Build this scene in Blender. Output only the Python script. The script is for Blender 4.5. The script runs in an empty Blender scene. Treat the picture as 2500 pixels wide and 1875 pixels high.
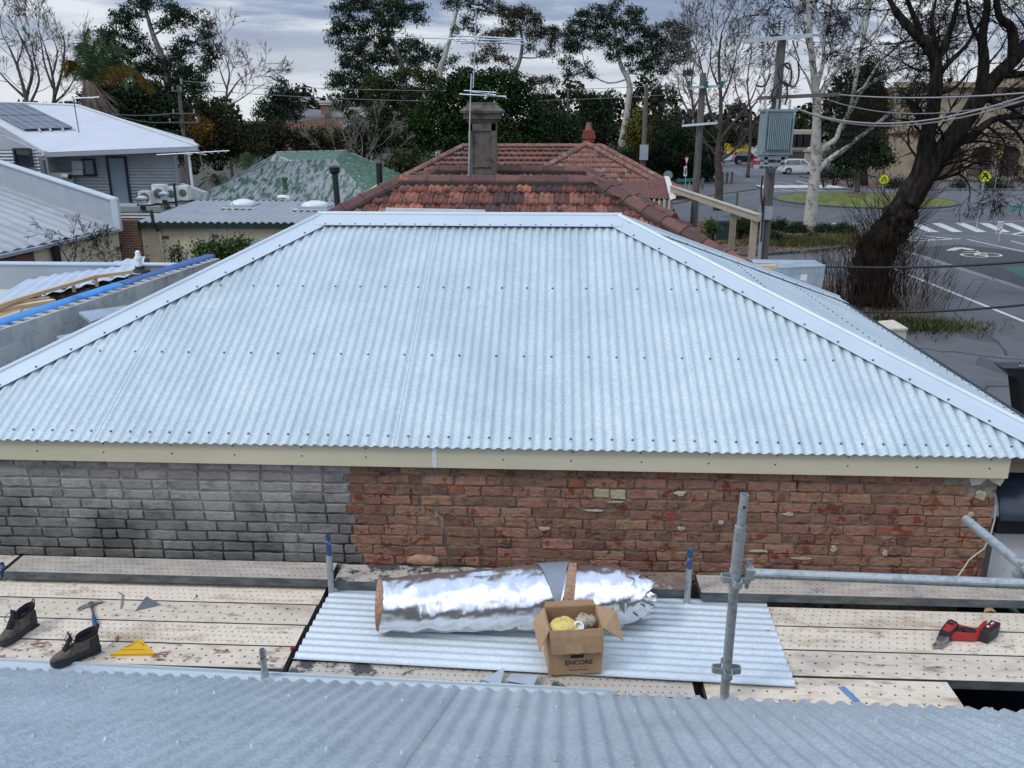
import bpy, math, random
from mathutils import Vector, Matrix, noise
random.seed(7)
R = math.radians
SC = bpy.context.scene
COL = SC.collection
# ---------------------------------------------------------------- camera
FPX, PCX, PCY = 2080.0, 1250.0, 937.5          # focal length and centre in photograph pixels (2500 x 1875)
PITCH, YAW, CAMH = R(17.4), R(2.75), 6.3       # camera 6.3 m above the street, looking slightly left and down
cam_d = bpy.data.cameras.new('camera'); cam = bpy.data.objects.new('camera', cam_d); COL.objects.link(cam)
cam.location = (0, 0, CAMH); cam.rotation_euler = (math.pi/2 - PITCH, 0, YAW)
cam_d.sensor_width = 36.0; cam_d.lens = 36.0 * FPX / 2500.0; cam_d.clip_start = 0.05; cam_d.clip_end = 5000
SC.camera = cam
# ---------------------------------------------------------------- world: bright broken overcast
W = bpy.data.worlds.new('World'); SC.world = W; W.use_nodes = True
def build_world():
    nt = W.node_tree; nt.nodes.clear(); N = nt.nodes.new; L = nt.links.new
    out = N('ShaderNodeOutputWorld'); bg = N('ShaderNodeBackground')
    sky = N('ShaderNodeTexSky'); sky.sky_type = 'NISHITA'; sky.sun_disc = False
    sky.sun_elevation = R(48); sky.sun_rotation = R(238); sky.air_density = 1.0; sky.dust_density = 2.0
    tc = N('ShaderNodeTexCoord'); sep = N('ShaderNodeSeparateXYZ'); L(tc.outputs['Generated'], sep.inputs[0])
    zc = N('ShaderNodeMath'); zc.operation = 'MAXIMUM'; L(sep.outputs['Z'], zc.inputs[0]); zc.inputs[1].default_value = 0.0
    za = N('ShaderNodeMath'); za.operation = 'ADD'; L(zc.outputs[0], za.inputs[0]); za.inputs[1].default_value = 0.10
    dx = N('ShaderNodeMath'); dx.operation = 'DIVIDE'; L(sep.outputs['X'], dx.inputs[0]); L(za.outputs[0], dx.inputs[1])
    dy = N('ShaderNodeMath'); dy.operation = 'DIVIDE'; L(sep.outputs['Y'], dy.inputs[0]); L(za.outputs[0], dy.inputs[1])
    cmb = N('ShaderNodeCombineXYZ'); L(dx.outputs[0], cmb.inputs[0]); L(dy.outputs[0], cmb.inputs[1])
    n1 = N('ShaderNodeTexNoise'); n1.inputs['Scale'].default_value = 0.75; n1.inputs['Detail'].default_value = 7; n1.inputs['Roughness'].default_value = 0.55
    n1.inputs['Distortion'].default_value = 0.35
    L(cmb.outputs[0], n1.inputs['Vector'])
    cr = N('ShaderNodeValToRGB'); L(n1.outputs['Fac'], cr.inputs[0])
    e = cr.color_ramp.elements
    e[0].position = 0.41; e[0].color = (0.235, 0.30, 0.45, 1)
    e[1].position = 0.615; e[1].color = (0.84, 0.89, 0.95, 1)
    m = e.new(0.50); m.color = (0.34, 0.42, 0.585, 1)
    # thinner, brighter cloud towards the horizon all the way round
    hz = N('ShaderNodeMapRange'); L(zc.outputs[0], hz.inputs['Value']); hz.inputs['From Min'].default_value = 0.02; hz.inputs['From Max'].default_value = 0.10
    hz.inputs['To Min'].default_value = 0.95; hz.inputs['To Max'].default_value = 0.0
    n2 = N('ShaderNodeTexNoise'); n2.inputs['Scale'].default_value = 0.32; n2.inputs['Detail'].default_value = 5; L(cmb.outputs[0], n2.inputs['Vector'])
    hm = N('ShaderNodeMath'); hm.operation = 'MULTIPLY'; L(hz.outputs[0], hm.inputs[0])
    h2 = N('ShaderNodeMapRange'); L(n2.outputs['Fac'], h2.inputs['Value']); h2.inputs['From Min'].default_value = 0.2; h2.inputs['From Max'].default_value = 0.45; L(h2.outputs[0], hm.inputs[1])
    mx = N('ShaderNodeMix'); mx.data_type = 'RGBA'; L(hm.outputs[0], mx.inputs['Factor']); L(cr.outputs[0], mx.inputs[6]); mx.inputs[7].default_value = (0.88, 0.92, 0.97, 1)
    # overhead the cloud sheet is lit from above: brighter towards the zenith
    zn = N('ShaderNodeMapRange'); L(zc.outputs[0], zn.inputs['Value']); zn.inputs['From Min'].default_value = 0.15; zn.inputs['From Max'].default_value = 0.9
    zn.inputs['To Min'].default_value = 1.0; zn.inputs['To Max'].default_value = 2.7
    mz = N('ShaderNodeVectorMath'); mz.operation = 'SCALE'; L(mx.outputs[2], mz.inputs[0]); L(zn.outputs[0], mz.inputs['Scale'])
    ss = N('ShaderNodeVectorMath'); ss.operation = 'SCALE'; L(sky.outputs[0], ss.inputs[0]); ss.inputs['Scale'].default_value = 0.08
    fin = N('ShaderNodeMix'); fin.data_type = 'RGBA'; fin.inputs['Factor'].default_value = 0.88; L(ss.outputs[0], fin.inputs[6]); L(mz.outputs[0], fin.inputs[7])
    L(fin.outputs[2], bg.inputs['Color']); bg.inputs['Strength'].default_value = 1.0; L(bg.outputs[0], out.inputs[0])
build_world()
# ---------------------------------------------------------------- sun behind cloud
sun_d = bpy.data.lights.new('sun', 'SUN'); sun = bpy.data.objects.new('sun', sun_d); COL.objects.link(sun)
sun_d.energy = 1.3; sun_d.angle = R(12); sun_d.color = (1.0, 0.97, 0.93)
sun.rotation_euler = (R(44), 0, R(-58)); sun.location = (0, 0, 60)
SC.view_settings.view_transform = 'Standard'; SC.view_settings.look = 'None'; SC.view_settings.exposure = 0.0; SC.view_settings.gamma = 1.0
SC.cycles.max_bounces = 6; SC.cycles.diffuse_bounces = 3; SC.cycles.glossy_bounces = 3; SC.cycles.transmission_bounces = 3; SC.cycles.transparent_max_bounces = 4
SC.cycles.use_denoising = True
# ---------------------------------------------------------------- pixel -> place
_f = Vector((-math.sin(YAW)*math.cos(PITCH), math.cos(YAW)*math.cos(PITCH), -math.sin(PITCH)))
_r = Vector((math.cos(YAW), math.sin(YAW), 0)); _u = _r.cross(_f)
CAM = Vector((0, 0, CAMH))
def ray(px, py): return _f + _r*((px-PCX)/FPX) - _u*((py-PCY)/FPX)
def gz(px, py, z=0.0): d = ray(px, py); return CAM + d*((z-CAMH)/d.z)          # on a level surface
def gy(px, py, Y): d = ray(px, py); return CAM + d*(Y/d.y)                      # on a plane across the view
def gx(px, py, X): d = ray(px, py); return CAM + d*(X/d.x)
def on_plane(px, py, p0, n): d = ray(px, py); n = Vector(n); return CAM + d*((Vector(p0)-CAM).dot(n)/d.dot(n))
# ---------------------------------------------------------------- mesh helpers
def tag(o, label=None, cat=None, group=None, kind=None):
    if label: o['label'] = label
    if cat: o['category'] = cat
    if group: o['group'] = group
    if kind: o['kind'] = kind
    return o
WORLD = {}
def wloc(o):
    p = Vector((0, 0, 0))
    while o is not None:
        p = p + o.location; o = o.parent
    return p
def thing(name, loc, label, cat, group=None):
    o = bpy.data.objects.new(name, None); o.empty_display_size = 0.2; COL.objects.link(o); o.location = loc
    return tag(o, label, cat, group)
class MB:
    def __init__(s): s.v = []; s.f = []; s.mi = []; s.cur = 0
    def add(s, vs, fs):
        b = len(s.v); s.v.extend([tuple(p) for p in vs]); s.f.extend([tuple(i+b for i in q) for q in fs]); s.mi.extend([s.cur]*len(fs)); return s
    def quad(s, *ps): return s.add(ps, [tuple(range(len(ps)))])
    def box(s, c, d, rz=0.0, M=None):
        c = Vector(c); x, y, z = d[0]/2, d[1]/2, d[2]/2
        vs = [Vector((a*x, b*y, e*z)) for e in (-1, 1) for b in (-1, 1) for a in (-1, 1)]
        rot = M if M is not None else (Matrix.Rotation(rz, 3, 'Z') if rz else None)
        if rot is not None: vs = [rot @ p for p in vs]
        return s.add([c+p for p in vs], [(0,2,3,1),(4,5,7,6),(0,1,5,4),(2,6,7,3),(0,4,6,2),(1,3,7,5)])
    def beam(s, a, b, w, h, up=(0,0,1)):
        a, b = Vector(a), Vector(b); d = (b-a); l = d.length; d.normalize(); up = Vector(up)
        sd = d.cross(up)
        if sd.length < 1e-4: sd = d.cross(Vector((1,0,0)))
        sd.normalize(); u = sd.cross(d)
        M = Matrix((d, -sd, u)).transposed()
        return s.box((a+b)/2, (l, w, h), M=M)
    def tube(s, pts, r, n=8, caps=True):
        pts = [Vector(p) for p in pts]; m = len(pts)
        rs = r if isinstance(r, (list, tuple)) else [r]*m
        b = len(s.v); ref = None; vs = []
        for i, p in enumerate(pts):
            t = (pts[min(i+1, m-1)] - pts[max(i-1, 0)])
            if t.length < 1e-9: t = Vector((0,0,1))
            t.normalize()
            if ref is None:
                ref = t.cross(Vector((0,0,1)))
                if ref.length < 0.05: ref = t.cross(Vector((0,1,0)))
            ref = ref - t*ref.dot(t)
            if ref.length < 1e-6: ref = t.cross(Vector((1,0,0)))
            ref.normalize(); q = t.cross(ref)
            for k in range(n):
                a = 2*math.pi*k/n; vs.append(p + ref*(math.cos(a)*rs[i]) + q*(math.sin(a)*rs[i]))
        fs = [(i*n+k, i*n+(k+1) % n, (i+1)*n+(k+1) % n, (i+1)*n+k) for i in range(m-1) for k in range(n)]
        if caps: fs += [tuple(range(n))[::-1], tuple((m-1)*n+k for k in range(n))]
        return s.add(vs, fs)
    def cyl(s, a, b, r, n=12, r2=None): return s.tube([a, b], [r, r if r2 is None else r2], n)
    def pipe(s, a, b, r, ri, n=14):          # open-ended pipe with a wall
        a, b = Vector(a), Vector(b); d = (b-a).normalized(); x = d.cross(Vector((0,0,1)))
        if x.length < .05: x = d.cross(Vector((0,1,0)))
        x.normalize(); y = d.cross(x); vs = []
        for p, rr in ((a, r), (b, r), (b, ri), (b-d*0.12, ri)):
            for k in range(n):
                t = 2*math.pi*k/n; vs.append(p + x*math.cos(t)*rr + y*math.sin(t)*rr)
        fs = [(j*n+k, j*n+(k+1) % n, (j+1)*n+(k+1) % n, (j+1)*n+k) for j in range(3) for k in range(n)]
        fs.append(tuple(3*n+k for k in range(n)))
        return s.add(vs, fs)
    def extrude(s, poly, vec):
        poly = [Vector(p) for p in poly]; vec = Vector(vec); n = len(poly)
        vs = poly + [p+vec for p in poly]
        return s.add(vs, [tuple(range(n))[::-1], tuple(range(n, 2*n))] + [(k, (k+1) % n, n+(k+1) % n, n+k) for k in range(n)])
    def sweep(s, prof, path, up=(0,0,1), close=False):   # prof: (side, up) pairs along a straight path a->b
        a, b = Vector(path[0]), Vector(path[1]); d = (b-a).normalized(); up = Vector(up); sd = d.cross(up).normalized(); u = sd.cross(d)
        n = len(prof); vs = [a+sd*p+u*q for p, q in prof] + [b+sd*p+u*q for p, q in prof]
        return s.add(vs, [(k, (k+1) % n, n+(k+1) % n, n+k) for k in range(n if close else n-1)])
    def lathe(s, c, prof, n=16, axis=None):
        c = Vector(c); vs = []; X, Y, Z = Vector((1,0,0)), Vector((0,1,0)), Vector((0,0,1))
        if axis is not None:
            Z = Vector(axis).normalized(); X = Z.orthogonal().normalized(); Y = Z.cross(X)
        for r, h in prof:
            for k in range(n):
                a = 2*math.pi*k/n; vs.append(c + X*math.cos(a)*r + Y*math.sin(a)*r + Z*h)
        m = len(prof)
        fs = [(i*n+k, i*n+(k+1) % n, (i+1)*n+(k+1) % n, (i+1)*n+k) for i in range(m-1) for k in range(n)]
        fs += [tuple(range(n))[::-1], tuple((m-1)*n+k for k in range(n))]
        return s.add(vs, fs)
    def blob(s, c, r, nz=6, na=10, jit=0.0, seed=0):
        rnd = random.Random(seed); c = Vector(c); vs = []
        for i in range(nz+1):
            t = math.pi*i/nz
            for k in range(na):
                a = 2*math.pi*k/na; j = 1+jit*(rnd.random()-.5)*2
                vs.append(c + Vector((r[0]*math.sin(t)*math.cos(a)*j, r[1]*math.sin(t)*math.sin(a)*j, r[2]*math.cos(t)*j)))
        return s.add(vs, [(i*na+k, i*na+(k+1) % na, (i+1)*na+(k+1) % na, (i+1)*na+k)[::-1] for i in range(nz) for k in range(na)])
    def build(s, name, mats, parent=None, smooth=False, origin=None):
        me = bpy.data.meshes.new(name)
        if parent is not None: o0 = wloc(parent)
        elif origin is not None: o0 = Vector(origin)
        else:
            xs = [p[0] for p in s.v]; ys = [p[1] for p in s.v]; zs = [p[2] for p in s.v]
            o0 = Vector(((min(xs)+max(xs))/2, (min(ys)+max(ys))/2, min(zs)))
        ox, oy, oz = o0
        me.from_pydata([(p[0]-ox, p[1]-oy, p[2]-oz) for p in s.v], [], s.f)
        if not isinstance(mats, (list, tuple)): mats = [mats]
        for m in mats: me.materials.append(MAT[m] if isinstance(m, str) else m)
        if len(mats) > 1: me.polygons.foreach_set('material_index', s.mi)
        if smooth: me.polygons.foreach_set('use_smooth', [True]*len(me.polygons))
        me.update()
        o = bpy.data.objects.new(name, me); COL.objects.link(o)
        if parent is not None: o.parent = parent
        else: o.location = o0
        return o
def piece(name, me, parent, loc, rot=(0,0,0), scale=(1,1,1)):
    o = bpy.data.objects.new(name, me); COL.objects.link(o)
    if parent is not None: o.parent = parent; o.location = Vector(loc) - wloc(parent)
    else: o.location = loc
    o.rotation_euler = rot; o.scale = scale
    return o
def lerp(a, b, t): return Vector(a)*(1-t) + Vector(b)*t
# ---------------------------------------------------------------- materials
MAT = {}
def mat(name, cols, scale=6.0, rough=0.7, metal=0.0, bump=0.0, bscale=None, detail=5, ramp=(0.35, 0.65), per_obj=0.0, hue_obj=0.0, spots=None, vor=None,
        stretch=None, coat=0.0, spec=0.5, emit=None, local=False, rough_var=0.0, spots2=None, grime=None):
    m = bpy.data.materials.new(name); m.use_nodes = True; nt = m.node_tree; N = nt.nodes.new; L = nt.links.new
    b = nt.nodes['Principled BSDF']; b.inputs['Roughness'].default_value = rough; b.inputs['Metallic'].default_value = metal
    b.inputs['Specular IOR Level'].default_value = spec; b.inputs['Coat Weight'].default_value = coat
    g = N('ShaderNodeNewGeometry') if not local else N('ShaderNodeTexCoord')
    vec = g.outputs['Position'] if not local else g.outputs['Object']
    if stretch:
        mp = N('ShaderNodeMapping'); mp.inputs['Scale'].default_value = stretch; L(vec, mp.inputs['Vector']); vec = mp.outputs[0]
    n = N('ShaderNodeTexNoise'); n.inputs['Scale'].default_value = scale; n.inputs['Detail'].default_value = detail; n.inputs['Roughness'].default_value = 0.6
    L(vec, n.inputs['Vector'])
    cr = N('ShaderNodeValToRGB'); L(n.outputs['Fac'], cr.inputs[0]); e = cr.color_ramp.elements
    if len(cols) == 1: cols = [cols[0], cols[0]]
    k = len(cols)
    for i, c in enumerate(cols):
        p = ramp[0] + (ramp[1]-ramp[0])*i/(k-1)
        if i == 0: el = e[0]; el.position = p
        elif i == k-1: el = e[-1]; el.position = p
        else: el = e.new(p)
        el.color = (*c, 1)
    col = cr.outputs[0]
    if vor:                                   # (scale, amount) crystal spangle
        v = N('ShaderNodeTexVoronoi'); v.inputs['Scale'].default_value = vor[0]; L(g.outputs['Position'] if not local else g.outputs['Object'], v.inputs['Vector'])
        sp = N('ShaderNodeSeparateColor'); L(v.outputs['Color'], sp.inputs[0])
        mr = N('ShaderNodeMapRange'); L(sp.outputs[0], mr.inputs['Value']); mr.inputs['To Min'].default_value = 1-vor[1]; mr.inputs['To Max'].default_value = 1+vor[1]
        vm = N('ShaderNodeVectorMath'); vm.operation = 'SCALE'; L(col, vm.inputs[0]); L(mr.outputs[0], vm.inputs['Scale']); col = vm.outputs[0]
    for spt in (spots, spots2):               # (colour, scale, threshold, softness)
        if spt:
            n2 = N('ShaderNodeTexNoise'); n2.inputs['Scale'].default_value = spt[1]; n2.inputs['Detail'].default_value = 6; n2.inputs['Roughness'].default_value = 0.65
            L(vec, n2.inputs['Vector'])
            if spt is spots2:
                ad = N('ShaderNodeVectorMath'); ad.operation = 'ADD'; L(vec, ad.inputs[0]); ad.inputs[1].default_value = (31.7, 11.3, 7.9); L(ad.outputs[0], n2.inputs['Vector'])
            mr = N('ShaderNodeMapRange'); L(n2.outputs['Fac'], mr.inputs['Value']); mr.inputs['From Min'].default_value = spt[2]; mr.inputs['From Max'].default_value = spt[2]+spt[3]
            mx = N('ShaderNodeMix'); mx.data_type = 'RGBA'; L(mr.outputs[0], mx.inputs['Factor']); L(col, mx.inputs[6]); mx.inputs[7].default_value = (*spt[0], 1); col = mx.outputs[2]
    if grime:                                 # (z where it is thickest, z where it ends, colour, amount): dirt splashed up from below, broken by noise
        gp = N('ShaderNodeNewGeometry'); sx = N('ShaderNodeSeparateXYZ'); L(gp.outputs['Position'], sx.inputs[0])
        ng = N('ShaderNodeTexNoise'); ng.inputs['Scale'].default_value = 2.6; ng.inputs['Detail'].default_value = 7; L(gp.outputs['Position'], ng.inputs['Vector'])
        mm = N('ShaderNodeMath'); mm.operation = 'MULTIPLY_ADD'; L(ng.outputs['Fac'], mm.inputs[0]); mm.inputs[1].default_value = 1.5; L(sx.outputs[2], mm.inputs[2])
        mr = N('ShaderNodeMapRange'); L(mm.outputs[0], mr.inputs['Value']); mr.inputs['From Min'].default_value = grime[0]+.75; mr.inputs['From Max'].default_value = grime[1]+.75; mr.inputs['To Min'].default_value = grime[3]; mr.inputs['To Max'].default_value = 0
        mx = N('ShaderNodeMix'); mx.data_type = 'RGBA'; L(mr.outputs[0], mx.inputs['Factor']); L(col, mx.inputs[6]); mx.inputs[7].default_value = (*grime[2], 1); col = mx.outputs[2]
    if per_obj or hue_obj:
        oi = N('ShaderNodeObjectInfo'); hs = N('ShaderNodeHueSaturation'); L(col, hs.inputs['Color'])
        mr = N('ShaderNodeMapRange'); L(oi.outputs['Random'], mr.inputs['Value']); mr.inputs['To Min'].default_value = 1-per_obj; mr.inputs['To Max'].default_value = 1+per_obj
        L(mr.outputs[0], hs.inputs['Value'])
        if hue_obj:
            w = N('ShaderNodeMath'); w.operation = 'MULTIPLY'; L(oi.outputs['Random'], w.inputs[0]); w.inputs[1].default_value = 7.13
            fr = N('ShaderNodeMath'); fr.operation = 'FRACT'; L(w.outputs[0], fr.inputs[0])
            m2 = N('ShaderNodeMapRange'); L(fr.outputs[0], m2.inputs['Value']); m2.inputs['To Min'].default_value = 0.5-hue_obj; m2.inputs['To Max'].default_value = 0.5+hue_obj
            L(m2.outputs[0], hs.inputs['Hue'])
        col = hs.outputs[0]
    L(col, b.inputs['Base Color'])
    if rough_var:
        mr = N('ShaderNodeMapRange'); L(n.outputs['Fac'], mr.inputs['Value']); mr.inputs['From Min'].default_value = .3; mr.inputs['From Max'].default_value = .7
        mr.inputs['To Min'].default_value = max(0, rough-rough_var); mr.inputs['To Max'].default_value = min(1, rough+rough_var); L(mr.outputs[0], b.inputs['Roughness'])
    if bump:
        nb = N('ShaderNodeTexNoise'); nb.inputs['Scale'].default_value = bscale or scale*3; nb.inputs['Detail'].default_value = 4; L(vec, nb.inputs['Vector'])
        bp = N('ShaderNodeBump'); bp.inputs['Strength'].default_value = bump; bp.inputs['Distance'].default_value = 0.02; L(nb.outputs['Fac'], bp.inputs['Height']); L(bp.outputs[0], b.inputs['Normal'])
    if emit: b.inputs['Emission Color'].default_value = (*emit[0], 1); b.inputs['Emission Strength'].default_value = emit[1]
    MAT[name] = m
    return m
mat('galv_roof', [(.475,.55,.565),(.54,.615,.625)], 2.0, .42, .35, vor=(95, .13), per_obj=.045, spots=((.45,.525,.54), 1.4, .52, .25), rough_var=.06)
mat('galv_old', [(.43,.49,.515),(.53,.59,.615)], 3.0, .40, .45, vor=(120, .17), bump=.05, bscale=60)
mat('galv_sheet', [(.56,.62,.645),(.63,.69,.71)], 2.0, .40, .3, vor=(95,.08))
mat('galv_cap', [(.50,.575,.61),(.555,.62,.655)], 1.5, .50, .30)
mat('galv_plain', [(.40,.46,.50),(.56,.62,.66)], 5, .42, .5, vor=(60, .10))
mat('galv_box', [(.33,.40,.45),(.45,.52,.57)], 4, .38, .5, vor=(45, .08))
mat('galv_pipe', [(.22,.25,.26),(.42,.46,.47),(.30,.33,.34)], 14, .5, .5, ramp=(.3,.7), spots=((.16,.13,.10), 9, .66, .06))
mat('plank_edge', [(.07,.085,.09),(.16,.18,.185)], 6, .6, .4, stretch=(1,1,3), spots=((.30,.31,.30), 14, .68, .05))
mat('screw_head', [(.16,.19,.21)], 5, .45, .7)
mat('fascia', [(.54,.495,.355),(.60,.55,.40)], 3, .55, bump=.04, bscale=30, stretch=(.3,1,1))
mat('fascia_join', [(.62,.62,.62),(.70,.70,.70)], 12, .6)
mat('red_brick', [(.145,.071,.045),(.235,.122,.078),(.19,.098,.063)], 9, .85, bump=.5, bscale=45, per_obj=.30, hue_obj=.010,
    spots=((.150,.034,.016), 9.5, .585, .02), spots2=((.060,.034,.025), 7.5, .62, .06))
mat('raw_brick', [(.19,.055,.025),(.27,.095,.050)], 12, .9, bump=.5, bscale=45, per_obj=.22, hue_obj=.01, spots=((.16,.08,.06), 12, .56, .03))
mat('yellow_brick', [(.34,.28,.15),(.42,.37,.23)], 12, .9, bump=.4, bscale=45)
mat('old_mortar', [(.11,.095,.078),(.21,.185,.15),(.30,.27,.21)], 7, .95, bump=.6, bscale=40, spots=((.04,.034,.030), 5, .58, .08))
mat('mortar_smear', [(.34,.29,.19),(.44,.40,.30)], 14, .95, bump=.5, bscale=40)
mat('concrete_brick', [(.175,.165,.153),(.275,.263,.245),(.22,.21,.195)], 8, .92, bump=.4, bscale=60, per_obj=.22, spots=((.13,.126,.12), 4.5, .60, .12), grime=(2.80,3.55,(.045,.044,.043),.80))
mat('concrete_mortar', [(.22,.213,.198),(.31,.30,.28)], 4, .95, bump=.4, bscale=50, spots=((.09,.09,.09), 2.5, .56, .12), grime=(3.0,3.62,(.018,.018,.018),1.0))
mat('render_cream', [(.50,.46,.36),(.58,.54,.44)], 8, .9, bump=.3, bscale=40)
mat('plank_ply', [(.50,.42,.31),(.73,.635,.505),(.65,.57,.455)], 16, .8, bump=.2, bscale=60, per_obj=.09, stretch=(.35,1,1), detail=9, ramp=(.32,.62), spots=((.40,.315,.225), 4.5, .52, .16), spots2=((.25,.225,.195), 11, .60, .10))
mat('plank_worn', [(.52,.435,.33),(.70,.605,.485)], 14, .8, bump=.2, bscale=60, stretch=(.45,1,1), detail=8, spots=((.20,.11,.075), 9, .54, .07), spots2=((.62,.55,.45), 18, .55, .05))
mat('plank_dirty', [(.17,.12,.095),(.25,.19,.155)], 9, .85, bump=.2, bscale=60, spots=((.40,.34,.28), 5, .64, .06))
mat('plank_grey', [(.38,.34,.285),(.56,.505,.43)], 14, .85, bump=.2, bscale=60, stretch=(.4,1,1), detail=9, spots=((.27,.25,.225), 7, .52, .14), spots2=((.16,.15,.14), 12, .64, .06))
mat('plank_black', [(.44,.39,.32),(.50,.46,.39)], 9, .85, bump=.2, bscale=60, spots=((.07,.07,.075), 4, .52, .06))
mat('blue_paint', [(.02,.06,.17),(.03,.09,.22)], 20, .5, spots=((.24,.27,.29), 14, .52, .06))
mat('foil', [(.80,.81,.83),(.90,.90,.91)], 4, .27, .95)
mat('wool_tan', [(.36,.20,.125),(.48,.29,.19)], 30, .95, bump=.9, bscale=90)
mat('wool_yellow', [(.62,.48,.12),(.72,.58,.20)], 18, .95, bump=.6, bscale=60)
mat('rag', [(.36,.31,.23),(.50,.44,.33)], 18, .95, bump=.6, bscale=50)
mat('grey_sheet', [(.20,.225,.27),(.24,.265,.31)], 3, .5)
mat('grey_offcut', [(.16,.18,.19),(.20,.22,.235)], 5, .45, .3)
mat('light_offcut', [(.38,.44,.47),(.48,.54,.58)], 5, .4, .4)
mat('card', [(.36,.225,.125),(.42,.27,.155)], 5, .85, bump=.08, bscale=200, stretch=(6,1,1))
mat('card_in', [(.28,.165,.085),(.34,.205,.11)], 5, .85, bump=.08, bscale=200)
mat('ink', [(.012,.011,.010)], 5, .7)
mat('white_plastic', [(.72,.72,.70),(.78,.78,.76)], 6, .45)
mat('boot_leather', [(.075,.064,.046),(.15,.130,.096)], 14, .85, bump=.4, bscale=60, spots=((.20,.18,.14), 20, .62, .08))
mat('boot_rubber', [(.018,.020,.024),(.035,.038,.043)], 14, .7, bump=.2, bscale=50, spots=((.09,.09,.09), 18, .66, .08))
mat('boot_black', [(.008,.008,.010),(.016,.016,.018)], 14, .85, bump=.3, bscale=50)
mat('steel', [(.24,.24,.25),(.38,.38,.39)], 20, .35, .85)
mat('steel_light', [(.55,.56,.58)], 20, .35, .7)
mat('blue_grip', [(.016,.075,.20),(.024,.10,.26)], 16, .55)
mat('yellow_plastic', [(.66,.36,.008),(.72,.42,.015)], 10, .5)
mat('tool_red', [(.36,.022,.022),(.44,.032,.03)], 12, .45)
mat('tool_black', [(.012,.013,.016),(.022,.023,.027)], 18, .55)
mat('timber', [(.52,.37,.21),(.64,.48,.30)], 6, .75, bump=.1, bscale=40, stretch=(1,.15,1))
mat('timber_old', [(.20,.15,.11),(.30,.24,.18)], 6, .85, bump=.2, bscale=40, stretch=(.15,1,1))
mat('wood_handle', [(.30,.16,.08)], 6, .6)
mat('blue_film', [(.025,.22,.56),(.035,.28,.64)], 3, .38, spots=((.015,.10,.34), 1.2, .52, .12))
mat('blue_film_dark', [(.015,.075,.26),(.022,.11,.34)], 3, .38)
mat('block', [(.31,.315,.30),(.42,.425,.405),(.36,.365,.35)], 5, .95, bump=.4, bscale=60, per_obj=.14, spots=((.26,.26,.25), 3, .58, .12))
mat('block_mortar', [(.50,.49,.455),(.60,.59,.55)], 9, .95, bump=.3, bscale=40)
mat('debris', [(.03,.022,.018),(.10,.07,.055)], 14, .95, bump=.8, bscale=30, spots=((.40,.38,.35), 10, .64, .04))
mat('roof_light', [(.52,.60,.68),(.58,.66,.74)], 1.0, .42, .3)
mat('rubber', [(.012,.013,.014)], 5, .6)
mat('leaf_dead', [(.30,.18,.07),(.36,.23,.10)], 20, .8)
mat('red_rag', [(.30,.03,.03)], 10, .8)
mat('blue_tape', [(.10,.21,.42),(.14,.27,.50)], 20, .7)
mat('navy', [(.022,.034,.058),(.045,.062,.095)], 3, .55, stretch=(1,8,8))
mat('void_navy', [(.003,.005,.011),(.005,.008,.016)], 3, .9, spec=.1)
mat('black_metal', [(.008,.010,.014),(.016,.018,.022)], 5, .4, .2)
mat('wall_white', [(.54,.54,.53),(.62,.62,.61)], 4, .8, bump=.1, spots=((.42,.41,.39), 6, .62, .1))
mat('ply_end', [(.40,.30,.16),(.48,.38,.24)], 10, .85)
mat('cable_white', [(.45,.42,.34)], 10, .7)

def crumple(m, levels):
    """sharp flat facets, as in creased foil: each Voronoi cell tilts its own way"""
    nt = m.node_tree; N = nt.nodes.new; L = nt.links.new; b = nt.nodes['Principled BSDF']; g = N('ShaderNodeNewGeometry'); acc = g.outputs['Normal']
    nz = N('ShaderNodeTexNoise'); nz.inputs['Scale'].default_value = 5; L(g.outputs['Position'], nz.inputs['Vector'])
    wp = N('ShaderNodeVectorMath'); wp.operation = 'MULTIPLY_ADD'; L(nz.outputs['Color'], wp.inputs[0]); wp.inputs[1].default_value = (.14,.14,.14); L(g.outputs['Position'], wp.inputs[2])
    for sc, amt, st in levels:
        mp = N('ShaderNodeMapping'); mp.inputs['Scale'].default_value = st; L(wp.outputs[0], mp.inputs['Vector'])
        v = N('ShaderNodeTexVoronoi'); v.inputs['Scale'].default_value = sc; L(mp.outputs[0], v.inputs['Vector'])
        sb = N('ShaderNodeVectorMath'); sb.operation = 'SUBTRACT'; L(v.outputs['Color'], sb.inputs[0]); sb.inputs[1].default_value = (.5,.5,.5)
        ma = N('ShaderNodeVectorMath'); ma.operation = 'MULTIPLY_ADD'; L(sb.outputs[0], ma.inputs[0]); ma.inputs[1].default_value = (amt,amt,amt); L(acc, ma.inputs[2]); acc = ma.outputs[0]
    nr = N('ShaderNodeVectorMath'); nr.operation = 'NORMALIZE'; L(acc, nr.inputs[0]); L(nr.outputs[0], b.inputs['Normal'])
crumple(MAT['foil'], ((6,.16,(1.6,.7,.7)),(15,.14,(1.7,.7,.7)),(40,.05,(1,1,1))))
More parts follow.
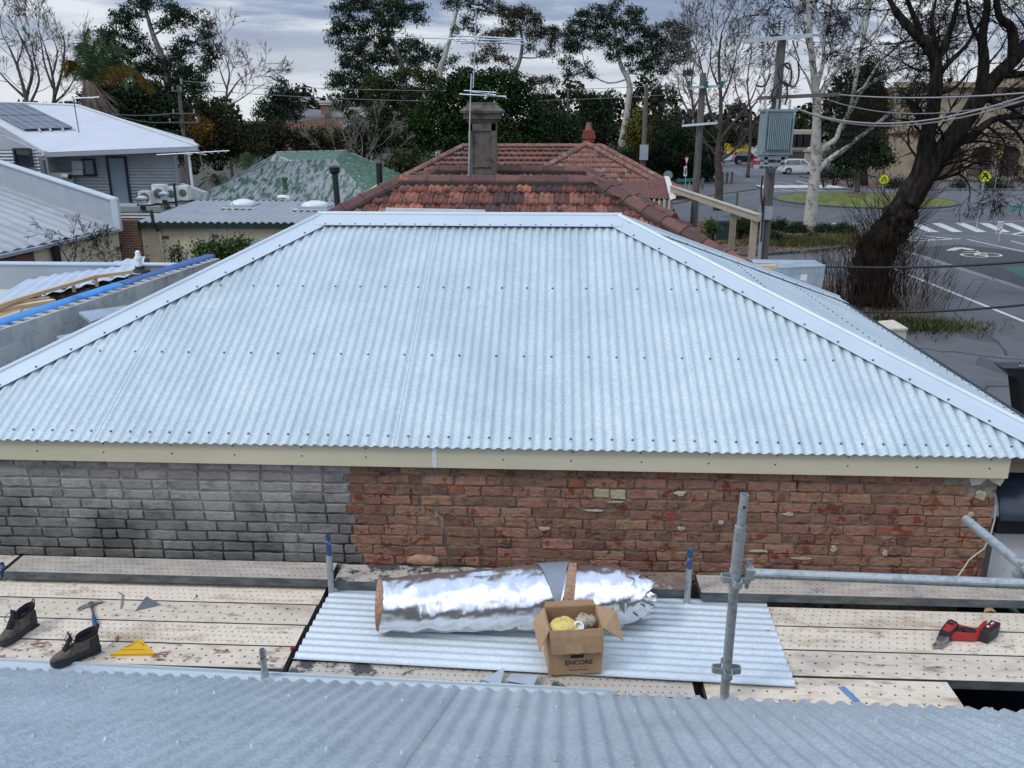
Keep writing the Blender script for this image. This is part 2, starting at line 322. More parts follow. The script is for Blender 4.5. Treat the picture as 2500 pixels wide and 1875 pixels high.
# ================================================================ ground, streets
mat('earth', [(.035,.040,.022),(.07,.065,.04)], .6, .95, bump=.3, bscale=4)
mat('asphalt', [(.078,.080,.085),(.112,.114,.120),(.092,.094,.099)], .45, .85, bump=.35, bscale=60, spots=((.16,.16,.162), 1.1, .62, .10), spots2=((.065,.066,.070), .5, .60, .08))
mat('asphalt_new', [(.038,.040,.046),(.050,.053,.060)], 1.2, .85, bump=.35, bscale=60)
mat('asphalt_seam', [(.16,.158,.162),(.20,.198,.20)], 2, .9, bump=.2)
mat('road_paint', [(.46,.46,.44),(.62,.62,.60)], 6, .7, spots=((.13,.13,.13), 5, .58, .10))
mat('paint_yellowish', [(.50,.50,.40),(.62,.62,.52)], 6, .7, spots=((.10,.10,.10), 9, .66, .06))
mat('bike_green', [(.020,.085,.065),(.030,.105,.082)], 3, .8, spots=((.06,.065,.066), 3, .62, .1))
mat('bluestone', [(.060,.068,.078),(.10,.11,.12)], 7, .85, bump=.4, per_obj=.15)
mat('pavers', [(.075,.078,.085),(.11,.112,.118)], 5, .9, bump=.4, bscale=18)
mat('lawn', [(.075,.095,.016),(.115,.135,.026),(.16,.165,.045)], 1.6, .95, bump=.6, bscale=30)
mat('mulch', [(.055,.036,.024),(.12,.085,.06),(.20,.13,.085)], 7, .95, bump=.9, bscale=20, spots=((.26,.20,.15), 12, .62, .06))
mat('footpath', [(.085,.082,.08),(.115,.112,.108)], 2, .9, bump=.3)
def sheet(m, pts, z): m.quad(*[(p[0], p[1], z) for p in pts]); return m
m = MB(); sheet(m, [(-600,-60),(600,-60),(600,1500),(-600,1500)], 0); tag(m.build('ground','earth'), 'earth and grass between the houses', None, None, 'structure')
m = MB(); sheet(m, [(6.6,9),(80,9),(80,150),(6.6,150)], .004); road = tag(m.build('road','asphalt'), 'grey asphalt street and roundabout', None, None, 'structure')
def paint(name, pts, mt='road_paint', z=.012):
    m = MB(); sheet(m, pts, z); return m.build(name, mt, road)
def band(name, a, b, w, mt='road_paint', z=.012):
    a, b = Vector((a[0],a[1],0)), Vector((b[0],b[1],0)); d = (b-a).normalized(); n = Vector((-d.y,d.x,0))*w/2
    return paint(name, [a-n,b-n,b+n,a+n], mt, z)
m = MB(); sheet(m, [gz(2185,608),gz(2345,597),gz(2700,640),(24,24),(20.1,22),gz(2500,707)], .008); m.build('road_patch','asphalt_new',road)
band('seam', gz(2190,607), gz(2500,706), .42, 'asphalt_seam', .0105); band('seam', gz(2500,706), (20.6,18), .42, 'asphalt_seam', .0105)
band('edge_line', gz(2072,611), gz(2113,628), .16); band('edge_line', gz(2170,652), gz(2504,787), .17)
mat('asphalt_patch', [(.062,.064,.069),(.078,.080,.086)], 2, .88, bump=.3, bscale=60)
mat('tar_line', [(.030,.031,.034),(.045,.046,.050)], 4, .7)
for pts in (((2205,905),(2300,900),(2330,930),(2225,940)),((2330,800),(2420,818),(2445,840),(2350,825)),((2390,870),(2500,905),(2500,930),(2380,890)),((2240,700),(2300,715),(2320,730),(2255,716)),((1945,640),(2010,634),(2020,645),(1950,655))):
    paint('road_patch', [gz(*p) for p in pts], 'asphalt_patch', .0085)
rnd = random.Random(12)
for x0,y0,x1,y1 in ((2240,850,2500,880),(2330,760,2470,870),(2260,640,2330,705),(2290,960,2500,940),(2180,690,2250,760),(1930,660,2030,650),(2370,640,2440,690)):
    p = gz(x0,y0); q = gz(x1,y1); prev = p
    for i in range(1,9):
        f = i/8; c = p.lerp(q,f)+Vector((rnd.uniform(-.12,.12),rnd.uniform(-.12,.12),0)); band('crack', prev, c, rnd.uniform(.03,.06), 'tar_line', .0125); prev = c
# zebra crossing near
for i in range(9):
    x = 2215+i*58; a, b = gz(x,545), gz(x+52,567); u = Vector((.62,.05,0))
    paint('zebra_bar', [a, b, b+u, a+u])
a0 = gz(2208,580); 
# teeth
def teeth(p, q, k, h):
    p, q = gz(*p), gz(*q); d = (q-p)/k; n = Vector((-d.y,d.x,0)).normalized()*h
    band('hold_line', p, q, .16)
    for i in range(k):
        s = p+d*i; e = s+d*.62
        band('tooth', e, e+n*1.0-d*.5, .22)
teeth((2218,590),(2345,583),3,1.5); band('hold_line', gz(2208,578), gz(2232,590), .2)
teeth((2448,570),(2560,585),3,1.5)
band('lane_line', gz(2362,585), gz(2500,615), .14); band('lane_line', gz(2468,588), gz(2510,600), .12)
for i in range(10):                                     # faint hatch bars of a painted island
    a = gz(2342+i*9.5, 570+i*2.4); b = gz(2352+i*9.5, 575+i*2.4); band('hatch_bar', a, b, .08, 'asphalt_seam')
# bicycle symbol and chevrons
def ringmark(c, r, w=.11):
    m = MB(); n = 26; vs = []
    for rr in (r, r-w):
        for k in range(n): vs.append((c.x+math.cos(2*math.pi*k/n)*rr, c.y+math.sin(2*math.pi*k/n)*rr, .014))
    m.add(vs, [(k,(k+1)%n,n+(k+1)%n,n+k) for k in range(n)]); m.build('bike_wheel','paint_yellowish',road)
w1, w2 = gz(2379,624), gz(2412,622); ringmark(w1,.62); ringmark(w2,.62)
fr = [(2379,624),(2394,619),(2405,617),(2412,622)]
band('bike_frame', gz(2379,624), gz(2390,617), .09,'paint_yellowish',.015); band('bike_frame', gz(2390,617), gz(2404,619), .09,'paint_yellowish',.015); band('bike_frame', gz(2404,619), gz(2412,622), .09,'paint_yellowish',.015); band('bike_frame', gz(2385,613), gz(2394,621), .09,'paint_yellowish',.015); band('bike_frame', gz(2352,615), gz(2388,615), .10,'paint_yellowish',.016)
for k in range(2):
    a, b, c = gz(2314+k*11,612), gz(2336+k*11,605), gz(2372+k*6,611-k*1); band('chevron', a, b, .2,'paint_yellowish'); band('chevron', b, c, .2,'paint_yellowish',.013)
paint('bike_green_panel', [gz(2440,651),gz(2560,651),gz(2620,700),gz(2500,678)], 'bike_green', .0115)
paint('bike_green_panel', [gz(2440,505),gz(2520,500),gz(2530,514),gz(2460,516)], 'bike_green', .0115)
paint('bike_green_panel', [gz(1690,492),gz(1790,478),gz(1800,486),gz(1700,505)], 'bike_green', .0115)
paint('bike_green_panel', [gz(1760,528),gz(1830,518),gz(1838,524),gz(1770,534)], 'bike_green', .0115)
# far crossing beyond the roundabout
for i in range(7):
    x = 1822+i*31; a, b = gz(x,452), gz(x+26,459); paint('zebra_bar', [a, b, b+Vector((1.1,0,0)), a+Vector((1.1,0,0))])
paint('zebra_bar', [gz(1808,452),gz(1842,452),gz(1862,459),gz(1826,459)])
teeth((1875,467),(2075,466),5,1.6)
band('lane_line', gz(2000,545), gz(2014,545), .3); band('lane_line', gz(2028,546), gz(2055,546), .3); band('lane_line', gz(2082,547), gz(2110,547), .3); band('lane_line', gz(1655,492), gz(1685,486), .3); band('lane_line', gz(1780,412), gz(1840,445), .2,'asphalt_seam')
band('lane_line', gz(1805,410), gz(1885,418), .2); band('lane_line', gz(1945,442), gz(1972,449), .2); band('lane_line', gz(1895,445), gz(1936,450), .14)
band('lane_line', gz(2335,543), gz(2500,540), .12); band('lane_line', gz(2080,463), gz(2180,468), .2)
# roundabout island
RC = Vector((24.1,68.9,0)); RRAD = 6.45
m = MB(); n = 72
for rr0, rr1, z0, z1 in ((7.9,6.75,.012,.09),):
    vs = [(RC.x+math.cos(2*math.pi*k/n)*r_, RC.y+math.sin(2*math.pi*k/n)*r_, z) for r_, z in ((rr0,z0),(rr1,z1)) for k in range(n)]
    m.add(vs, [(k,(k+1)%n,n+(k+1)%n,n+k) for k in range(n)])
isl = tag(m.build('roundabout_apron','pavers'), 'ring of dark pavers around the roundabout lawn', None, None, 'structure')
for k in range(44):
    a0, a1 = 2*math.pi*k/44, 2*math.pi*(k+.94)/44; m = MB()
    poly = [RC+Vector((math.cos(a)*r_, math.sin(a)*r_, .085)) for a, r_ in ((a0,6.75),(a1,6.75),(a1,6.5),(a0,6.5))]; m.extrude(poly,(0,0,.11)); m.build('kerb_stone','bluestone',isl)
m = MB(); vs = [(RC.x,RC.y,.62)]
for j in range(1,9):
    r_ = 6.52*j/8
    for k in range(n): vs.append((RC.x+math.cos(2*math.pi*k/n)*r_, RC.y+math.sin(2*math.pi*k/n)*r_, .16+.45*(1-(j/8)**2)+.03*noise.noise(Vector((k*.7,j*.9,0)))))
m.add(vs, [(0,1+k,1+(k+1)%n) for k in range(n)] + [(1+(j-1)*n+k, 1+j*n+k, 1+j*n+(k+1)%n, 1+(j-1)*n+(k+1)%n) for j in range(1,8) for k in range(n)])
tag(m.build('roundabout_lawn','lawn',smooth=True), 'green lawn of the roundabout', None, None, 'structure')
m = MB(); c = gz(2093,492); m.lathe((c.x,c.y,.55),[(1.0,.0),(.9,.09),(.2,.12)],20); m.build('mulch_ring','mulch',bpy.data.objects['roundabout_lawn'])
# garden bed with kerb in front of the plane tree
bed = [(5.2,40.6),(9.6,40.9),(13.2,42.6),(15.2,44.2),(16.4,46.5),(17.0,50.5),(16.2,53.4),(12,54.5),(5.2,55.2)]
def garden(name, pts, mt, label, h=.10):
    m = MB(); m.extrude([Vector((x,y,.004)) for x,y in pts], (0,0,h)); return tag(m.build(name, mt), label, None, None, 'structure')
gb = garden('garden_bed', bed, 'mulch', 'mulched garden bed under the pale plane tree')
def kerb_along(pts, parent, step=.9):
    for (xa,ya),(xb,yb) in zip(pts, pts[1:]):
        a, b = Vector((xa,ya,.07)), Vector((xb,yb,.07)); L = (b-a).length; k = max(1,int(L/step))
        for i in range(k):
            m = MB(); m.beam(a.lerp(b,(i+.03)/k), a.lerp(b,(i+.97)/k), .28, .15); m.build('kerb_stone','bluestone',parent)
kerb_along(bed[:7], gb)
eb = [(gz(x,y).x, gz(x,y).y) for x,y in ((1985,690),(2120,682),(2210,735),(2262,772),(2325,797),(2318,806),(2230,806),(2150,826),(2050,840))]
garden('tree_bed', eb, 'mulch', 'weedy bed around the foot of the big dark elm', .05)
# footpath and verge beyond the roundabout, left side
garden('footpath', [(gz(x,y).x,gz(x,y).y) for x,y in ((1660,480),(1752,457),(1835,452),(1855,462),(1800,470),(1745,476),(1690,490),(1640,500))], 'footpath', 'footpath corner by the street sign', .08)
garden('footpath', [(33,80),(80,80),(80,90),(33,90)], 'footpath', 'footpath in front of the sandstone house', .09)
garden('verge', [(28,84),(33,80.2),(33,98),(27,98)], 'mulch', 'planted verge left of the sandstone house', .12)
# ================================================================ corrugated roofing
def corr(m, o, u, v, n, u0, u1, vr, pitch=.076, amp=.0092, seg=8, lift=0.0, vsub=1):
    """corrugated sheet: waves across u, straight along v; vr(u) gives the start and end along v"""
    o, u, v, n = Vector(o), Vector(u), Vector(v), Vector(n)
    k = max(2, int(round((u1-u0)/pitch*seg))); vs = []
    for i in range(k+1):
        a = u0+(u1-u0)*i/k; w = amp*math.cos(2*math.pi*a/pitch)
        v0, v1 = vr(a)
        for j in range(vsub+1):
            vs.append(o + u*a + v*(v0+(v1-v0)*j/vsub) + n*(w+amp+lift))
    s = vsub+1
    m.add(vs, [(i*s+j, (i+1)*s+j, (i+1)*s+j+1, i*s+j+1) for i in range(k) for j in range(vsub)])
def screws(m, pts, n, r=.0075, h=.007):
    n = Vector(n).normalized(); x = n.orthogonal().normalized(); y = n.cross(x)
    for p in pts:
        p = Vector(p)
        for rr, h0, h1 in ((r*1.45, 0, .002), (r, .002, h)):
            vs = [p + x*math.cos(a)*rr + y*math.sin(a)*rr + n*hh for hh in (h0, h1) for a in [2*math.pi*k/6 for k in range(6)]]
            m.add(vs, [(k, (k+1) % 6, 6+(k+1) % 6, 6+k) for k in range(6)] + [tuple(range(6, 12))])
def cap_strip(m, a, b, n1, n2, w=.17, lift=.033, roll=.022, seg=1):
    a, b = Vector(a), Vector(b); d = (b-a).normalized(); n1, n2 = Vector(n1).normalized(), Vector(n2).normalized()
    na = (n1+n2).normalized()
    s1 = n1.cross(d); s1 = s1 if s1.dot(n2) < 0 else -s1
    s2 = n2.cross(d); s2 = s2 if s2.dot(n1) < 0 else -s2
    prof = [s1*(w+.003)+n1*(lift-.004), s1*w+n1*lift, s1*.05+n1*(lift+.004)]
    for k in range(7):
        t = math.pi*k/6; side = s1*math.cos(t) if math.cos(t) > 0 else s2*(-math.cos(t))
        prof.append(side*roll + na*(lift+.012+math.sin(t)*roll))
    prof += [s2*.05+n2*(lift+.004), s2*w+n2*lift, s2*(w+.003)+n2*(lift-.004)]
    vs = []; 
    for j in range(seg+1):
        p = a + (b-a)*j/seg; vs += [p+q for q in prof]
    k = len(prof)
    m.add(vs, [(j*k+i, j*k+i+1, (j+1)*k+i+1, (j+1)*k+i) for j in range(seg) for i in range(k-1)])
    return s1, s2
# ================================================================ the house with the new hip roof
HY0, HY1, HX0, HX1, HZ = 5.85, 11.45, -5.148, 3.82, 3.955
HR, HRISE, HRR = 2.8, 1.362, 3.17               # the right-hand slope is a little shallower
RX0, RX1, RY, RZ = HX0+HR, HX1-HRR, HY0+HR, HZ+HRISE
HSR = math.hypot(HRR, HRISE); RC_, RS_ = HRR/HSR, HRISE/HSR
HS = math.hypot(HR, HRISE); HC, HSN = HR/HS, HRISE/HS
house = thing('brick_house', (-.85, 8.65, 0), 'brick house under a new pale corrugated metal hip roof in the middle', 'house')
NF, NR, NL, NB = Vector((0,-HSN,HC)), Vector((RS_,0,RC_)), Vector((-HSN,0,HC)), Vector((0,HSN,HC))
def hip_len(a, lo, hi, s=None, rr=None): return max(0.0, (s or HS)*min(1.0, (a-lo)/HR, (hi-a)/(rr or HR)))
SHEET = .762
def slope_sheets(o, u, v, n, lo, hi, start, s_=None, rr=None):
    k = 0; a = lo - ((lo-start) % SHEET)
    while a < hi:
        b = a+SHEET; s, e = max(a-.045, lo), min(b, hi)
        if e-s > .05:
            m = MB(); corr(m, o, u, v, n, s, e, lambda q: (0 if True else 0, max(.004, hip_len(q, lo, hi, s_, rr))), lift=.0016*(k % 3), vsub=2)
            m.build('roof_sheet', 'galv_roof', house, smooth=True)
        a = b; k += 1
slope_sheets((0,HY0,HZ), (1,0,0), (0,HC,HSN), NF, HX0, HX1, -.40, None, HRR)
slope_sheets((HX1,0,HZ), (0,1,0), (-RC_,0,RS_), NR, HY0, HY1, 6.1, HSR)
slope_sheets((HX0,0,HZ), (0,1,0), (HC,0,HSN), NL, HY0, HY1, 6.1)
slope_sheets((0,HY1,HZ), (1,0,0), (0,-HC,HSN), NB, HX0, HX1, -.40, None, HRR)
A, B = Vector((RX0,RY,RZ)), Vector((RX1,RY,RZ))
caps = []
for name, p, q, n1, n2 in (('hip_cap', (HX0,HY0,HZ), A, NF, NL), ('hip_cap', (HX1,HY0,HZ), B, NF, NR), ('hip_cap', (HX0,HY1,HZ), A, NB, NL), ('hip_cap', (HX1,HY1,HZ), B, NB, NR)):
    m = MB(); p = Vector(p); q = Vector(q); ext = (q-p).normalized()*.05
    s1, s2 = cap_strip(m, p-ext*.6, q+ext*.2, n1, n2, w=.165); o = m.build(name, 'galv_cap', house); o.data.polygons.foreach_set('use_smooth', [False]*len(o.data.polygons))
    sc = MB(); L_ = (q-p).length
    for i in range(1, 14):
        t = i/14
        screws(sc, [p.lerp(q, t)+s1*.140+n1*.035], n1); screws(sc, [p.lerp(q, t)+s2*.140+n2*.035], n2)
    sc.build('screw_row', 'screw_head', o)['kind'] = 'stuff'
m = MB(); cap_strip(m, A-Vector((.03,0,-.004)), B+Vector((.03,0,.004)), NF, NB, w=.175, lift=.036); rc = m.build('ridge_cap', 'galv_cap', house)
sc = MB(); s1 = Vector((0,-HC,-HSN)); screws(sc, [A+(B-A)*((i+.5)/20)+s1*.155+NF*.038 for i in range(20)], NF); sc.build('screw_row', 'screw_head', rc)['kind'] = 'stuff'
# fixing screws on the crests of the slopes
rnd = random.Random(3)
def crest(x, pitch=.076): return round(x/pitch)*pitch
sc = MB(); P = []
for vv, step in ((.10, 2), (1.02, 3), (1.95, 3)):
    x = crest(HX0+.1)
    i = 0
    while x < HX1-.05:
        if hip_len(x, HX0, HX1, None, HRR) > vv+.12: P.append(Vector((x, HY0+HC*vv, HZ+HSN*vv)) + NF*.0205)
        i += 1; x += .076*(step if (i % 3 or step == 2) else step+1)
screws(sc, P, NF)
P = []
for vv in (.10, 1.0, 1.95):
    y = crest(HY0+.1)
    while y < HY1-.05:
        if hip_len(y, HY0, HY1, HSR) > vv+.12: P.append(Vector((HX1-RC_*vv, y, HZ+RS_*vv)) + NR*.0205)
        y += .152
screws(sc, P, NR)
sc.build('roof_screws', 'screw_head', house)['kind'] = 'stuff'
# fascia, gutter line, soffit
WY = 5.957; WX0, WX1 = -5.08, 3.30
m = MB(); m.box(((WX0-.05+(-.877))/2, 5.890, 3.872), ((-.877)-(WX0-.05), .024, .166)); m.build('fascia_board', 'fascia', house)
m = MB(); m.box(((-.873+WX1+.03)/2, 5.890, 3.872), ((WX1+.03)+.873, .024, .166)); fb = m.build('fascia_board', 'fascia', house)
m = MB(); m.box((-.862, 5.8765, 3.872), (.034, .003, .162)); m.build('joint_strip', 'fascia_join', fb)
m = MB(); pts = []
for i in range(17):
    x = -4.9+i*.505+rnd.uniform(-.02, .02)
    for z in (3.935, 3.865): pts.append((x+rnd.uniform(-.01,.01), 5.8775, z))
m2 = MB(); screws(m2, pts, (0,-1,0), r=.0042, h=.003); m2.build('nail_heads', 'ink', fb)['kind'] = 'stuff'
m = MB(); m.box((-.75, 8.65, 3.86), (8.5, 5.36, .12)); m.build('roof_frame', 'timber_old', house)
m = MB(); m.box((HX1+.05, 8.65, 3.90), (.10, 5.56, .09)); m.build('side_gutter', 'black_metal', house)
# ---- walls with their bricks
def brick_mesh(name, mt, L, H=.076, D=.05, rough=.004, seed=0, n=(4,2), prot=0.0):
    rnd = random.Random(seed); m = MB(); ring = []
    nx, nz = n
    for i in range(nx): ring.append((-L/2+L*i/nx, -H/2))
    for i in range(nz): ring.append((L/2, -H/2+H*i/nz))
    for i in range(nx): ring.append((L/2-L*i/nx, H/2))
    for i in range(nz): ring.append((-L/2, H/2-H*i/nz))
    k = len(ring); jit = [(rnd.uniform(-rough, rough), rnd.uniform(-rough, rough)) for _ in ring]
    vs = [(x+j[0], 0, z+j[1]) for (x, z), j in zip(ring, jit)]
    vs += [(x+j[0], -D+rnd.uniform(0, rough*1.2), z+j[1]) for (x, z), j in zip(ring, jit)]
    vs += [((x+j[0])*(1-.022), -D-.006+rnd.uniform(-rough, rough)*.6, (z+j[1])*.85) for (x, z), j in zip(ring, jit)]
    c = (0, -D-.006, 0); vs.append(c)
    fs = [(i, (i+1) % k, k+(i+1) % k, k+i) for i in range(k)] + [(k+i, k+(i+1) % k, 2*k+(i+1) % k, 2*k+i) for i in range(k)] + [(2*k+i, 2*k+(i+1) % k, 3*k) for i in range(k)]
    m.add(vs, fs)
    me = bpy.data.meshes.new(name); me.from_pydata(m.v, [], m.f); me.materials.append(MAT[mt]); me.update()
    return me
XJ = -1.53                                     # where the concrete-brick part meets the red-brick part
m = MB(); m.box(((WX0+XJ)/2, WY+.11, 1.93), (XJ-WX0, .254, 3.86)); wg = m.build('grey_wall', 'concrete_mortar', house)
m = MB(); m.box(((XJ+WX1)/2, WY+.11, 1.93), (WX1-XJ, .248, 3.86)); wr = m.build('red_wall', 'old_mortar', house)
wg['label'] = 'grey concrete brick part of the wall'; wr['label'] = 'weathered red brick part of the wall'
m = MB(); m.box((WX1-.11, 8.7, 1.93), (.22, 5.04, 3.86)); m.box((WX0+.11, 8.7, 1.93), (.22, 5.04, 3.86)); m.box(((WX0+WX1)/2, 11.33, 1.93), (WX1-WX0, .22, 3.86)); m.build('rear_walls', 'render_cream', house)
GB = [brick_mesh('concrete_brick', 'concrete_brick', .228, H=.071, seed=i, rough=.0045, D=.022) for i in range(6)]
GH = [brick_mesh('concrete_brick', 'concrete_brick', .110, H=.071, seed=i+50, rough=.0045, n=(2,2), D=.022) for i in range(3)]
RB = [brick_mesh('red_brick', 'red_brick', .236, H=.074, seed=i+9, rough=.0062, n=(6,2), D=.022) for i in range(12)]
RH = [brick_mesh('red_brick', 'red_brick', .114, H=.074, seed=i+70, rough=.0062, n=(3,2), D=.022) for i in range(5)]
RW = [brick_mesh('red_brick', 'raw_brick', .114, H=.074, seed=i+90, rough=.006, n=(3,2), D=.022) for i in range(3)]
RY_ = [brick_mesh('red_brick', 'yellow_brick', .115, H=.076, seed=i+95, rough=.006, n=(3,2), D=.022) for i in range(2)]
COURSE = .0865
for r in range(12):
    z = 3.752 - r*COURSE; tilt = -.0026*0
    x = WX0 + (.121 if r % 2 else 0) - .05 + rnd.uniform(-.02,.02)
    end = XJ - (.03 if r % 3 else .0) + (.05 if r in (5, 8, 9) else 0) + rnd.uniform(-.015,.015)
    while x < end-.06:
        head = rnd.random() < .06
        L = .110 if head else .228
        if x+L > end: L = end-x
        if x > WX0-.2:
            me = rnd.choice(GH if L < .16 else GB); base = .110 if L < .16 else .228
            piece('concrete_brick', me, wg, (x+L/2, WY+rnd.uniform(-.003,.002), z+rnd.uniform(-.003,.003)), (rnd.uniform(-.02,.02), rnd.uniform(-.010,.010), rnd.uniform(-.008,.008)), (L/base, 1, rnd.uniform(.97,1.02)))
        x += L+rnd.uniform(.012,.017)
    # red part
    x = end + .016
    crackx = -1.02 + [.0,.05,.12,.02,.16,.22,.26,.25,.28,.28,.3,.3][r]*.8
    rowtype = r in (2, 6)
    first = True
    while x < WX1-.03:
        head = rnd.random() < (.65 if rowtype else .17)
        if first: head = (r % 2 == 0); first = False
        L = (.114 if head else .236)*rnd.uniform(.96, 1.03)
        if x < crackx-.02 < x+L and crackx-x > .05: L = crackx-x; 
        if x+L > WX1: L = WX1-x-.002
        if L < .03: break
        q = rnd.random(); small = L < .165
        me = rnd.choice(RH if small else RB); base = .114 if small else .236
        if small and q < .14: me = rnd.choice(RW)
        if r == 2 and abs(x-.40) < .09: me = rnd.choice(RY_); base = .115
        if not (r == 0 and x+L > 3.08) and not (r == 1 and x+L > 3.12):
            piece('red_brick', me, wr, (x+L/2, WY+rnd.uniform(-.004,.006), z+rnd.uniform(-.004,.004)), (rnd.uniform(-.02,.02), rnd.uniform(-.012,.012), rnd.uniform(-.012,.012)), (L/base, 1, rnd.uniform(.93,1.04)))
        x += L + (rnd.uniform(.020,.030) if abs(x+L-crackx) < .03 else rnd.uniform(.006,.013))
# patches of mortar smeared over the bricks and the remains of cream render in the corner
def smear(cx, cz, w, h, seed, mt='mortar_smear', y=5.922, name='mortar_patch'):
    rnd = random.Random(seed); k = 14; m = MB(); out = []
    for i in range(k):
        a = 2*math.pi*i/k; rr = rnd.uniform(.62, 1.1); out.append(Vector((cx+math.cos(a)*w/2*rr, y+.012, cz+math.sin(a)*h/2*rr)))
    inn = [Vector((cx+(p.x-cx)*.8, y-.003, cz+(p.z-cz)*.78)) for p in out]
    m.add(out+inn+[Vector((cx, y-.004, cz))], [(i, (i+1) % k, k+(i+1) % k, k+i) for i in range(k)] + [(k+i, k+(i+1) % k, 2*k) for i in range(k)])
    return m.build(name, mt, wr)
for i, (px, py, w, h) in enumerate([(1328,1290,.10,.035),(1660,1205,.10,.05),(1662,1290,.07,.04),(1925,1255,.10,.03),(1960,1362,.22,.035),(2035,1340,.05,.06),(1760,1275,.05,.05),(2160,1350,.05,.07),(1500,1225,.16,.02),(1450,1246,.18,.02),(2395,1210,.10,.09),(1850,1345,.18,.02),(2370,1255,.05,.05)]):
    p = gy(px, py, 5.93); smear(p.x, p.z, w, h, i)
m = MB(); c0 = gy(2400, 1150, 5.93)
poly = [gy(x, y, 5.928) for x, y in ((2345,1146),(2458,1149),(2452,1172),(2442,1187),(2425,1178),(2410,1168),(2395,1182),(2372,1186),(2366,1165),(2352,1156))]
m.extrude(poly, (0,.03,0)); m.build('render_patch', 'render_cream', wr)
# ================================================================ foreground roof the camera looks down
FY, FZ, FP = 3.165, 3.885, R(28)
fg = thing('near_house', (0, .5, 0), 'roof with spangled grey corrugated sheets in the immediate foreground', 'house')
FC, FS = math.cos(FP), math.sin(FP); NFG = Vector((0, FS, FC))
a = -5.002; k = 0
while a < 4.4:
    m = MB(); corr(m, (0,FY,FZ), (1,0,0), (0,-FC,FS), NFG, a-.05, a+SHEET, lambda q: (0, 3.75), lift=.0017*(k % 3)+.001, vsub=3, amp=.0088)
    m.build('roof_sheet', 'galv_old', fg, smooth=True); a += SHEET; k += 1
sc = MB(); P = []
for i in range(-58, 58, 2): P.append(Vector((i*.076, FY-FC*.05, FZ+FS*.05)) + NFG*.0195)
for i in range(-57, 57, 3): P.append(Vector((i*.076+(.076 if i % 2 else 0), FY-FC*.42, FZ+FS*.42)) + NFG*.0195)
for i in range(-57, 57, 3): P.append(Vector((i*.076, FY-FC*1.25, FZ+FS*1.25)) + NFG*.0195)
screws(sc, P, NFG, r=.006, h=.008); sc.build('roof_screws', 'galv_plain', fg)['kind'] = 'stuff'
m = MB(); m.box((0, 1.6, 1.85), (8.6, 2.9, 3.7)); m.build('wall', 'old_mortar', fg)
fg.rotation_euler.z = -.017
# ================================================================ scaffold deck
DZ = 2.85
def plank(x0, x1, y0, y1, zt, mt, dx=.088, rows=3, r=.0092, label='', shift=0.0, h=.062):
    t = thing('scaffold_plank', ((x0+x1)/2, (y0+y1)/2, zt-h), label, 'plank', 'scaffold planks of the deck')
    m = MB(); e = .018; w = (y1-y0-2*e)/rows
    for k in range(rows):
        ya, yb = y0+e+k*w, y0+e+(k+1)*w; off = (shift + k*dx*.36) % dx
        s = x0+.03+off; n = int((x1-.03-s)/dx)
        xe = s+n*dx
        m.quad((x0,ya,zt),(s,ya,zt),(s,yb,zt),(x0,yb,zt)); m.quad((xe,ya,zt),(x1,ya,zt),(x1,yb,zt),(xe,yb,zt))
        for i in range(n):
            a, b = s+i*dx, s+(i+1)*dx; cx, cy = (a+b)/2, (ya+yb)/2
            out = [(b,cy),(b,yb),(cx,yb),(a,yb),(a,cy),(a,ya),(cx,ya),(b,ya)]
            inn = [(cx+r*math.cos(q*math.pi/4), cy+r*math.sin(q*math.pi/4)) for q in range(8)]
            m.add([(p[0],p[1],zt) for p in out+inn] + [(p[0],p[1],zt-.006) for p in inn],
                  [(q,(q+1)%8,8+(q+1)%8,8+q) for q in range(8)] + [(8+q,8+(q+1)%8,16+(q+1)%8,16+q) for q in range(8)])
    m.quad((x0,y0+.004,zt),(x1,y0+.004,zt),(x1,y0+e,zt),(x0,y0+e,zt)); m.quad((x0,y1-e,zt),(x1,y1-e,zt),(x1,y1-.004,zt),(x0,y1-.004,zt))
    m.build('deck_board', mt, t)
    m = MB(); hz = zt-.0015-h/2
    m.box(((x0+x1)/2, y0+.004, hz), (x1-x0, .006, h)); m.box(((x0+x1)/2, y1-.004, hz), (x1-x0, .006, h))
    m.box((x0+.003, (y0+y1)/2, hz), (.006, y1-y0-.016, h)); m.box((x1-.003, (y0+y1)/2, hz), (.006, y1-y0-.016, h))
    m.build('rail', 'plank_edge', t)
    return t
fine = dict(dx=.047, rows=4, r=.0068)
G = .007
# left bay
plank(-4.85,-4.235,5.655,5.91,2.95,'plank_worn', **fine, label='short end of a speckled raised plank at the far left by the grey wall')
plank(-4.20,-1.66,5.652,5.91,2.95,'plank_grey', **fine, label='raised plank along the foot of the grey brick wall')
plank(-4.80,-1.70,5.462,5.725,DZ,'plank_ply', **fine, label='deck plank in front of the raised plank, behind the hammer head')
plank(-4.80,-1.71,5.197,5.455,DZ,'plank_ply', shift=.02, label='deck plank with wide holes under the hammer head and grey triangle offcut')
plank(-4.80,-1.72,4.940,5.190,DZ,'plank_ply', **fine, shift=.01, label='deck plank under the hammer handle and the left boot heel')
plank(-4.80,-1.73,4.690,4.933,DZ,'plank_worn', shift=.03, label='deck plank with peeling brown stains under the yellow square')
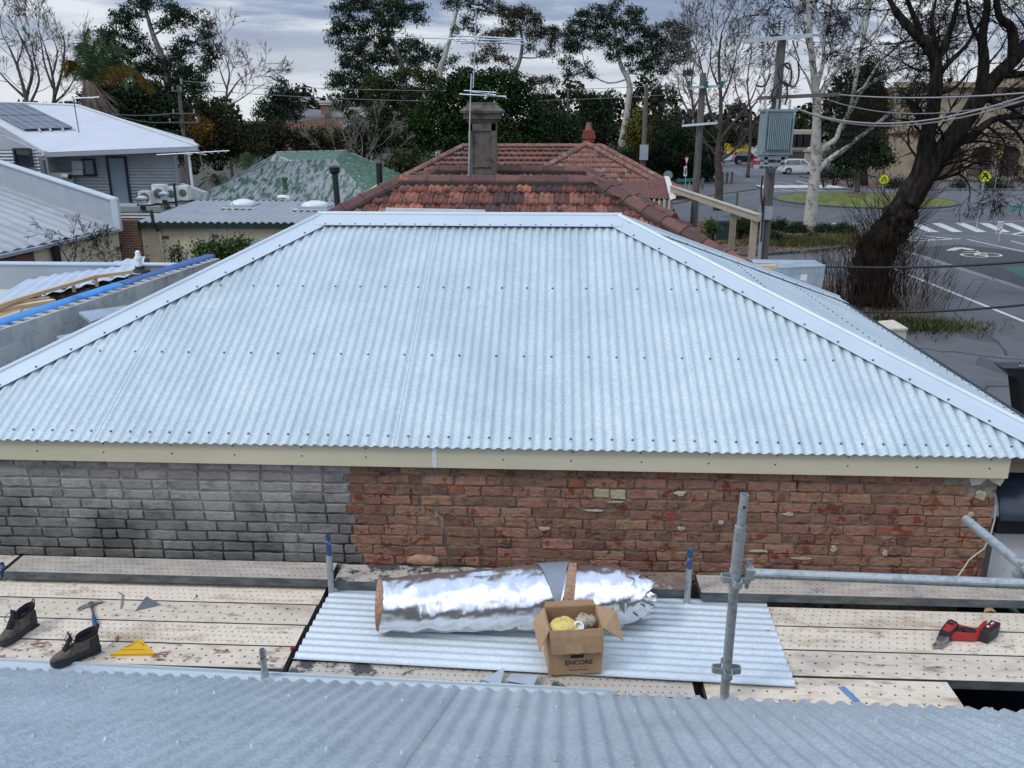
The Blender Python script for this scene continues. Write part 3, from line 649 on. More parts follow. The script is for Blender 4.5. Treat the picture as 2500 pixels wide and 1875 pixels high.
# middle bay, mostly under the loose sheet
plank(-1.62,.20,5.64,5.90,2.945,'plank_black', shift=.01, label='raised plank behind the foil roll, beside the blue spigot')
plank(.23,1.06,5.64,5.90,2.945,'plank_dirty', shift=.01, label='brown dirty raised plank behind the right end of the foil roll')
for i, (ya, yb) in enumerate(((5.36,5.62),(5.09,5.353),(4.82,5.083))):
    plank(-1.66,1.05,ya,yb,DZ-.018,'plank_ply', label=['deck plank under the far edge of the loose corrugated sheet','deck plank under the middle of the loose corrugated sheet','deck plank under the near half of the loose corrugated sheet'][i])
plank(-1.69,.93,4.53,4.79,DZ-.006,'plank_black', **fine, shift=.02, label='plank with black smudges below the cardboard box')
# right bay
plank(1.13,3.75,5.60,5.86,2.95,'plank_grey', **fine, label='raised plank along the red wall under the horizontal guard rail')
plank(1.10,3.75,5.350,5.595,DZ,'plank_ply', dx=.060, rows=4, r=.0078, label='deck plank behind the red power shears')
plank(1.10,3.75,5.066,5.343,DZ,'plank_ply', dx=.060, rows=4, r=.0078, shift=.02, label='deck plank under the blades of the red power shears')
plank(1.10,3.75,4.778,5.059,DZ,'plank_ply', label='wide-holed deck plank in front of the red power shears', shift=.04)
plank(1.00,2.56,4.47,4.768,DZ-.004,'plank_ply', label='shorter front plank with the strip of blue tape on it', shift=.02)
# transoms the planks rest on
for i, (x, lab) in enumerate(((-4.6,'left'),(-1.68,'blue spigot'),(1.08,'tall post'),(3.5,'right'))):
    m = MB(); m.cyl((x,3.6,2.755),(x,5.95,2.755),.024,10); tag(m.build('scaffold_transom','galv_pipe'), 'steel transom tube under the deck by the '+lab+(' end' if lab in('left','right') else ''), 'scaffold tube')
# loose corrugated sheet lying across the deck
sa = R(-2.4); o = Vector((-1.69, 4.775, DZ+.002))
U, V = Vector((-math.sin(sa), math.cos(sa), 0)), Vector((math.cos(sa), math.sin(sa), 0))
m = MB(); corr(m, o, U, V, (0,0,1), 0, .99, lambda q: (0, 3.27), amp=.0085, vsub=4); tag(m.build('roof_sheet', 'galv_sheet', smooth=True), 'loose corrugated sheet lying on the deck under the foil roll and cardboard box', 'roof sheet')
SHZ = DZ+.019
m = MB(); sc = [Vector((o.x+u, o.y+v, SHZ)) for u, v in ((2.55,.62),(2.4,.72))]
# pale flashing length along the near deck edge
m = MB(); prof = [(-.16,-.03),(-.16,.005),(0,.005),(.0,.022),(.012,.022),(.012,-.03)]
b_ = gz(1500,1688,DZ+.02); a_ = gz(0,1611,DZ+.02); a_ = a_+(a_-b_)*.25; a_.z = b_.z = DZ+.006
d_ = (b_-a_).normalized(); s_ = Vector((-d_.y, d_.x, 0))
m.add([p+s_*q+Vector((0,0,h)) for p in (a_,b_) for q,h in prof], [(k,k+1,7+k,6+k) for k in range(5)])
m.v = m.v; tag(m.build('gutter_length','galv_cap'), 'long pale metal gutter length along the near edge of the deck', 'gutter')
# ================================================================ scaffold tubes
def standard(px, py, Y, z1, blue, label, r=.0242, ztop_blue=None):
    b = gy(px, py, Y); t = thing('scaffold_post', (b.x, Y, 0), label, 'scaffold post')
    m = MB(); m.cyl((b.x,Y,0),(b.x,Y,z1-.16),.0242,14); m.build('tube','galv_pipe',t,smooth=False)
    m = MB(); m.pipe((b.x,Y,z1-.165),(b.x,Y,z1),.0195,.0155); s = m.build('spigot', 'blue_paint' if blue else 'galv_pipe', t)
    m = MB(); m.cyl((b.x-.002,Y-.0192,z1-.055),(b.x-.002,Y-.0215,z1-.055),.006,8); m.build('pin_hole','ink',s)
    return t
p = gy(800,1308,5.62); standard(800,1308,5.62,p.z,True,'short post with a blue-tipped spigot in front of the grey wall')
p = gy(1686,1340,5.60); standard(1686,1340,5.60,p.z,True,'short post with a blue spigot right of the foil roll')
p = gy(640,1585,4.56); standard(640,1585,4.56,p.z,False,'short galvanised spigot post at the near deck edge left of the loose sheet')
p = gy(3,1375,5.70); standard(3,1375,5.70,p.z,True,'blue spigot post cut off by the left frame edge')
# tall post with wedge cups
TY = 4.53; q = gy(1772,1640,TY); TX = q.x; tt = gy(1820,1207,TY).z
t = thing('scaffold_post', (TX,TY,0), 'tall galvanised scaffold post with cup brackets and guard rail on the right', 'scaffold post')
lean = .018; RZ_ = gy(1795,1412,TY).z
m = MB(); m.cyl((TX,TY,0),(TX+lean*.3,TY,RZ_-.06),.029,16); m.cyl((TX+lean*.3,TY,RZ_-.07),(TX+lean*.6,TY,tt-.20),.033,16); m.build('tube','galv_pipe',t)
m = MB(); m.pipe((TX+lean*.6,TY,tt-.21),(TX+lean,TY,tt),.0255,.0205); sp = m.build('spigot','galv_pipe',t)
m = MB(); m.cyl((TX+lean-.002,TY-.0250,tt-.07),(TX+lean-.002,TY-.0270,tt-.07),.008,8); m.build('pin_hole','ink',sp)
def cups(z, x):
    for s in (-1, 1):
        for ax in (0, 1):
            m = MB(); w, d, h = .050, .034, .040
            prof = [(.026,-.030),(.080,-.022),(.088,-.012),(.088,.012),(.080,.022),(.026,.030),(.026,.025),(.076,.017),(.083,.009),(.083,-.009),(.076,-.017),(.026,-.025)]
            poly = [Vector((x+s*a, TY+b, z-h/2)) if ax == 0 else Vector((x+b, TY+s*a, z-h/2)) for a, b in prof]
            m.extrude(poly, (0,0,h)); m.build('wedge_cup','galv_pipe',t)
cups(gy(1770,1633,TY).z, TX+.002); RZ_ = gy(1795,1412,TY).z; cups(RZ_, TX+.010)
# horizontal ledger to the right
ze = gy(2490,1423,4.55)
lt = thing('scaffold_ledger', (TX+1, TY, RZ_), 'horizontal galvanised guard rail running right from the tall post', 'scaffold tube')
m = MB(); a_ = gy(1838,1400,TY); b_ = gy(2640,1431,TY-.06); m.cyl(a_,b_,.030,16); m.build('tube','galv_pipe',lt)
m = MB(); m.box((TX+.088,TY,a_.z),(.05,.055,.066)); m.box((TX+.082,TY,a_.z+.06),(.036,.012,.07)); m.box((TX+.078,TY,a_.z-.07),(.020,.012,.06)); m.build('wedge_end','galv_pipe',lt)
# tube rising back to the left at the right edge, with its clamp
ct = thing('scaffold_brace', gy(2480,1400,4.6), 'short scaffold tube slanting in at the right frame edge beside the red wall', 'scaffold tube')
e0, e1 = gy(2358,1268,5.35), gy(2500,1385,4.62)
m = MB(); m.cyl(e0, e1+(e1-e0)*.25, .030, 16); m.build('tube','galv_pipe',ct)
c = gy(2490,1392,4.62); m = MB(); m.cyl(c+Vector((0,0,-.09)), c+Vector((0,0,.05)), .014, 10); m.lathe(c+Vector((0,0,-.03)), [(.034,-.02),(.036,0),(.034,.02)], 12); m.cyl(c+Vector((0,0,.045)), c+Vector((0,0,.062)), .022, 6); m.build('clamp','galv_pipe',ct)
# ================================================================ things lying on the deck
from mathutils.geometry import tessellate_polygon
def plate(m, loops, h, up=Vector((0,0,1))):
    """flat plate with holes: loops of 3D points (outer first), thickness h along up"""
    tris = tessellate_polygon(loops); pts = [p for l in loops for p in l]; n = len(pts)
    vs = [Vector(p) for p in pts] + [Vector(p)+up*h for p in pts]
    fs = [tuple(t) for t in tris] + [tuple(i+n for i in t)[::-1] for t in tris]
    k = 0
    for l in loops:
        c = len(l); fs += [(k+i, k+(i+1) % c, n+k+(i+1) % c, n+k+i) for i in range(c)]; k += c
    m.add(vs, fs)
def pxpoly(pts, z): return [gz(x, y, z) for x, y in pts]
def text_mesh(body, size, align='CENTER', spacing=1.0, bold=0.0):
    cu = bpy.data.curves.new('txt', 'FONT'); cu.body = body; cu.size = size; cu.align_x = align; cu.space_character = spacing; cu.offset = bold; cu.fill_mode = 'BOTH'; cu.resolution_u = 3
    ob = bpy.data.objects.new('txt', cu); COL.objects.link(ob)
    dg = bpy.context.evaluated_depsgraph_get(); me = bpy.data.meshes.new_from_object(ob.evaluated_get(dg))
    bpy.data.objects.remove(ob); bpy.data.curves.remove(cu)
    return me
def text_on(body, size, at, right, up, mt, parent, name='lettering', spacing=1.0, bold=0.0):
    me = text_mesh(body, size, spacing=spacing, bold=bold); right, up = Vector(right).normalized(), Vector(up).normalized()
    o0 = wloc(parent) if parent else Vector((0,0,0)); at = Vector(at)
    for v in me.vertices: v.co = at + right*v.co.x + up*v.co.y - o0
    me.materials.clear(); me.materials.append(MAT[mt]); me.update()
    o = bpy.data.objects.new(name, me); COL.objects.link(o); o.parent = parent
    return o
# ---- foil-faced insulation roll
def roll():
    t = thing('insulation_roll', (-.1,5.25,SHZ), 'big silver foil insulation roll lying on the loose corrugated sheet', 'insulation')
    a = Vector((-1.15, 5.185, 0)); b = Vector((.47, 5.33, 0)); ax = (b-a).normalized(); sd = Vector((-ax.y, ax.x, 0)); RR = .172
    def Rs(s): return .186+.036*min(1,max(0,s/1.2))
    def surf(s, th, r, seed=0.0, wr=1.0):
        # th=0 at the top, runs towards the camera side; slumped on the sheet
        w = .55*wr
        x = s*6.0; 
        cre = abs(noise.noise(Vector((x*.8, th*1.6+s*2.0, seed))))*.030 + abs(noise.noise(Vector((x*2.2+th*1.5, th*3.2, seed+5))))*.013
        fold = noise.noise(Vector((s*1.5, th*.9, seed+9)))*.018
        dr = w*(-cre+fold)
        low = 1 if math.cos(th) > -.2 else 1+ (abs(math.cos(th))-.2)*.05
        rr = (r+dr)*low
        y = -math.sin(th)*rr*1.12; z = math.cos(th)*rr*.98
        return y, max(z, -r*.93)
    def tube(s0, s1, r0, r1, mt, name, ns, na=72, seed=0.0, edge=None, th0=0, th1=2*math.pi, lift=0.0, wr=1.0):
        m = MB(); vs = []
        full = abs(th1-th0-2*math.pi) < 1e-6; cols = na if full else na+1
        for i in range(ns+1):
            for k in range(cols):
                th = th0+(th1-th0)*k/na; s = s0+(s1-s0)*i/ns
                if edge: s = edge(s, i/ns, th)
                dr_ = Rs(s)-.172; y, z = surf(s, th, r0+(r1-r0)*i/ns+dr_, seed, wr)
                c = a + ax*s
                vs.append(c + sd*y + Vector((0,0,SHZ+Rs(s)*.93+z)) + Vector((0,0,lift*math.cos(th))) + sd*(math.sin(th)*-lift))
        fs = [(i*cols+k, (i+1)*cols+k, (i+1)*cols+(k+1) % cols, i*cols+(k+1) % cols) for i in range(ns) for k in range(na)]
        m.add(vs, fs); return m.build(name, mt, t, smooth=True)
    # y sign: positive "sin" side must face the camera (-Y), sd points to +Y
    def S(th): return th
    main = tube(.0, 1.14, .172, .178, 'foil', 'foil_sheet', 90, edge=lambda s,q,th: s+(.02*math.sin(th*2) if q in (0,) else 0) + ((math.cos(th-.2)-1)*-.10 if q > .999 else 0), seed=1.0)
    tube(1.10, 1.66, .166, .160, 'foil', 'inner_foil', 40, seed=3.0)
    for i, (s0, s1, r) in enumerate(((1.60,1.74,.150),(1.68,1.80,.138),(1.74,1.845,.118),(1.79,1.88,.090))):
        tube(s0, s1, r, r*.94, 'foil', 'foil_layer', 14, na=48, seed=11.0+i*3, edge=lambda s,q,th,i=i: s+.022*q*math.sin(th*7+i*2)+.012*q*math.sin(th*17+i), wr=1.7)
    m = MB(); c = a+ax*1.86+Vector((0,0,SHZ+Rs(1.8)*.93)); m.lathe(c, [(.13,0),(.05,.006),(.0,.008)], 24, axis=ax); m.build('roll_core','foil',t)
    # wool showing at the left end
    tube(-.038, .012, .160, .166, 'wool_tan', 'wool_end', 6, seed=20.0, wr=.7)
    m = MB()
    for j, rr in enumerate((.174,.142,.110,.078,.046)):
        c = a-ax*(.038-.004*(j % 2))+Vector((0,0,SHZ+Rs(0)*.93)); n = 40
        vs = []
        for r2 in (rr, rr-.034):
            for k in range(n):
                th = 2*math.pi*k/n; y, z = surf(-.03, th, max(.001,r2), 20.0, .7*r2/.16); vs.append(c + sd*y + Vector((0,0,z)))
        m.add(vs, [(k,(k+1)%n,n+(k+1)%n,n+k) for k in range(n)])
    m.build('wool_face','wool_tan',t)
    # grey backing folded over the top and its wool edge
    tube(1.06, 1.32, .181, .181, 'grey_sheet', 'folded_backing', 20, na=30, seed=1.0, th0=-.75, th1=1.30, lift=.006, wr=.3,
         edge=lambda s,q,th: (1.06+.13*max(0,(th+.75)/2.05)) + q*max(.004,(.27*(1-max(0,(th+.75)/2.05)*.93))))
    tube(1.30, 1.37, .176, .176, 'wool_tan', 'wool_edge', 8, na=30, seed=30.0, th0=-.85, th1=1.45, lift=.010, wr=.8,
         edge=lambda s,q,th: (1.335-.115*max(0,(th+.85)/2.3)) + q*(.045+.035*max(0,(th+.85)/2.3)))
    return t
roll()
m = MB(); m.blob(gz(1035,1372,2.96)+Vector((0,.0,.02)), (.14,.05,.05), 7, 14, .14, 4); tag(m.build('wool_scrap','wool_tan',smooth=True),'tan wool scrap poking out behind the foil roll','insulation')
# ---- cardboard box
def box():
    z0 = SHZ; FL, FR = gz(1340,1649,z0), gz(1469,1642,z0); FL.z = FR.z = z0
    right = (FR-FL).normalized(); back = Vector((-right.y, right.x, 0)); wd = (FR-FL).length; dp = .27; h = gy(1339,1541,FL.y).z - z0; tk = .005
    t = thing('cardboard_box', FL+right*wd/2+back*dp/2, 'open brown cardboard box on the loose corrugated sheet', 'box')
    def P(u, v, w): return FL + right*u + back*v + Vector((0,0,w))
    def panel(name, pts, n, mt='card', par=t):
        m = MB(); m.extrude(pts, Vector(n).normalized()*tk); return m.build(name, mt, par)
    fr = panel('front_wall', [P(0,0,0),P(wd,0,0),P(wd,0,h),P(0,0,h)], back)
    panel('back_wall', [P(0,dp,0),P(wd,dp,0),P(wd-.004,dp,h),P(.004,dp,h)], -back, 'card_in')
    lw = panel('left_wall', [P(-.001,tk,0),P(-.001,dp-tk,0),P(-.001,dp-tk,h),P(-.001,tk,h)], right)
    panel('right_wall', [P(wd+.001,tk,0),P(wd+.001,dp-tk,0),P(wd+.001,dp-tk,h),P(wd+.001,tk,h)], -right)
    panel('bottom', [P(tk,tk,.002),P(wd-tk,tk,.002),P(wd-tk,dp-tk,.002),P(tk,dp-tk,.002)], (0,0,1))
    fh = .155
    m = MB(); vs = []; nn = 10                          # drooping front flap with a torn lower edge
    for i in range(nn+1):
        u = wd*(.0+i/nn); tear = (.010 if 4 <= i <= 6 else 0) + .004*math.sin(i*2.2)
        for j, (q, dv) in enumerate(((0,.0),(.25,.012),(.6,.020),(1,.024))):
            vs.append(P(u + (.012*q if i == 0 else 0), -.003-dv - (.012 if (j == 3 and 4 <= i <= 6) else 0), h-.001-q*(fh-tear)))
    m.add(vs, [(i*4+j, (i+1)*4+j, (i+1)*4+j+1, i*4+j+1) for i in range(nn) for j in range(3)]); ff = m.build('front_flap','card',t)
    md = ff.modifiers.new('thick','SOLIDIFY'); md.thickness = .004
    panel('left_flap', [P(-.002,0,h),P(-.002,dp,h),P(-.075,dp-.02,h-.095),P(-.060,-.01,h-.145)], (-.6,0,.5))
    panel('right_flap', [P(wd+.002,0,h),P(wd+.002,dp,h),P(wd+.135,dp-.035,h-.030),P(wd+.125,-.03,h-.078)], (.25,0,.6))
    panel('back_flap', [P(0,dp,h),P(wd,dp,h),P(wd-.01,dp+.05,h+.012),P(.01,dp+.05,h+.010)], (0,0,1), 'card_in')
    c = P(wd*.56, -.0022, 0); nrm = -back
    text_on('ENCORE', .046, c+Vector((0,0,.072)), right, (0,0,1), 'ink', fr, bold=.0008)
    text_on('SHEETMETAL', .015, c+Vector((0,0,.048)), right, (0,0,1), 'ink', fr, spacing=1.7)
    m = MB(); x = -.062
    rnd = random.Random(2)
    while x < .062:                                       # a line of print too small to read
        w = rnd.uniform(.006,.016); m.box(c+right*(x+w/2)+Vector((0,0,.033)), (w,.0008,.005), rz=math.atan2(right.y,right.x)); x += w+.004
    m.build('small_print','ink',fr)
    m = MB(); m.box(c+right*-.012+Vector((0,0,.133)), (.085,.0012,.022), rz=math.atan2(right.y,right.x)); m.build('hand_hole','ink',fr)
    # things inside
    m = MB(); m.blob(P(.105,.11,h-.055),(.098,.09,.065),8,16,.07,3); tag(m.build('insulation_wad','wool_yellow',smooth=True),'wad of yellow wool insulation inside the cardboard box','insulation')
    m = MB(); cc = P(.20,.075,h-.022); axd = (back*-.55+Vector((0,0,.8))+right*.1).normalized()
    m.lathe(cc-axd*.045, [(.033,0),(.037,.004),(.037,.042),(.033,.046),(.024,.046),(.024,.02)], 18, axis=axd); tag(m.build('tape_roll','white_plastic',smooth=False),'white tape roll sticking up inside the cardboard box','tape')
    m = MB(); m.blob(P(.245,.16,h-.045),(.055,.05,.05),8,14,.22,8); m.blob(P(.288,.15,h-.035),(.035,.035,.04),7,12,.25,9); tag(m.build('rag','rag',smooth=True),'crumpled beige rag in the right corner of the cardboard box','rag')
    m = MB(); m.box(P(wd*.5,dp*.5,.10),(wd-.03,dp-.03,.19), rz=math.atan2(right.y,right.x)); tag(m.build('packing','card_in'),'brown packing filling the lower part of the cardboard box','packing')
box()
# ---- boots
def boot(toe, heel, z, label, seed, tongue=1):
    toe, heel = Vector(toe), Vector(heel); toe.z = heel.z = z
    f = (toe-heel); L = .305; f.normalize(); s = Vector((f.y, -f.x, 0))   # s: right-hand side when looking along f
    o = heel; t = thing('work_boot', o+f*.15, label, 'boot', 'pair of work boots')
    def P(x, y, h): return o + f*x + s*y + Vector((0,0,h))
    n = 28
    def ring(x0, x1, w0, w1, h, tilt=0.0, p=2.4):   # heel at x0, toe at x1; w0 heel half-width, w1 ball half-width
        out = []
        for k in range(n):
            a = 2*math.pi*k/n; c, si = math.cos(a), math.sin(a)
            cx, rx = (x0+x1)/2, (x1-x0)/2
            ex = math.copysign(abs(c)**(2/p), c); ey = math.copysign(abs(si)**(2/p), si)
            x = cx+rx*ex; q = (x-x0)/(x1-x0); w = w0+(w1-w0)*min(1,max(0,q*1.6-.25))
            w *= 1-.10*math.exp(-((q-.38)/.14)**2)
            out.append(P(x, ey*w + .004*math.sin(q*4), h + tilt*(q-.0) ))
        return out
    def loft(m, rings, cap0=False, cap1=False):
        k = len(rings); m.add([p for r_ in rings for p in r_], [(i*n+j, i*n+(j+1)%n, (i+1)*n+(j+1)%n, (i+1)*n+j) for i in range(k-1) for j in range(n)] + ([tuple(range(n))[::-1]] if cap0 else []) + ([tuple((k-1)*n+j for j in range(n))] if cap1 else []))
    m = MB(); loft(m, [ring(-.004,.300,.038,.050,.004,.008), ring(-.010,.308,.042,.055,.014,.010), ring(-.010,.310,.043,.056,.034,.008), ring(-.004,.303,.040,.052,.040,.010)], True, True); so = m.build('sole','boot_rubber',t)
    m = MB(); m.box(P(.035,0,-.000)+Vector((0,0,.006)),(.07,.07,.012), rz=math.atan2(f.y,f.x)); m.build('heel_block','boot_rubber',so)
    m = MB(); loft(m, [ring(.0,.302,.038,.050,.036,.010), ring(.0,.300,.038,.051,.052,.010), ring(.002,.293,.037,.048,.070,.006), ring(.004,.268,.037,.043,.088,.0), ring(.004,.225,.037,.040,.100,.0), ring(.003,.185,.037,.038,.112,-.004), ring(.001,.158,.037,.037,.126,-.006), ring(-.002,.142,.039,.039,.142,-.010), ring(-.006,.137,.042,.042,.158,-.016), ring(-.010,.138,.044,.044,.172,-.022),
                        ring(-.006,.134,.041,.041,.172,-.022), ring(.0,.128,.034,.034,.150,-.015), ring(.01,.12,.028,.028,.10,0)], False, True); up = m.build('upper','boot_leather',t,smooth=True)
    # rubber toe and rand
    m = MB(); loft(m, [ring(-.004,.306,.041,.053,.036,.010), ring(-.003,.306,.040,.053,.056,.006), ring(.0,.302,.0385,.0515,.058,.006)]); m.build('rubber_rand','boot_rubber',t,smooth=True)
    m = MB(); loft(m, [ring(-.0035,.143,.0400,.0400,.140,-.010), ring(-.0085,.139,.0435,.0435,.158,-.016), ring(-.0125,.140,.0460,.0460,.171,-.022), ring(-.0110,.138,.0455,.0455,.177,-.022), ring(-.006,.134,.041,.041,.174,-.022)]); m.build('collar','boot_black',t,smooth=True)
    m = MB(); loft(m, [ring(-.004,.075,.0405,.0405,.050,.0), ring(-.004,.072,.0400,.0400,.095,-.004), ring(-.003,.060,.0388,.0388,.120,-.006)]); m.build('heel_counter','boot_rubber',t,smooth=True)
    # dark lining, tongue, laces
    m = MB(); loft(m, [ring(-.003,.131,.0395,.0395,.1735,-.022), ring(.004,.124,.032,.032,.150,-.015), ring(.01,.12,.03,.03,.105,0)], False, True); m.build('lining','boot_black',t)
    m = MB(); vs = []
    for i in range(7):
        q = i/6; x = .215-.085*q; h = .092+.115*q**1.1
        for y in (-.026,-.012,0,.012,.026): vs.append(P(x+.012-abs(y)*.25+.02*max(0,q-.7)*4*tongue, y*(1-.15*q), h+.008-abs(y)*.12))
    m.add(vs, [(i*5+j,(i+1)*5+j,(i+1)*5+j+1,i*5+j+1) for i in range(6) for j in range(4)]); tg = m.build('tongue','boot_black',t,smooth=True); tg.modifiers.new('thick','SOLIDIFY').thickness = .006
    m = MB()
    for i in range(5):
        q = i/5; x = .205-.062*q; h = .110+.075*q
        m.tube([P(x,-.028,h-.012),P(x+.012,-.012,h+.006),P(x+.014,.012,h+.006),P(x+.003,.028,h-.012)], .0028, 5)
    m.tube([P(.148,-.02,.19),P(.175,-.045,.165),P(.18,-.062,.12),P(.20,-.066,.085)], .0026, 5); m.tube([P(.148,.02,.19),P(.165,.05,.175),P(.19,.055,.14),P(.17,.056,.11)], .0026, 5)
    m.tube([P(.15,0,.195),P(.19,-.03,.19),P(.20,-.05,.165),P(.165,-.04,.17)], .0026, 5)
    m.build('laces','boot_black',t)
    m = MB(); m.tube([P(-.008,-.010,.165),P(-.016,-.008,.190),P(-.018,0,.198),P(-.016,.008,.190),P(-.008,.010,.165)], .004, 6); m.build('pull_loop','boot_black',t)
boot(gz(8,1580,DZ), gz(88,1525,DZ), DZ+.002, 'left work boot with black laces, nearer the frame edge', 1)
boot(gz(140,1622,DZ+.03), gz(245,1590,DZ), DZ+.012, 'right work boot standing beside the yellow square', 2, tongue=1.6)
# ---- claw hammer
def hammer():
    h0, h1 = gz(233,1530,DZ+.015), gz(222,1470,DZ+.015); d = (h1-h0).normalized(); L = .30; s = Vector((d.y,-d.x,0)); h0.z = DZ+.016
    t = thing('claw_hammer', h0+d*.15-Vector((0,0,.016)), 'claw hammer with a blue handle lying on the deck', 'hammer')
    P = lambda x, y, z=0: h0 + d*x*1.16 + s*y*1.25 + Vector((0,0,z))
    m = MB(); m.tube([P(0,0),P(.01,0),P(.05,0),P(.10,0),P(.135,0)], [.013,.0165,.0155,.014,.011], 10); m.build('handle','blue_grip',t,smooth=True)
    m = MB(); m.tube([P(.13,0),P(.27,0)], [.0085,.010], 8); m.build('shaft','steel',t)
    m = MB(); m.box(P(.285,.0),(.04,.034,.028), rz=math.atan2(d.y,d.x)); m.tube([P(.287,.012),P(.292,.03),P(.294,.040)], [.012,.010,.012], 10); m.cyl(P(.294,.040),P(.297,.062),.0145,14); 
    for k in (-1,1): m.tube([P(.285,-.012,k*.004),P(.284,-.035,k*.006),P(.272,-.060,k*.007),P(.252,-.080,k*.008)], [.011,.009,.006,.002], 6)
    m.build('head','steel',t,smooth=False)
hammer()
# ---- yellow rafter square
def square():
    z = DZ+.004; out = pxpoly([(270,1599),(378,1597),(343,1560)], z); c = (out[0]+out[1]+out[2])/3
    t = thing('rafter_square', (c.x,c.y,DZ), 'yellow plastic rafter square on the deck beside a boot', 'square')
    def slot(a, b, w):
        a, b = gz(*a,z), gz(*b,z); d = (b-a).normalized(); n = Vector((-d.y,d.x,0))*w; return [a-n,b-n,b+n,a+n][::-1]
    m = MB(); plate(m, [out, slot((294,1588),(354,1587),.004), slot((309,1581),(339,1566),.0035)], .004); m.build('blade','yellow_plastic',t)
    m = MB(); a, b = gz(270,1600,z), gz(378,1598,z); m.beam(a+Vector((0,0,.004)), b+Vector((0,0,.004)), .012, .018); m.build('fence','yellow_plastic',t)
    m = MB(); a, b = gz(343,1569,z+.005), gz(352,1576,z+.005); m.beam(a,b,.004,.001); m.build('mark','ink',t)
square()
# ---- small offcuts and tools
def offcut(name, px, z, h, mt, label, cat='offcut'):
    m = MB(); m.extrude(pxpoly(px, z), (0,0,h)); return tag(m.build(name, mt), label, cat)
offcut('metal_offcut', [(330,1492),(357,1456),(394,1477)], DZ+.002, .002, 'grey_offcut', 'dark grey triangular metal offcut right of the hammer')
m = MB(); a, b, c = gz(296,1486,DZ+.003), gz(300,1452,DZ+.006), gz(292,1451,DZ+.03); m.beam(a,b,.014,.002); m.beam(b,b+Vector((-.028,-.004,.022)),.014,.002); tag(m.build('metal_strip','steel_light'),'narrow bent bright metal strip between hammer and triangle','offcut')
t = thing('screwdriver', gz(275,1572,DZ), 'small wooden-handled screwdriver left of the yellow square', 'screwdriver')
m = MB(); a, b = gz(265,1577,DZ+.006), gz(281,1566,DZ+.010); m.cyl(a,b,.0028,6); m.build('shaft','steel',t); m = MB(); e = gz(288,1552,DZ+.012); m.tube([b,b.lerp(e,.2),b.lerp(e,.8),e],[.005,.009,.010,.006],8); m.build('handle','wood_handle',t,smooth=True)
t = thing('loose_screw', gz(476,1461,DZ), 'dark roofing screw lying on the deck right of the triangle', 'screw')
m = MB(); a, b = gz(472,1464,DZ+.004), gz(480,1455,DZ+.006); m.tube([a,b],[.001,.003],6); m.build('shank','steel',t); m = MB(); m.cyl(b,b+(b-a).normalized()*.006,.007,6); m.build('screw_head','tool_black',t)
m = MB(); vs = pxpoly([(1176,1659),(1222,1677),(1232,1640)], DZ+.012); vs[1].z += .004; vs[2].z += .03; m.extrude(vs, (0,0,.0015)); tag(m.build('metal_offcut','light_offcut'),'pale triangular metal offcut, left of two below the box','offcut')
m = MB(); vs = pxpoly([(1233,1662),(1250,1645),(1314,1652),(1302,1676)], DZ+.012); vs[2].z += .012; vs[3].z += .006; m.extrude(vs, (0,0,.0015)); v2 = [vs[2],vs[3],vs[3]+Vector((.012,0,.03)),vs[2]+Vector((.012,0,.03))]; m.extrude(v2,(.0015,0,0)); tag(m.build('metal_offcut','light_offcut'),'pale four-sided metal offcut, right of two below the box','offcut')
offcut('tape_strip', [(2046,1677),(2062,1676),(2100,1711),(2084,1713)], DZ+.001, .0015, 'blue_tape', 'strip of blue tape on the short front plank', 'tape')
m = MB(); m.blob(gz(713,1583,DZ+.015),(.018,.014,.012),5,8,.3,2); tag(m.build('rag_scrap','red_rag'),'small dark red scrap at the corner of the loose sheet','scrap')
m = MB(); c = gz(2414,1491,DZ+.014); vs = [c+Vector((x,y,h)) for x,y,h in ((-.04,-.01,-.008),(-.02,.015,.02),(.005,.018,.032),(.035,.0,.010),(.05,-.012,-.006),(.01,-.012,.006),(-.015,-.012,.0))]; m.add(vs,[(0,1,6),(1,2,5,6),(2,3,5),(3,4,5)]); o = tag(m.build('dead_leaf','leaf_dead'),'curled brown dead leaf above the power shears','leaf'); o.modifiers.new('thick','SOLIDIFY').thickness = .0015
m = MB(); c = gz(1870,1540,SHZ); m.tube([c,c+Vector((.03,.0,.003))],[.004,.002],6); tag(m.build('loose_screw','steel'),'small screw lying at the right end of the loose sheet','screw')
m = MB(); c = gz(1635,1664,DZ+.004); m.tube([c+Vector((-.03,0,0)),c+Vector((.02,.004,.004))],[.0015,.004],6); tag(m.build('loose_screw','steel'),'small screw on the smudged plank right of the box','screw')
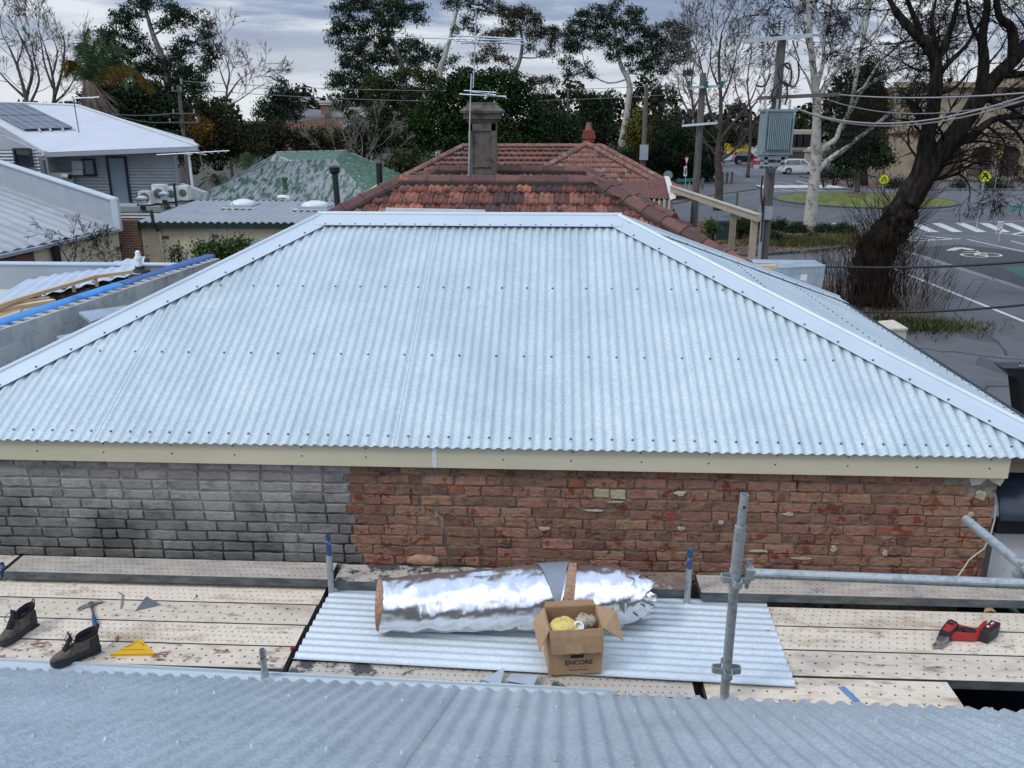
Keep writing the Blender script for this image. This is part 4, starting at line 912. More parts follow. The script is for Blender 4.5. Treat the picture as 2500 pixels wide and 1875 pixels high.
# ---- cordless metal shears
def shears():
    zt = DZ+.075; t = thing('power_shears', gz(2350,1550,DZ), 'red and black cordless metal shears lying on the right deck', 'power tool')
    def ex(name, pts, z1, h, mt, par=t, bev=.004):
        m = MB(); m.extrude(pxpoly(pts, z1), (0,0,-h)); o = m.build(name, mt, par)
        if bev: b = o.modifiers.new('bevel','BEVEL'); b.width = bev; b.segments = 2
        return o
    hd = ex('gearbox', [(2291,1545),(2300,1530),(2314,1513),(2322,1511),(2336,1517),(2342,1525),(2327,1541),(2319,1548)], DZ+.080, .075, 'tool_black')
    ex('red_cover', [(2301,1536),(2311,1522),(2318,1515),(2332,1520),(2336,1525),(2324,1538),(2316,1542)], DZ+.083, .012, 'tool_red', hd, .003)
    m = MB(); m.extrude(pxpoly([(2313,1522),(2315,1517),(2330,1522),(2327,1527)], DZ+.0845),(0,0,-.004)); m.build('vents','tool_black',hd)
    ex('nose', [(2286,1556),(2292,1546),(2300,1541),(2318,1547),(2317,1556),(2300,1568),(2288,1566)], DZ+.062, .05, 'steel', t, .006)
    ex('blade', [(2277,1573),(2286,1566),(2306,1570),(2318,1560),(2316,1567),(2303,1576),(2282,1577)], DZ+.030, .022, 'steel', t, .002)
    loop = pxpoly([(2319,1548),(2332,1528),(2338,1523),(2352,1527),(2380,1533),(2388,1531),(2397,1524),(2404,1530),(2397,1546),(2383,1551),(2340,1549)], DZ+.060)
    hole = pxpoly([(2328,1541),(2334,1533),(2344,1532),(2356,1537),(2380,1540),(2386,1541),(2382,1545),(2342,1543)], DZ+.060)[::-1]
    m = MB(); plate(m, [loop, hole], -.045); m.build('body','tool_red',t)
    ex('grip', [(2343,1531),(2352,1529),(2381,1535),(2385,1541),(2381,1543),(2356,1540)], DZ+.064, .035, 'tool_black')
    ex('trigger', [(2332,1540),(2338,1533),(2346,1533),(2351,1539),(2348,1543),(2338,1543)], DZ+.058, .03, 'tool_black')
    ex('battery_foot', [(2390,1527),(2402,1515),(2412,1514),(2404,1533),(2396,1540)], DZ+.072, .05, 'tool_red')
    bt = ex('battery', [(2393,1537),(2420,1513),(2444,1520),(2441,1527),(2417,1545)], DZ+.095, .09, 'tool_black', t, .006)
    m = MB(); m.extrude(pxpoly([(2409,1532),(2412,1529),(2429,1518),(2432,1521),(2416,1533)], DZ+.0965),(0,0,-.002)); m.build('battery_label','tool_red',bt)
    m = MB(); m.extrude(pxpoly([(2408,1529),(2410,1526),(2416,1529),(2413,1532)], DZ+.0975),(0,0,-.002)); m.extrude(pxpoly([(2418,1522),(2424,1518),(2427,1520),(2421,1524)], DZ+.0975),(0,0,-.002)); m.build('battery_print','white_plastic',bt)
shears()
# ================================================================ left: block wall, neighbour roofs
def brickmat(name, c1, c2, mortar, bw=.24, bh=.086, rough=.9, ms=.012, off=None):
    m = bpy.data.materials.new(name); m.use_nodes = True; nt = m.node_tree; N = nt.nodes.new; L = nt.links.new; b = nt.nodes['Principled BSDF']; b.inputs['Roughness'].default_value = rough
    tc = N('ShaderNodeTexCoord'); uv = N('ShaderNodeSeparateXYZ'); L(tc.outputs['Object'], uv.inputs[0])
    ad = N('ShaderNodeMath'); ad.operation = 'ADD'; L(uv.outputs[0], ad.inputs[0]); L(uv.outputs[1], ad.inputs[1])
    cm = N('ShaderNodeCombineXYZ'); L(ad.outputs[0], cm.inputs[0]); L(uv.outputs[2], cm.inputs[1])
    br = N('ShaderNodeTexBrick'); L(cm.outputs[0], br.inputs['Vector']); br.inputs['Scale'].default_value = 1; br.inputs['Brick Width'].default_value = bw; br.inputs['Row Height'].default_value = bh; br.inputs['Mortar Size'].default_value = ms
    br.inputs['Color1'].default_value = (*c1,1); br.inputs['Color2'].default_value = (*c2,1); br.inputs['Mortar'].default_value = (*mortar,1); br.inputs['Mortar Smooth'].default_value = .3
    n = N('ShaderNodeTexNoise'); n.inputs['Scale'].default_value = 2.0; n.inputs['Detail'].default_value = 6; L(tc.outputs['Object'], n.inputs['Vector'])
    mr = N('ShaderNodeMapRange'); L(n.outputs['Fac'], mr.inputs['Value']); mr.inputs['To Min'].default_value = .7; mr.inputs['To Max'].default_value = 1.3
    sc = N('ShaderNodeVectorMath'); sc.operation = 'SCALE'; L(br.outputs['Color'], sc.inputs[0]); L(mr.outputs[0], sc.inputs['Scale']); L(sc.outputs[0], b.inputs['Base Color'])
    bp = N('ShaderNodeBump'); bp.inputs['Strength'].default_value = .6; bp.inputs['Distance'].default_value = .01; bp.invert = True; L(br.outputs['Fac'], bp.inputs['Height']); L(bp.outputs[0], b.inputs['Normal'])
    MAT[name] = m
brickmat('cream_brick', (.55,.48,.34), (.60,.53,.38), (.42,.36,.25), ms=.007)
brickmat('brown_brick', (.17,.075,.045), (.22,.10,.06), (.30,.24,.18))
brickmat('maroon_brick', (.13,.035,.028), (.20,.07,.05), (.14,.11,.10))
mat('clad', [(.38,.40,.425),(.45,.47,.495)], 1.2, .5, .15)
mat('white_roof', [(.47,.50,.53),(.52,.55,.58)], .8, .5, .05)
mat('grey_roof', [(.30,.32,.33),(.36,.38,.39)], 1.0, .5, .25, spots=((.25,.26,.26), 1.2, .58, .1))
mat('grey_trim', [(.33,.37,.41),(.38,.42,.46)], 2, .5, .2)
mat('dark_green', [(.008,.022,.020),(.014,.030,.027)], 3, .45)
mat('glass_dark', [(.012,.016,.022),(.02,.026,.034)], 1, .08, spec=.8)
mat('glass_frost', [(.24,.30,.34),(.28,.34,.38)], 1, .35)
mat('frame_dark', [(.02,.024,.028)], 3, .5)
mat('appliance', [(.58,.58,.54),(.66,.66,.62)], 3, .5)
mat('grille', [(.10,.11,.115)], 3, .5)
mat('panel_blue', [(.030,.034,.055),(.042,.046,.072)], .8, .18, .0, spec=.7)
mat('panel_line', [(.30,.31,.36)], 3, .4)
mat('skylight', [(.60,.62,.64),(.68,.70,.72)], 3, .25)
mat('green_paint_roof', [(.028,.085,.042),(.045,.115,.06)], 1.5, .55, .1, stretch=(2.5,.5,.5), spots=((.26,.29,.28), 4.0, .57, .08), spots2=((.28,.30,.30), 2.5, .66, .06))
mat('flaked_roof', [(.19,.215,.21),(.30,.325,.32)], 4.0, .6, .2, stretch=(2.2,.5,.5), spots=((.034,.085,.048), 3.0, .465, .10), spots2=((.15,.16,.155), 5, .6, .05))
mat('pvc', [(.60,.61,.60)], 3, .4)
# ---- box gutter and concrete block wall
BX = -5.65
m = MB(); m.box((-5.62, 9.6, 3.66), (.96, 8.2, .03)); m.box((-5.155, 9.6, 3.78), (.012, 8.2, .22)); m.box((-5.39, 13.71, 3.80), (.52, .02, .30))
tag(m.build('box_gutter','galv_box'), 'blue-grey metal box gutter between block wall and hip roof', 'gutter')
bw = thing('block_wall', (BX-.1, 9.7, 0), 'hollow concrete block parapet wall left of the hip roof', 'wall')
m = MB(); m.box((BX-.098, 9.7, 1.55), (.176, 7.9, 3.10)); m.build('wall_base','block_mortar',bw)
m = MB(); m.box((BX-.098, 9.7, 3.60), (.168, 7.86, 1.0)); 
m = MB()
BTOP = 4.115
def block_obj(hollow):
    m = MB(); L, D, H = .384, .186, .186
    if not hollow:
        m.box((0,0,0),(D,L,H))
    else:
        out = [Vector((-D/2,-L/2,-H/2)),Vector((D/2,-L/2,-H/2)),Vector((D/2,L/2,-H/2)),Vector((-D/2,L/2,-H/2))]; holes = []
        for s in (-1,1):
            c = s*L*.245; holes.append([Vector((x,c+y,-H/2)) for x,y in ((-.058,-.062),(-.058,.062),(.058,.062),(.058,-.062))])
        plate(m, [out]+holes, H)
    me = bpy.data.meshes.new('block'); me.from_pydata([tuple(v) for v in m.v],[],m.f); me.materials.append(MAT['block']); me.update(); return me
BH, BSOL = block_obj(True), block_obj(False)
for c in range(4):
    z = BTOP-.093-c*.199
    for i in range(20):
        y = 5.85+i*.396+(.198 if c % 2 else 0)
        if y > 13.6: continue
        piece('concrete_block', BH if c == 0 else BSOL, bw, (BX-.098+random.uniform(-.002,.002), y, z), (0,0,random.uniform(-.004,.004)))
    m = MB(); m.box((BX-.098, 9.7, z-.099), (.180,7.86,.0135)); m.build('mortar_bed','block_mortar',bw)
for c in range(4):
    z = BTOP-.093-c*.199; m = MB()
    for i in range(21):
        y = 5.85-.198+i*.396+(.198 if c % 2 else 0)
        if y < 13.6: m.box((BX-.098,y,z-.004),(.180,.0135,.184))
    m.build('mortar_joints','block_mortar',bw)['kind'] = 'stuff'
bw.location.x = -5.90; bw.rotation_euler.z = -.108
# ---- folded flashing pieces lying in the gutter
def flash(pts, label, X=-5.32):
    q = [gx(x,y,X0) for x,y,X0 in pts]; m = MB(); m.extrude(q,(0,0,.003)); e = q[0], q[1]
    m.extrude([e[0],e[1],e[1]+Vector((.0,-.005,-.03)),e[0]+Vector((0,-.005,-.03))],(0,.003,0)); return tag(m.build('flashing_piece','galv_box'), label, 'flashing')
flash([(192,762,-5.58),(222,786,-5.33),(335,745,-5.22),(345,741,-5.52)], 'larger grey folded flashing piece propped in the box gutter')
flash([(138,821,-5.56),(152,836,-5.34),(220,808,-5.22),(235,803,-5.50)], 'smaller grey flashing piece nearer the left edge in the box gutter')
# ---- neighbour's half-built roof behind the block wall
nb = thing('unfinished_roof', (-8.2,11,0), 'unfinished neighbouring roof with pale ribbed sheets behind the block wall', 'building')
rd = Vector((-math.sin(R(25))*math.cos(R(5)), math.cos(R(25))*math.cos(R(5)), -math.sin(R(5))))
q0, q1 = gz(-60,762,4.06), gz(345,668,4.06); un = (q1-q0).normalized(); nn = un.cross(rd).normalized(); nn = nn if nn.z > 0 else -nn
perp = (un - rd*un.dot(rd)).normalized(); wd = (q1-q0).dot(perp)
k = 0; a = 0.0
while a < wd:
    m = MB(); b_ = min(a+SHEET, wd)
    sh = lambda q: (q/wd*((q1-q0).dot(rd)), q/wd*((q1-q0).dot(rd))+4.6)
    corr(m, q0, perp, rd, nn, a, b_, sh, pitch=.19, amp=.014, seg=10); m.build('roof_sheet','roof_light',nb,smooth=True); a += SHEET
m = MB(); y_ = 14.4; zt = gy(200,647,y_).z; m.box((-9.9,y_+.08,zt-.55),(8.1,.16,1.1)); m.build('parapet','grey_trim',nb)
m = MB(); m.box((-9.9,y_+.08,zt+.012),(8.14,.22,.022)); m.build('parapet_cap','roof_light',nb)
m = MB(); m.box((-10,10.5,1.7),(8.2,8.0,3.4)); m.build('wall','block_mortar',nb)
def timber(pts, w, h, z, label, mt='timber'):
    t = thing('roof_framing', gz(*pts[0],z), label, 'timber')
    for a_, b_ in zip(pts, pts[1:]):
        m = MB(); m.beam(gz(*a_,z), gz(*b_,z), w, h); m.build('stud', mt, t)
    return t
tf = timber([(-30,756),(40,732),(120,708),(230,676),(322,663)], .07, .045, 4.15, 'pale timber roof framing along the blue membrane')
for px0, px1 in (((95,718),(98,733)),((178,692),(180,706)),((232,680),(236,693)),((-20,752),(120,733))):
    m = MB(); m.beam(gz(*px0,4.10), gz(*px1,4.06), .045, .09); m.build('nogging','timber',tf)
m = MB(); m.beam(gz(-20,760,4.08), gz(132,735,4.08), .10, .05); m.build('plate','timber',tf); m = MB(); m.extrude([gz(x,y,4.04) for x,y in ((-20,770),(60,752),(40,775),(-20,795))],(0,0,.02)); m.build('ply_sheet','timber',tf)
m = MB(); g0 = [gz(x,y,4.0) for x,y in ((60,742),(150,716),(240,690),(300,672),(240,702),(130,735))]
rnd = random.Random(5)
for i in range(46):
    t_ = rnd.random(); c = gz(70,740,3.99).lerp(gz(290,678,3.99), t_)+Vector((rnd.uniform(-.1,.1),rnd.uniform(-.1,.1),0)); m.blob(c,(rnd.uniform(.05,.12),rnd.uniform(.05,.12),rnd.uniform(.02,.06)),4,7,.35,i)
tag(m.build('rubble','debris'), 'dark rubble between the timber frame and the blue membrane', 'rubble', None, 'stuff')
def film(name, Y0, Y1, r, mt, label, seed):
    m = MB(); vs = []; n = 34; k = 13
    for i in range(n+1):
        y = Y0+(Y1-Y0)*i/n; wob = .02*noise.noise(Vector((y*1.4,seed,0))); rr = r*(1+.25*noise.noise(Vector((y*.8,3,seed))))
        for j in range(k):
            a_ = math.pi*(-.12+1.24*j/(k-1)); w = 1+.10*noise.noise(Vector((y*5,j*.9,seed)))
            vs.append((-6.06+(y-9.7)*.108+wob-math.cos(a_)*-rr*1.25*w, y, 4.105+math.sin(a_)*rr*.62*w))
    m.add(vs, [(i*k+j,(i+1)*k+j,(i+1)*k+j+1,i*k+j+1) for i in range(n) for j in range(k-1)])
    return tag(m.build(name, mt, smooth=True), label, 'membrane')
film('blue_membrane', 6.2, 11.35, .082, 'blue_film', 'bright blue plastic membrane strip along the block wall, nearer half', 1.0)
film('blue_membrane', 11.2, 13.7, .085, 'blue_film_dark', 'dark blue plastic membrane strip at the far end of the block wall', 4.0)
c = gy(340,648,12.6); t = thing('vent_pipe', (c.x,12.6,c.z-.12), 'white vent pipe with black rubber boot beside the blue membrane', 'pipe')
m = MB(); m.lathe((c.x,12.6,c.z-.10),[(.15,0),(.14,.025),(.07,.05),(.06,.09)],18); m.build('rubber_boot','rubber',t,smooth=False)
zt = gy(340,618,12.6).z; m = MB(); m.lathe((c.x,12.6,c.z-.04),[(.045,0),(.045,(zt-c.z)*.72),(.058,(zt-c.z)*.73),(.058,(zt-c.z)*.92),(.040,(zt-c.z)*.93),(.036,(zt-c.z)+.06),(.012,(zt-c.z)+.08)],16); m.build('pipe','white_plastic',t,smooth=False)
c = gy(455,622,13.55); m = MB(); m.tube([c+Vector((-.06,0,-.28)),c+Vector((0,0,0)),c+Vector((.02,0,.06))],.022,8); tag(m.build('pipe_stub','grey_offcut'),'dark pipe stub sticking up at the far end of the membrane','pipe')
# ---- low building: cream wall and grey ribbed roof, far left
def zc(px, py, Z): d = ray(px,py); return CAM + d*Z
LA, LB, LC = zc(0,620,23), zc(286,556,28), zc(0,455,33)
lo = thing('low_cream_building', (LA.x,LA.y,0), 'low building with cream brick wall and grey ribbed roof at the left edge', 'building')
ext = (LA-LB).normalized(); back = (LC-LB).normalized(); LA2 = LA+ext*2.0; nrm = ext.cross(back).normalized(); nrm = nrm if nrm.z > 0 else -nrm
wdir = (ext - back*ext.dot(back)).normalized(); W_ = (LA2-LB).dot(wdir)
m = MB(); corr(m, LB, wdir, back, nrm, 0, W_, lambda q: (q/W_*(LA2-LB).dot(back), 13.0), pitch=.45, amp=.028, seg=14); m.build('roof','grey_roof',lo,smooth=False)
wn = Vector((ext.y,-ext.x,0)); wn = wn if wn.y < 0 else -wn
def wallq(a, b, ztop_a, ztop_b, name, mt, th=.2, z0=0.0):
    m = MB(); n_ = Vector((b.y-a.y, -(b.x-a.x), 0)).normalized(); n_ = n_ if n_.y > 0 else -n_
    m.extrude([Vector((a.x,a.y,z0)),Vector((b.x,b.y,z0)),Vector((b.x,b.y,ztop_b)),Vector((a.x,a.y,ztop_a))], n_*th); return m.build(name, mt, lo)
s1 = LA.lerp(LB, .24)
wallq(LA2, s1, LA.z-.10, s1.z-.10, 'red_wall', 'maroon_brick'); wallq(s1, LB, s1.z-.10, LB.z-.12, 'cream_wall', 'cream_brick')
m = MB(); m.beam(LA2+Vector((0,0,-.05))-wn*-.06, LB+Vector((0,0,-.06))-wn*-.06, .14, .09); m.build('barge','grey_trim',lo)
m = MB(); pt = .95; q = back*12.5
m.extrude([LB+Vector((0,0,-.05)), LB+q+Vector((0,0,-.05)), LB+q+Vector((0,0,pt)), LB+Vector((0,0,pt-.06))], (.0,.16,0)); m.build('parapet','grey_trim',lo)
m = MB(); m.beam(LB+Vector((0,.06,pt-.03)), LB+q+Vector((0,.06,pt+.03)), .30, .05); m.beam(LB+Vector((.05,-.02,-.1)), LB+Vector((.05,-.02,pt-.02)), .16, .22); m.build('capping','galv_cap',lo)
p_ = LA.lerp(LB,.40); c = on_plane(128,625,LA,wn)+wn*.14
m = MB(); m.cyl((c.x,c.y,0),(c.x,c.y,on_plane(128,601,LA,wn).z),.115,14); m.cyl((c.x,c.y,on_plane(128,601,LA,wn).z),(c.x,c.y,on_plane(128,598,LA,wn).z),.13,14); tag(m.build('flue_pipe','black_metal'),'thick black pipe standing in front of the cream brick wall','pipe')
# ---- brown brick pier and cream building with dark gutter
CY_ = 28.6
cb = thing('cream_building', gy(500,600,CY_)*1, 'cream brick building with grey ribbed roof and dark green gutter', 'building'); cb.location.z = 0
def yq(m, x0, y0, x1, y1, Y, th=.2):
    a, b, c, d = gy(x0,y1,Y), gy(x1,y1,Y), gy(x1,y0,Y), gy(x0,y0,Y); m.extrude([a,b,c,d],(0,th,0)); return m
xl, xr = gy(349,600,CY_).x, gy(760,600,CY_).x; zg = gy(500,556,CY_).z
m = MB(); m.box(((xl+xr)/2,CY_+.12,zg/2),(xr-xl,.22,zg)); m.build('wall','cream_brick',cb)
m = MB(); xp = gy(300,600,CY_).x; m.box(((xp+xl)/2,CY_+.0,(zg+.25)/2),(xl-xp-.02,.44,zg+.25)); m.build('brown_pier','brown_brick',cb)
m = MB(); zg2 = gy(500,544,CY_).z; m.box(((xl+xr)/2-.05,CY_-.1,(zg+zg2)/2),(xr-xl+.2,.18,zg2-zg)); m.build('gutter','dark_green',cb)
RB_ = 33.6; zb = gy(560,492,RB_).z; ln = math.hypot(RB_-CY_+.15, zb-zg2); vd = Vector((0,RB_-CY_+.15,zb-zg2)).normalized()
m = MB(); corr(m,(0,CY_-.15,zg2+.005),(1,0,0),vd,(0,-vd.z,vd.y),xl-.1,xr,lambda q:(0,ln),pitch=.25,amp=.032,seg=10); m.build('roof','grey_roof',cb)
m = MB(); 
for i in range(int((xr-xl)/.25)):
    x = xl+.05+i*.25; m.box((x,CY_-.13,zg2+.028),(.07,.03,.035))
m.build('rib_ends','black_metal',cb)['kind'] = 'stuff'
def roofpt(px, py): return on_plane(px,py,(0,CY_-.15,zg2),(0,-vd.z,vd.y))
for px, py in ((403,579),(525,577)):
    m = MB(); c = gy(px,py,CY_-.01); m.box(c,(.24,.03,.09)); m.build('air_brick','maroon_brick',cb)
t = thing('downpipe', gy(378,560,CY_-.25), 'dark pipe bending over the gutter of the cream building', 'pipe')
m = MB(); m.tube([gy(369,513,CY_-.2),gy(375,548,CY_-.22),gy(386,564,CY_-.12)],.055,8); m.build('upper_pipe','dark_green',t); m = MB(); m.tube([gy(386,564,CY_-.12),gy(391,572,CY_-.06),gy(400,640,CY_-.06)],.04,8); m.build('lower_pipe','cream_brick',t)
def skylight(px, py, w, d, label):
    c = roofpt(px,py); t = thing('skylight', c, label, 'skylight')
    m = MB(); m.box(c+Vector((0,0,.05)),(w*1.25,d*1.25,.03)); m.build('flashing','galv_cap',t)
    m = MB(); m.box(c+Vector((0,0,.10)),(w,d,.10)); m.build('kerb','grey_trim',t)
    m = MB(); m.blob(c+Vector((0,0,.14)),(w*.48,d*.48,.20),8,16); m.build('dome','skylight',t,smooth=True)
skylight(594,508,1.0,1.0,'white dome skylight on the grey ribbed roof, left one'); skylight(770,512,1.1,1.0,'white dome skylight on the grey ribbed roof beside our ridge')
c = roofpt(705,492); m = MB(); m.tube([c+Vector((0,0,0)),c+Vector((0,0,.16)),c+Vector((-.2,0,.18)),c+Vector((-.42,0,.16))],.075,10); tag(m.build('vent_pipe','white_plastic',smooth=True),'white elbow vent pipe in front of the green roof','pipe')
def whirly(px, py, s, label):
    c = roofpt(px,py); t = thing('roof_vent', c, label, 'vent')
    m = MB(); m.lathe(c,[(.20*s,0),(.16*s,.06*s),(.10*s,.10*s),(.10*s,.30*s)],14); m.build('base','rubber',t); m = MB(); m.lathe(c+Vector((0,0,.26*s)),[(.11*s,0),(.13*s,.02),(.13*s,.18*s),(.20*s,.22*s),(.20*s,.28*s),(.06*s,.34*s)],14); m.build('cowl','galv_plain',t)
whirly(351,519,1.0,'metal roof vent with cone cap, left of two near the door'); whirly(404,505,.95,'metal roof vent with cone cap beside the air conditioners')
m = MB(); c = roofpt(431,503); m.cyl(c,c+Vector((0,0,.85)),.05,8); tag(m.build('vent_pipe','dark_green'),'thin dark vent pipe beside the air conditioners','pipe')
m = MB(); c = roofpt(569,517); m.cyl(c,c+Vector((0,0,.34)),.05,8,.03); tag(m.build('vent_pipe','pvc'),'short white vent pipe left of the dome skylight','pipe')
aw = thing('awning', gy(560,600,CY_-.6), 'small corrugated awning over a dark opening on the cream wall', 'awning')
m = MB(); a = gy(480,606,CY_-.9); b = gy(512,586,CY_-.02); corr(m,(a.x,a.y,a.z),(1,0,0),(b-a-Vector((b.x-a.x,0,0))).normalized(),(0,-.4,.9),0,4.2,lambda q:(0,.95),pitch=.1,amp=.014); m.build('sheet','grey_roof',aw)
m = MB(); c0 = gy(490,606,CY_-.03); m.box((c0.x+2,CY_-.03,c0.z-.8),(4.0,.06,1.5)); m.build('dark_opening','dark_green',aw)
# ---- clad house with solar panels
WHY = 36.0
wh = thing('clad_house', gy(250,480,WHY), 'house clad in pale corrugated steel with a white roof and solar panels', 'house'); wh.location.z = 0
def clad(x0, x1, z0, z1, Y, name='cladding'):
    m = MB(); corr(m,(x0,Y,z0),(0,0,1),(1,0,0),(0,-1,0),0,z1-z0,lambda q:(0,x1-x0),pitch=.13,amp=.022,seg=8); return m.build(name,'clad',wh,smooth=True)
X0, X1 = gy(105,450,WHY).x, gy(432,450,WHY).x; ze = gy(300,362,WHY).z
clad(X0, X1, 2.2, ze, WHY); m = MB(); m.box(((X0+X1)/2-.3,WHY+.25,ze/2),(X1-X0-.9,.3,ze-.05)); m.build('wall_core','clad',wh)
WLY = 34.6; XL = gy(-80,400,WLY).x; XLr = gy(97,400,WLY).x
clad(XL, XLr, 2.2, gy(97,378,WLY).z+.2, WLY, 'wing_cladding'); m = MB(); m.box(((XL+XLr)/2,WLY+2.0,2.4),(XLr-XL-.05,3.9,4.8)); m.build('wing_core','clad',wh)
g = [gy(-80,290,WLY-.01),gy(97,372,WLY-.01),gy(97,378,WLY-.01),gy(-80,378,WLY-.01)]; m = MB(); m.extrude(g,(0,.1,0)); m.build('gable','clad',wh)
m = MB(); m.cyl((XLr+.12,WLY+.3,2.2),(XLr+.12,WLY+.3,gy(97,385,WLY).z),.05,8); m.tube([gy(101,392,WLY+.3),gy(120,387,WLY+.5),gy(148,383,WHY-.2),gy(150,374,WHY-.2)],.06,8); m.build('downpipe','grey_trim',wh)
m = MB(); m.box((X1+.06,WHY-.02,(2.2+ze)/2),(.12,.10,ze-2.2)); m.build('corner_trim','grey_trim',wh)
# roof planes
e0, e1, r0 = gy(112,372,35.0), gy(484,357,35.4), gy(188,258,42.0)
rn = (e1-e0).cross(r0-e0).normalized(); rn = rn if rn.z > 0 else -rn
l0 = on_plane(-100,247,e0,rn)
m = MB(); m.add([e0,e1,r0,l0],[(0,1,2,3)]); m.add([e1,r0,Vector((e1.x-4.6,46,e1.z))],[(0,2,1)]); rf = m.build('roof','white_roof',wh)
m = MB(); m.beam(e0+Vector((0,-.06,-.10)), e1+Vector((0,-.06,-.10)), .14, .17); m.build('gutter','grey_trim',rf)
m = MB(); m.beam(e0+Vector((0,-.02,-.14)), l0+Vector((0,-.02,-.14)), .06, .30); m.build('barge_board','clad',rf)
m = MB(); m.beam(e0+Vector((0,-.02,.02)), l0+Vector((0,-.02,.02)), .12, .06); m.build('barge_cap','white_roof',rf)
m = MB(); m.tube([r0+rn*.03,e1+rn*.03],.06,6); m.tube([l0+rn*.03,r0+rn*.03],.06,6); m.build('ridge_cap','white_roof',rf)
# solar panels: corners measured on the roof plane
sa_, sb_, sc_, sd_ = [on_plane(x,y,e0,rn)+rn*.12 for x,y in ((-62,257),(60,258),(183,318),(62,322))]
def bil(u, v): return sa_.lerp(sb_,u).lerp(sd_.lerp(sc_,u),v)
for i in range(5):
    for j in range(2):
        u0, u1, v0, v1 = i/5+.006, (i+1)/5-.006, j/2+.008, (j+1)/2-.008
        t = thing('solar_panel', bil((u0+u1)/2,v1), f'solar panel on the white roof, {"upper" if j==0 else "lower"} row, {["first","second","third","fourth","fifth"][i]} from the left', 'solar panel', 'solar panels on the clad house')
        m = MB(); m.extrude([bil(u0,v0),bil(u1,v0),bil(u1,v1),bil(u0,v1)], -rn*.05); m.build('panel','panel_blue',t)
        m = MB()
        for f in (.0,.5,1.0): m.beam(bil(u0,v0+(v1-v0)*f)+rn*.004, bil(u1,v0+(v1-v0)*f)+rn*.004,.022,.006)
        for f in (.0,1.0): m.beam(bil(u0+(u1-u0)*f,v0)+rn*.004, bil(u0+(u1-u0)*f,v1)+rn*.004,.03,.006)
        m.build('frame','panel_line',t)
m = MB(); 
for f in (.28,.5,.75,.96): m.beam(bil(f,1.0)-rn*.02, bil(f,1.03)-rn*.09, .05, .09)
m.build('panel_feet','galv_plain',wh)
# openings and fittings
def opening(px0, py0, px1, py1, Y, label, glass='glass_dark', frame='frame_dark', name='window', slant=(0,0)):
    a, b = gy(px0,py1,Y), gy(px1,py0,Y); x0,x1,z0,z1 = a.x,b.x,a.z,b.z; cx = (x0+x1)/2
    m = MB(); f = .08
    for c,d in (((cx,Y-.05,z1),(x1-x0+f,.10,f)),((cx,Y-.05,z0),(x1-x0+f,.12,f)),((x0,Y-.05,(z0+z1)/2),(f,.10,z1-z0-f)),((x1,Y-.05,(z0+z1)/2),(f,.10,z1-z0-f))): m.box(c,d)
    w = m.build(name,frame,wh); m = MB(); m.box((cx,Y-.035,(z0+z1)/2),(x1-x0-f,.02,z1-z0-f)); m.build('pane',glass,w); return w
opening(42,364,74,402,WLY-.03,'','glass_dark','frame_dark'); opening(208,389,230,427,WHY-.03,'','glass_frost','frame_dark'); opening(278,384,306,499,WHY-.03,'','glass_frost','frame_dark','door')
t = thing('meter_box', gy(197,410,WHY-.12), 'cream electric boxes on the clad wall left of the small window', 'box')
for i,(x0,y0,x1,y1) in enumerate(((185,392,206,412),(186,413,207,426))):
    a,b = gy(x0,y1,WHY), gy(x1,y0,WHY); m = MB(); m.box(((a.x+b.x)/2,WHY-.14,(a.z+b.z)/2),(b.x-a.x,.22,b.z-a.z)); m.build(['upper_box','lower_box'][i],'appliance',t)
t = thing('water_heater', gy(150,445,WHY-.5), 'white water heater with black flue by the clad house corner', 'water heater')
a,b = gy(115,455,WHY-.4), gy(172,421,WHY-.4); m = MB(); m.box(((a.x+b.x)/2,WHY-.5,(a.z+b.z)/2-.2),(b.x-a.x,.5,b.z-a.z+.4)); m.build('case','appliance',t); c = gy(158,431,WHY-.75); m = MB(); m.cyl(c-Vector((.1,0,0)),c+Vector((.25,-.1,0)),.09,12); m.build('flue','white_plastic',t); m = MB(); m.cyl(c+Vector((.25,-.1,0)),c+Vector((.33,-.13,0)),.10,12); m.build('flue_end','rubber',t)
def aircon(px0, py0, px1, py1, Y, label):
    a,b = gy(px0,py1,Y), gy(px1,py0,Y); w = b.x-a.x; h = b.z-a.z; c = Vector(((a.x+b.x)/2,Y,a.z)); t = thing('air_conditioner', c, label, 'air conditioner', 'air conditioner units on the flat roof')
    side = w*.45
    m = MB(); m.box(c+Vector((w*.12,0,h/2)),(w*.76,.36,h)); m.build('case','appliance',t)
    m = MB(); m.lathe(c+Vector((w*.14,-.18,h*.52)),[(min(w*.30,h*.40),0),(min(w*.30,h*.40),.012),(.05,.03)],18,axis=(0,-1,0)); m.build('fan_grille','grille',t)
    m = MB(); 
    for i in range(6): m.box(c+Vector((-w*.36,.02,h*(.12+.15*i))),(w*.22,.30,h*.10))
    m.build('coil','grille',t)
    m = MB(); m.box(c+Vector((0,.02,-.03)),(w*.9,.30,.06)); m.build('feet','rubber',t); return t
aircon(336,466,370,498,32.6,'air conditioner nearest the door, first of four'); aircon(370,450,404,495,33.0,'tallest air conditioner, second of four'); aircon(405,456,432,491,33.2,'third air conditioner from the door'); aircon(434,453,460,488,33.4,'air conditioner at the corner of the clad wall')
m = MB(); a = gy(305,503,32.4); m.box((a.x+1.6,32.9,a.z-.10),(4.6,1.3,.2)); tag(m.build('roof_platform','grey_roof'),'low grey platform under the air conditioners','platform')
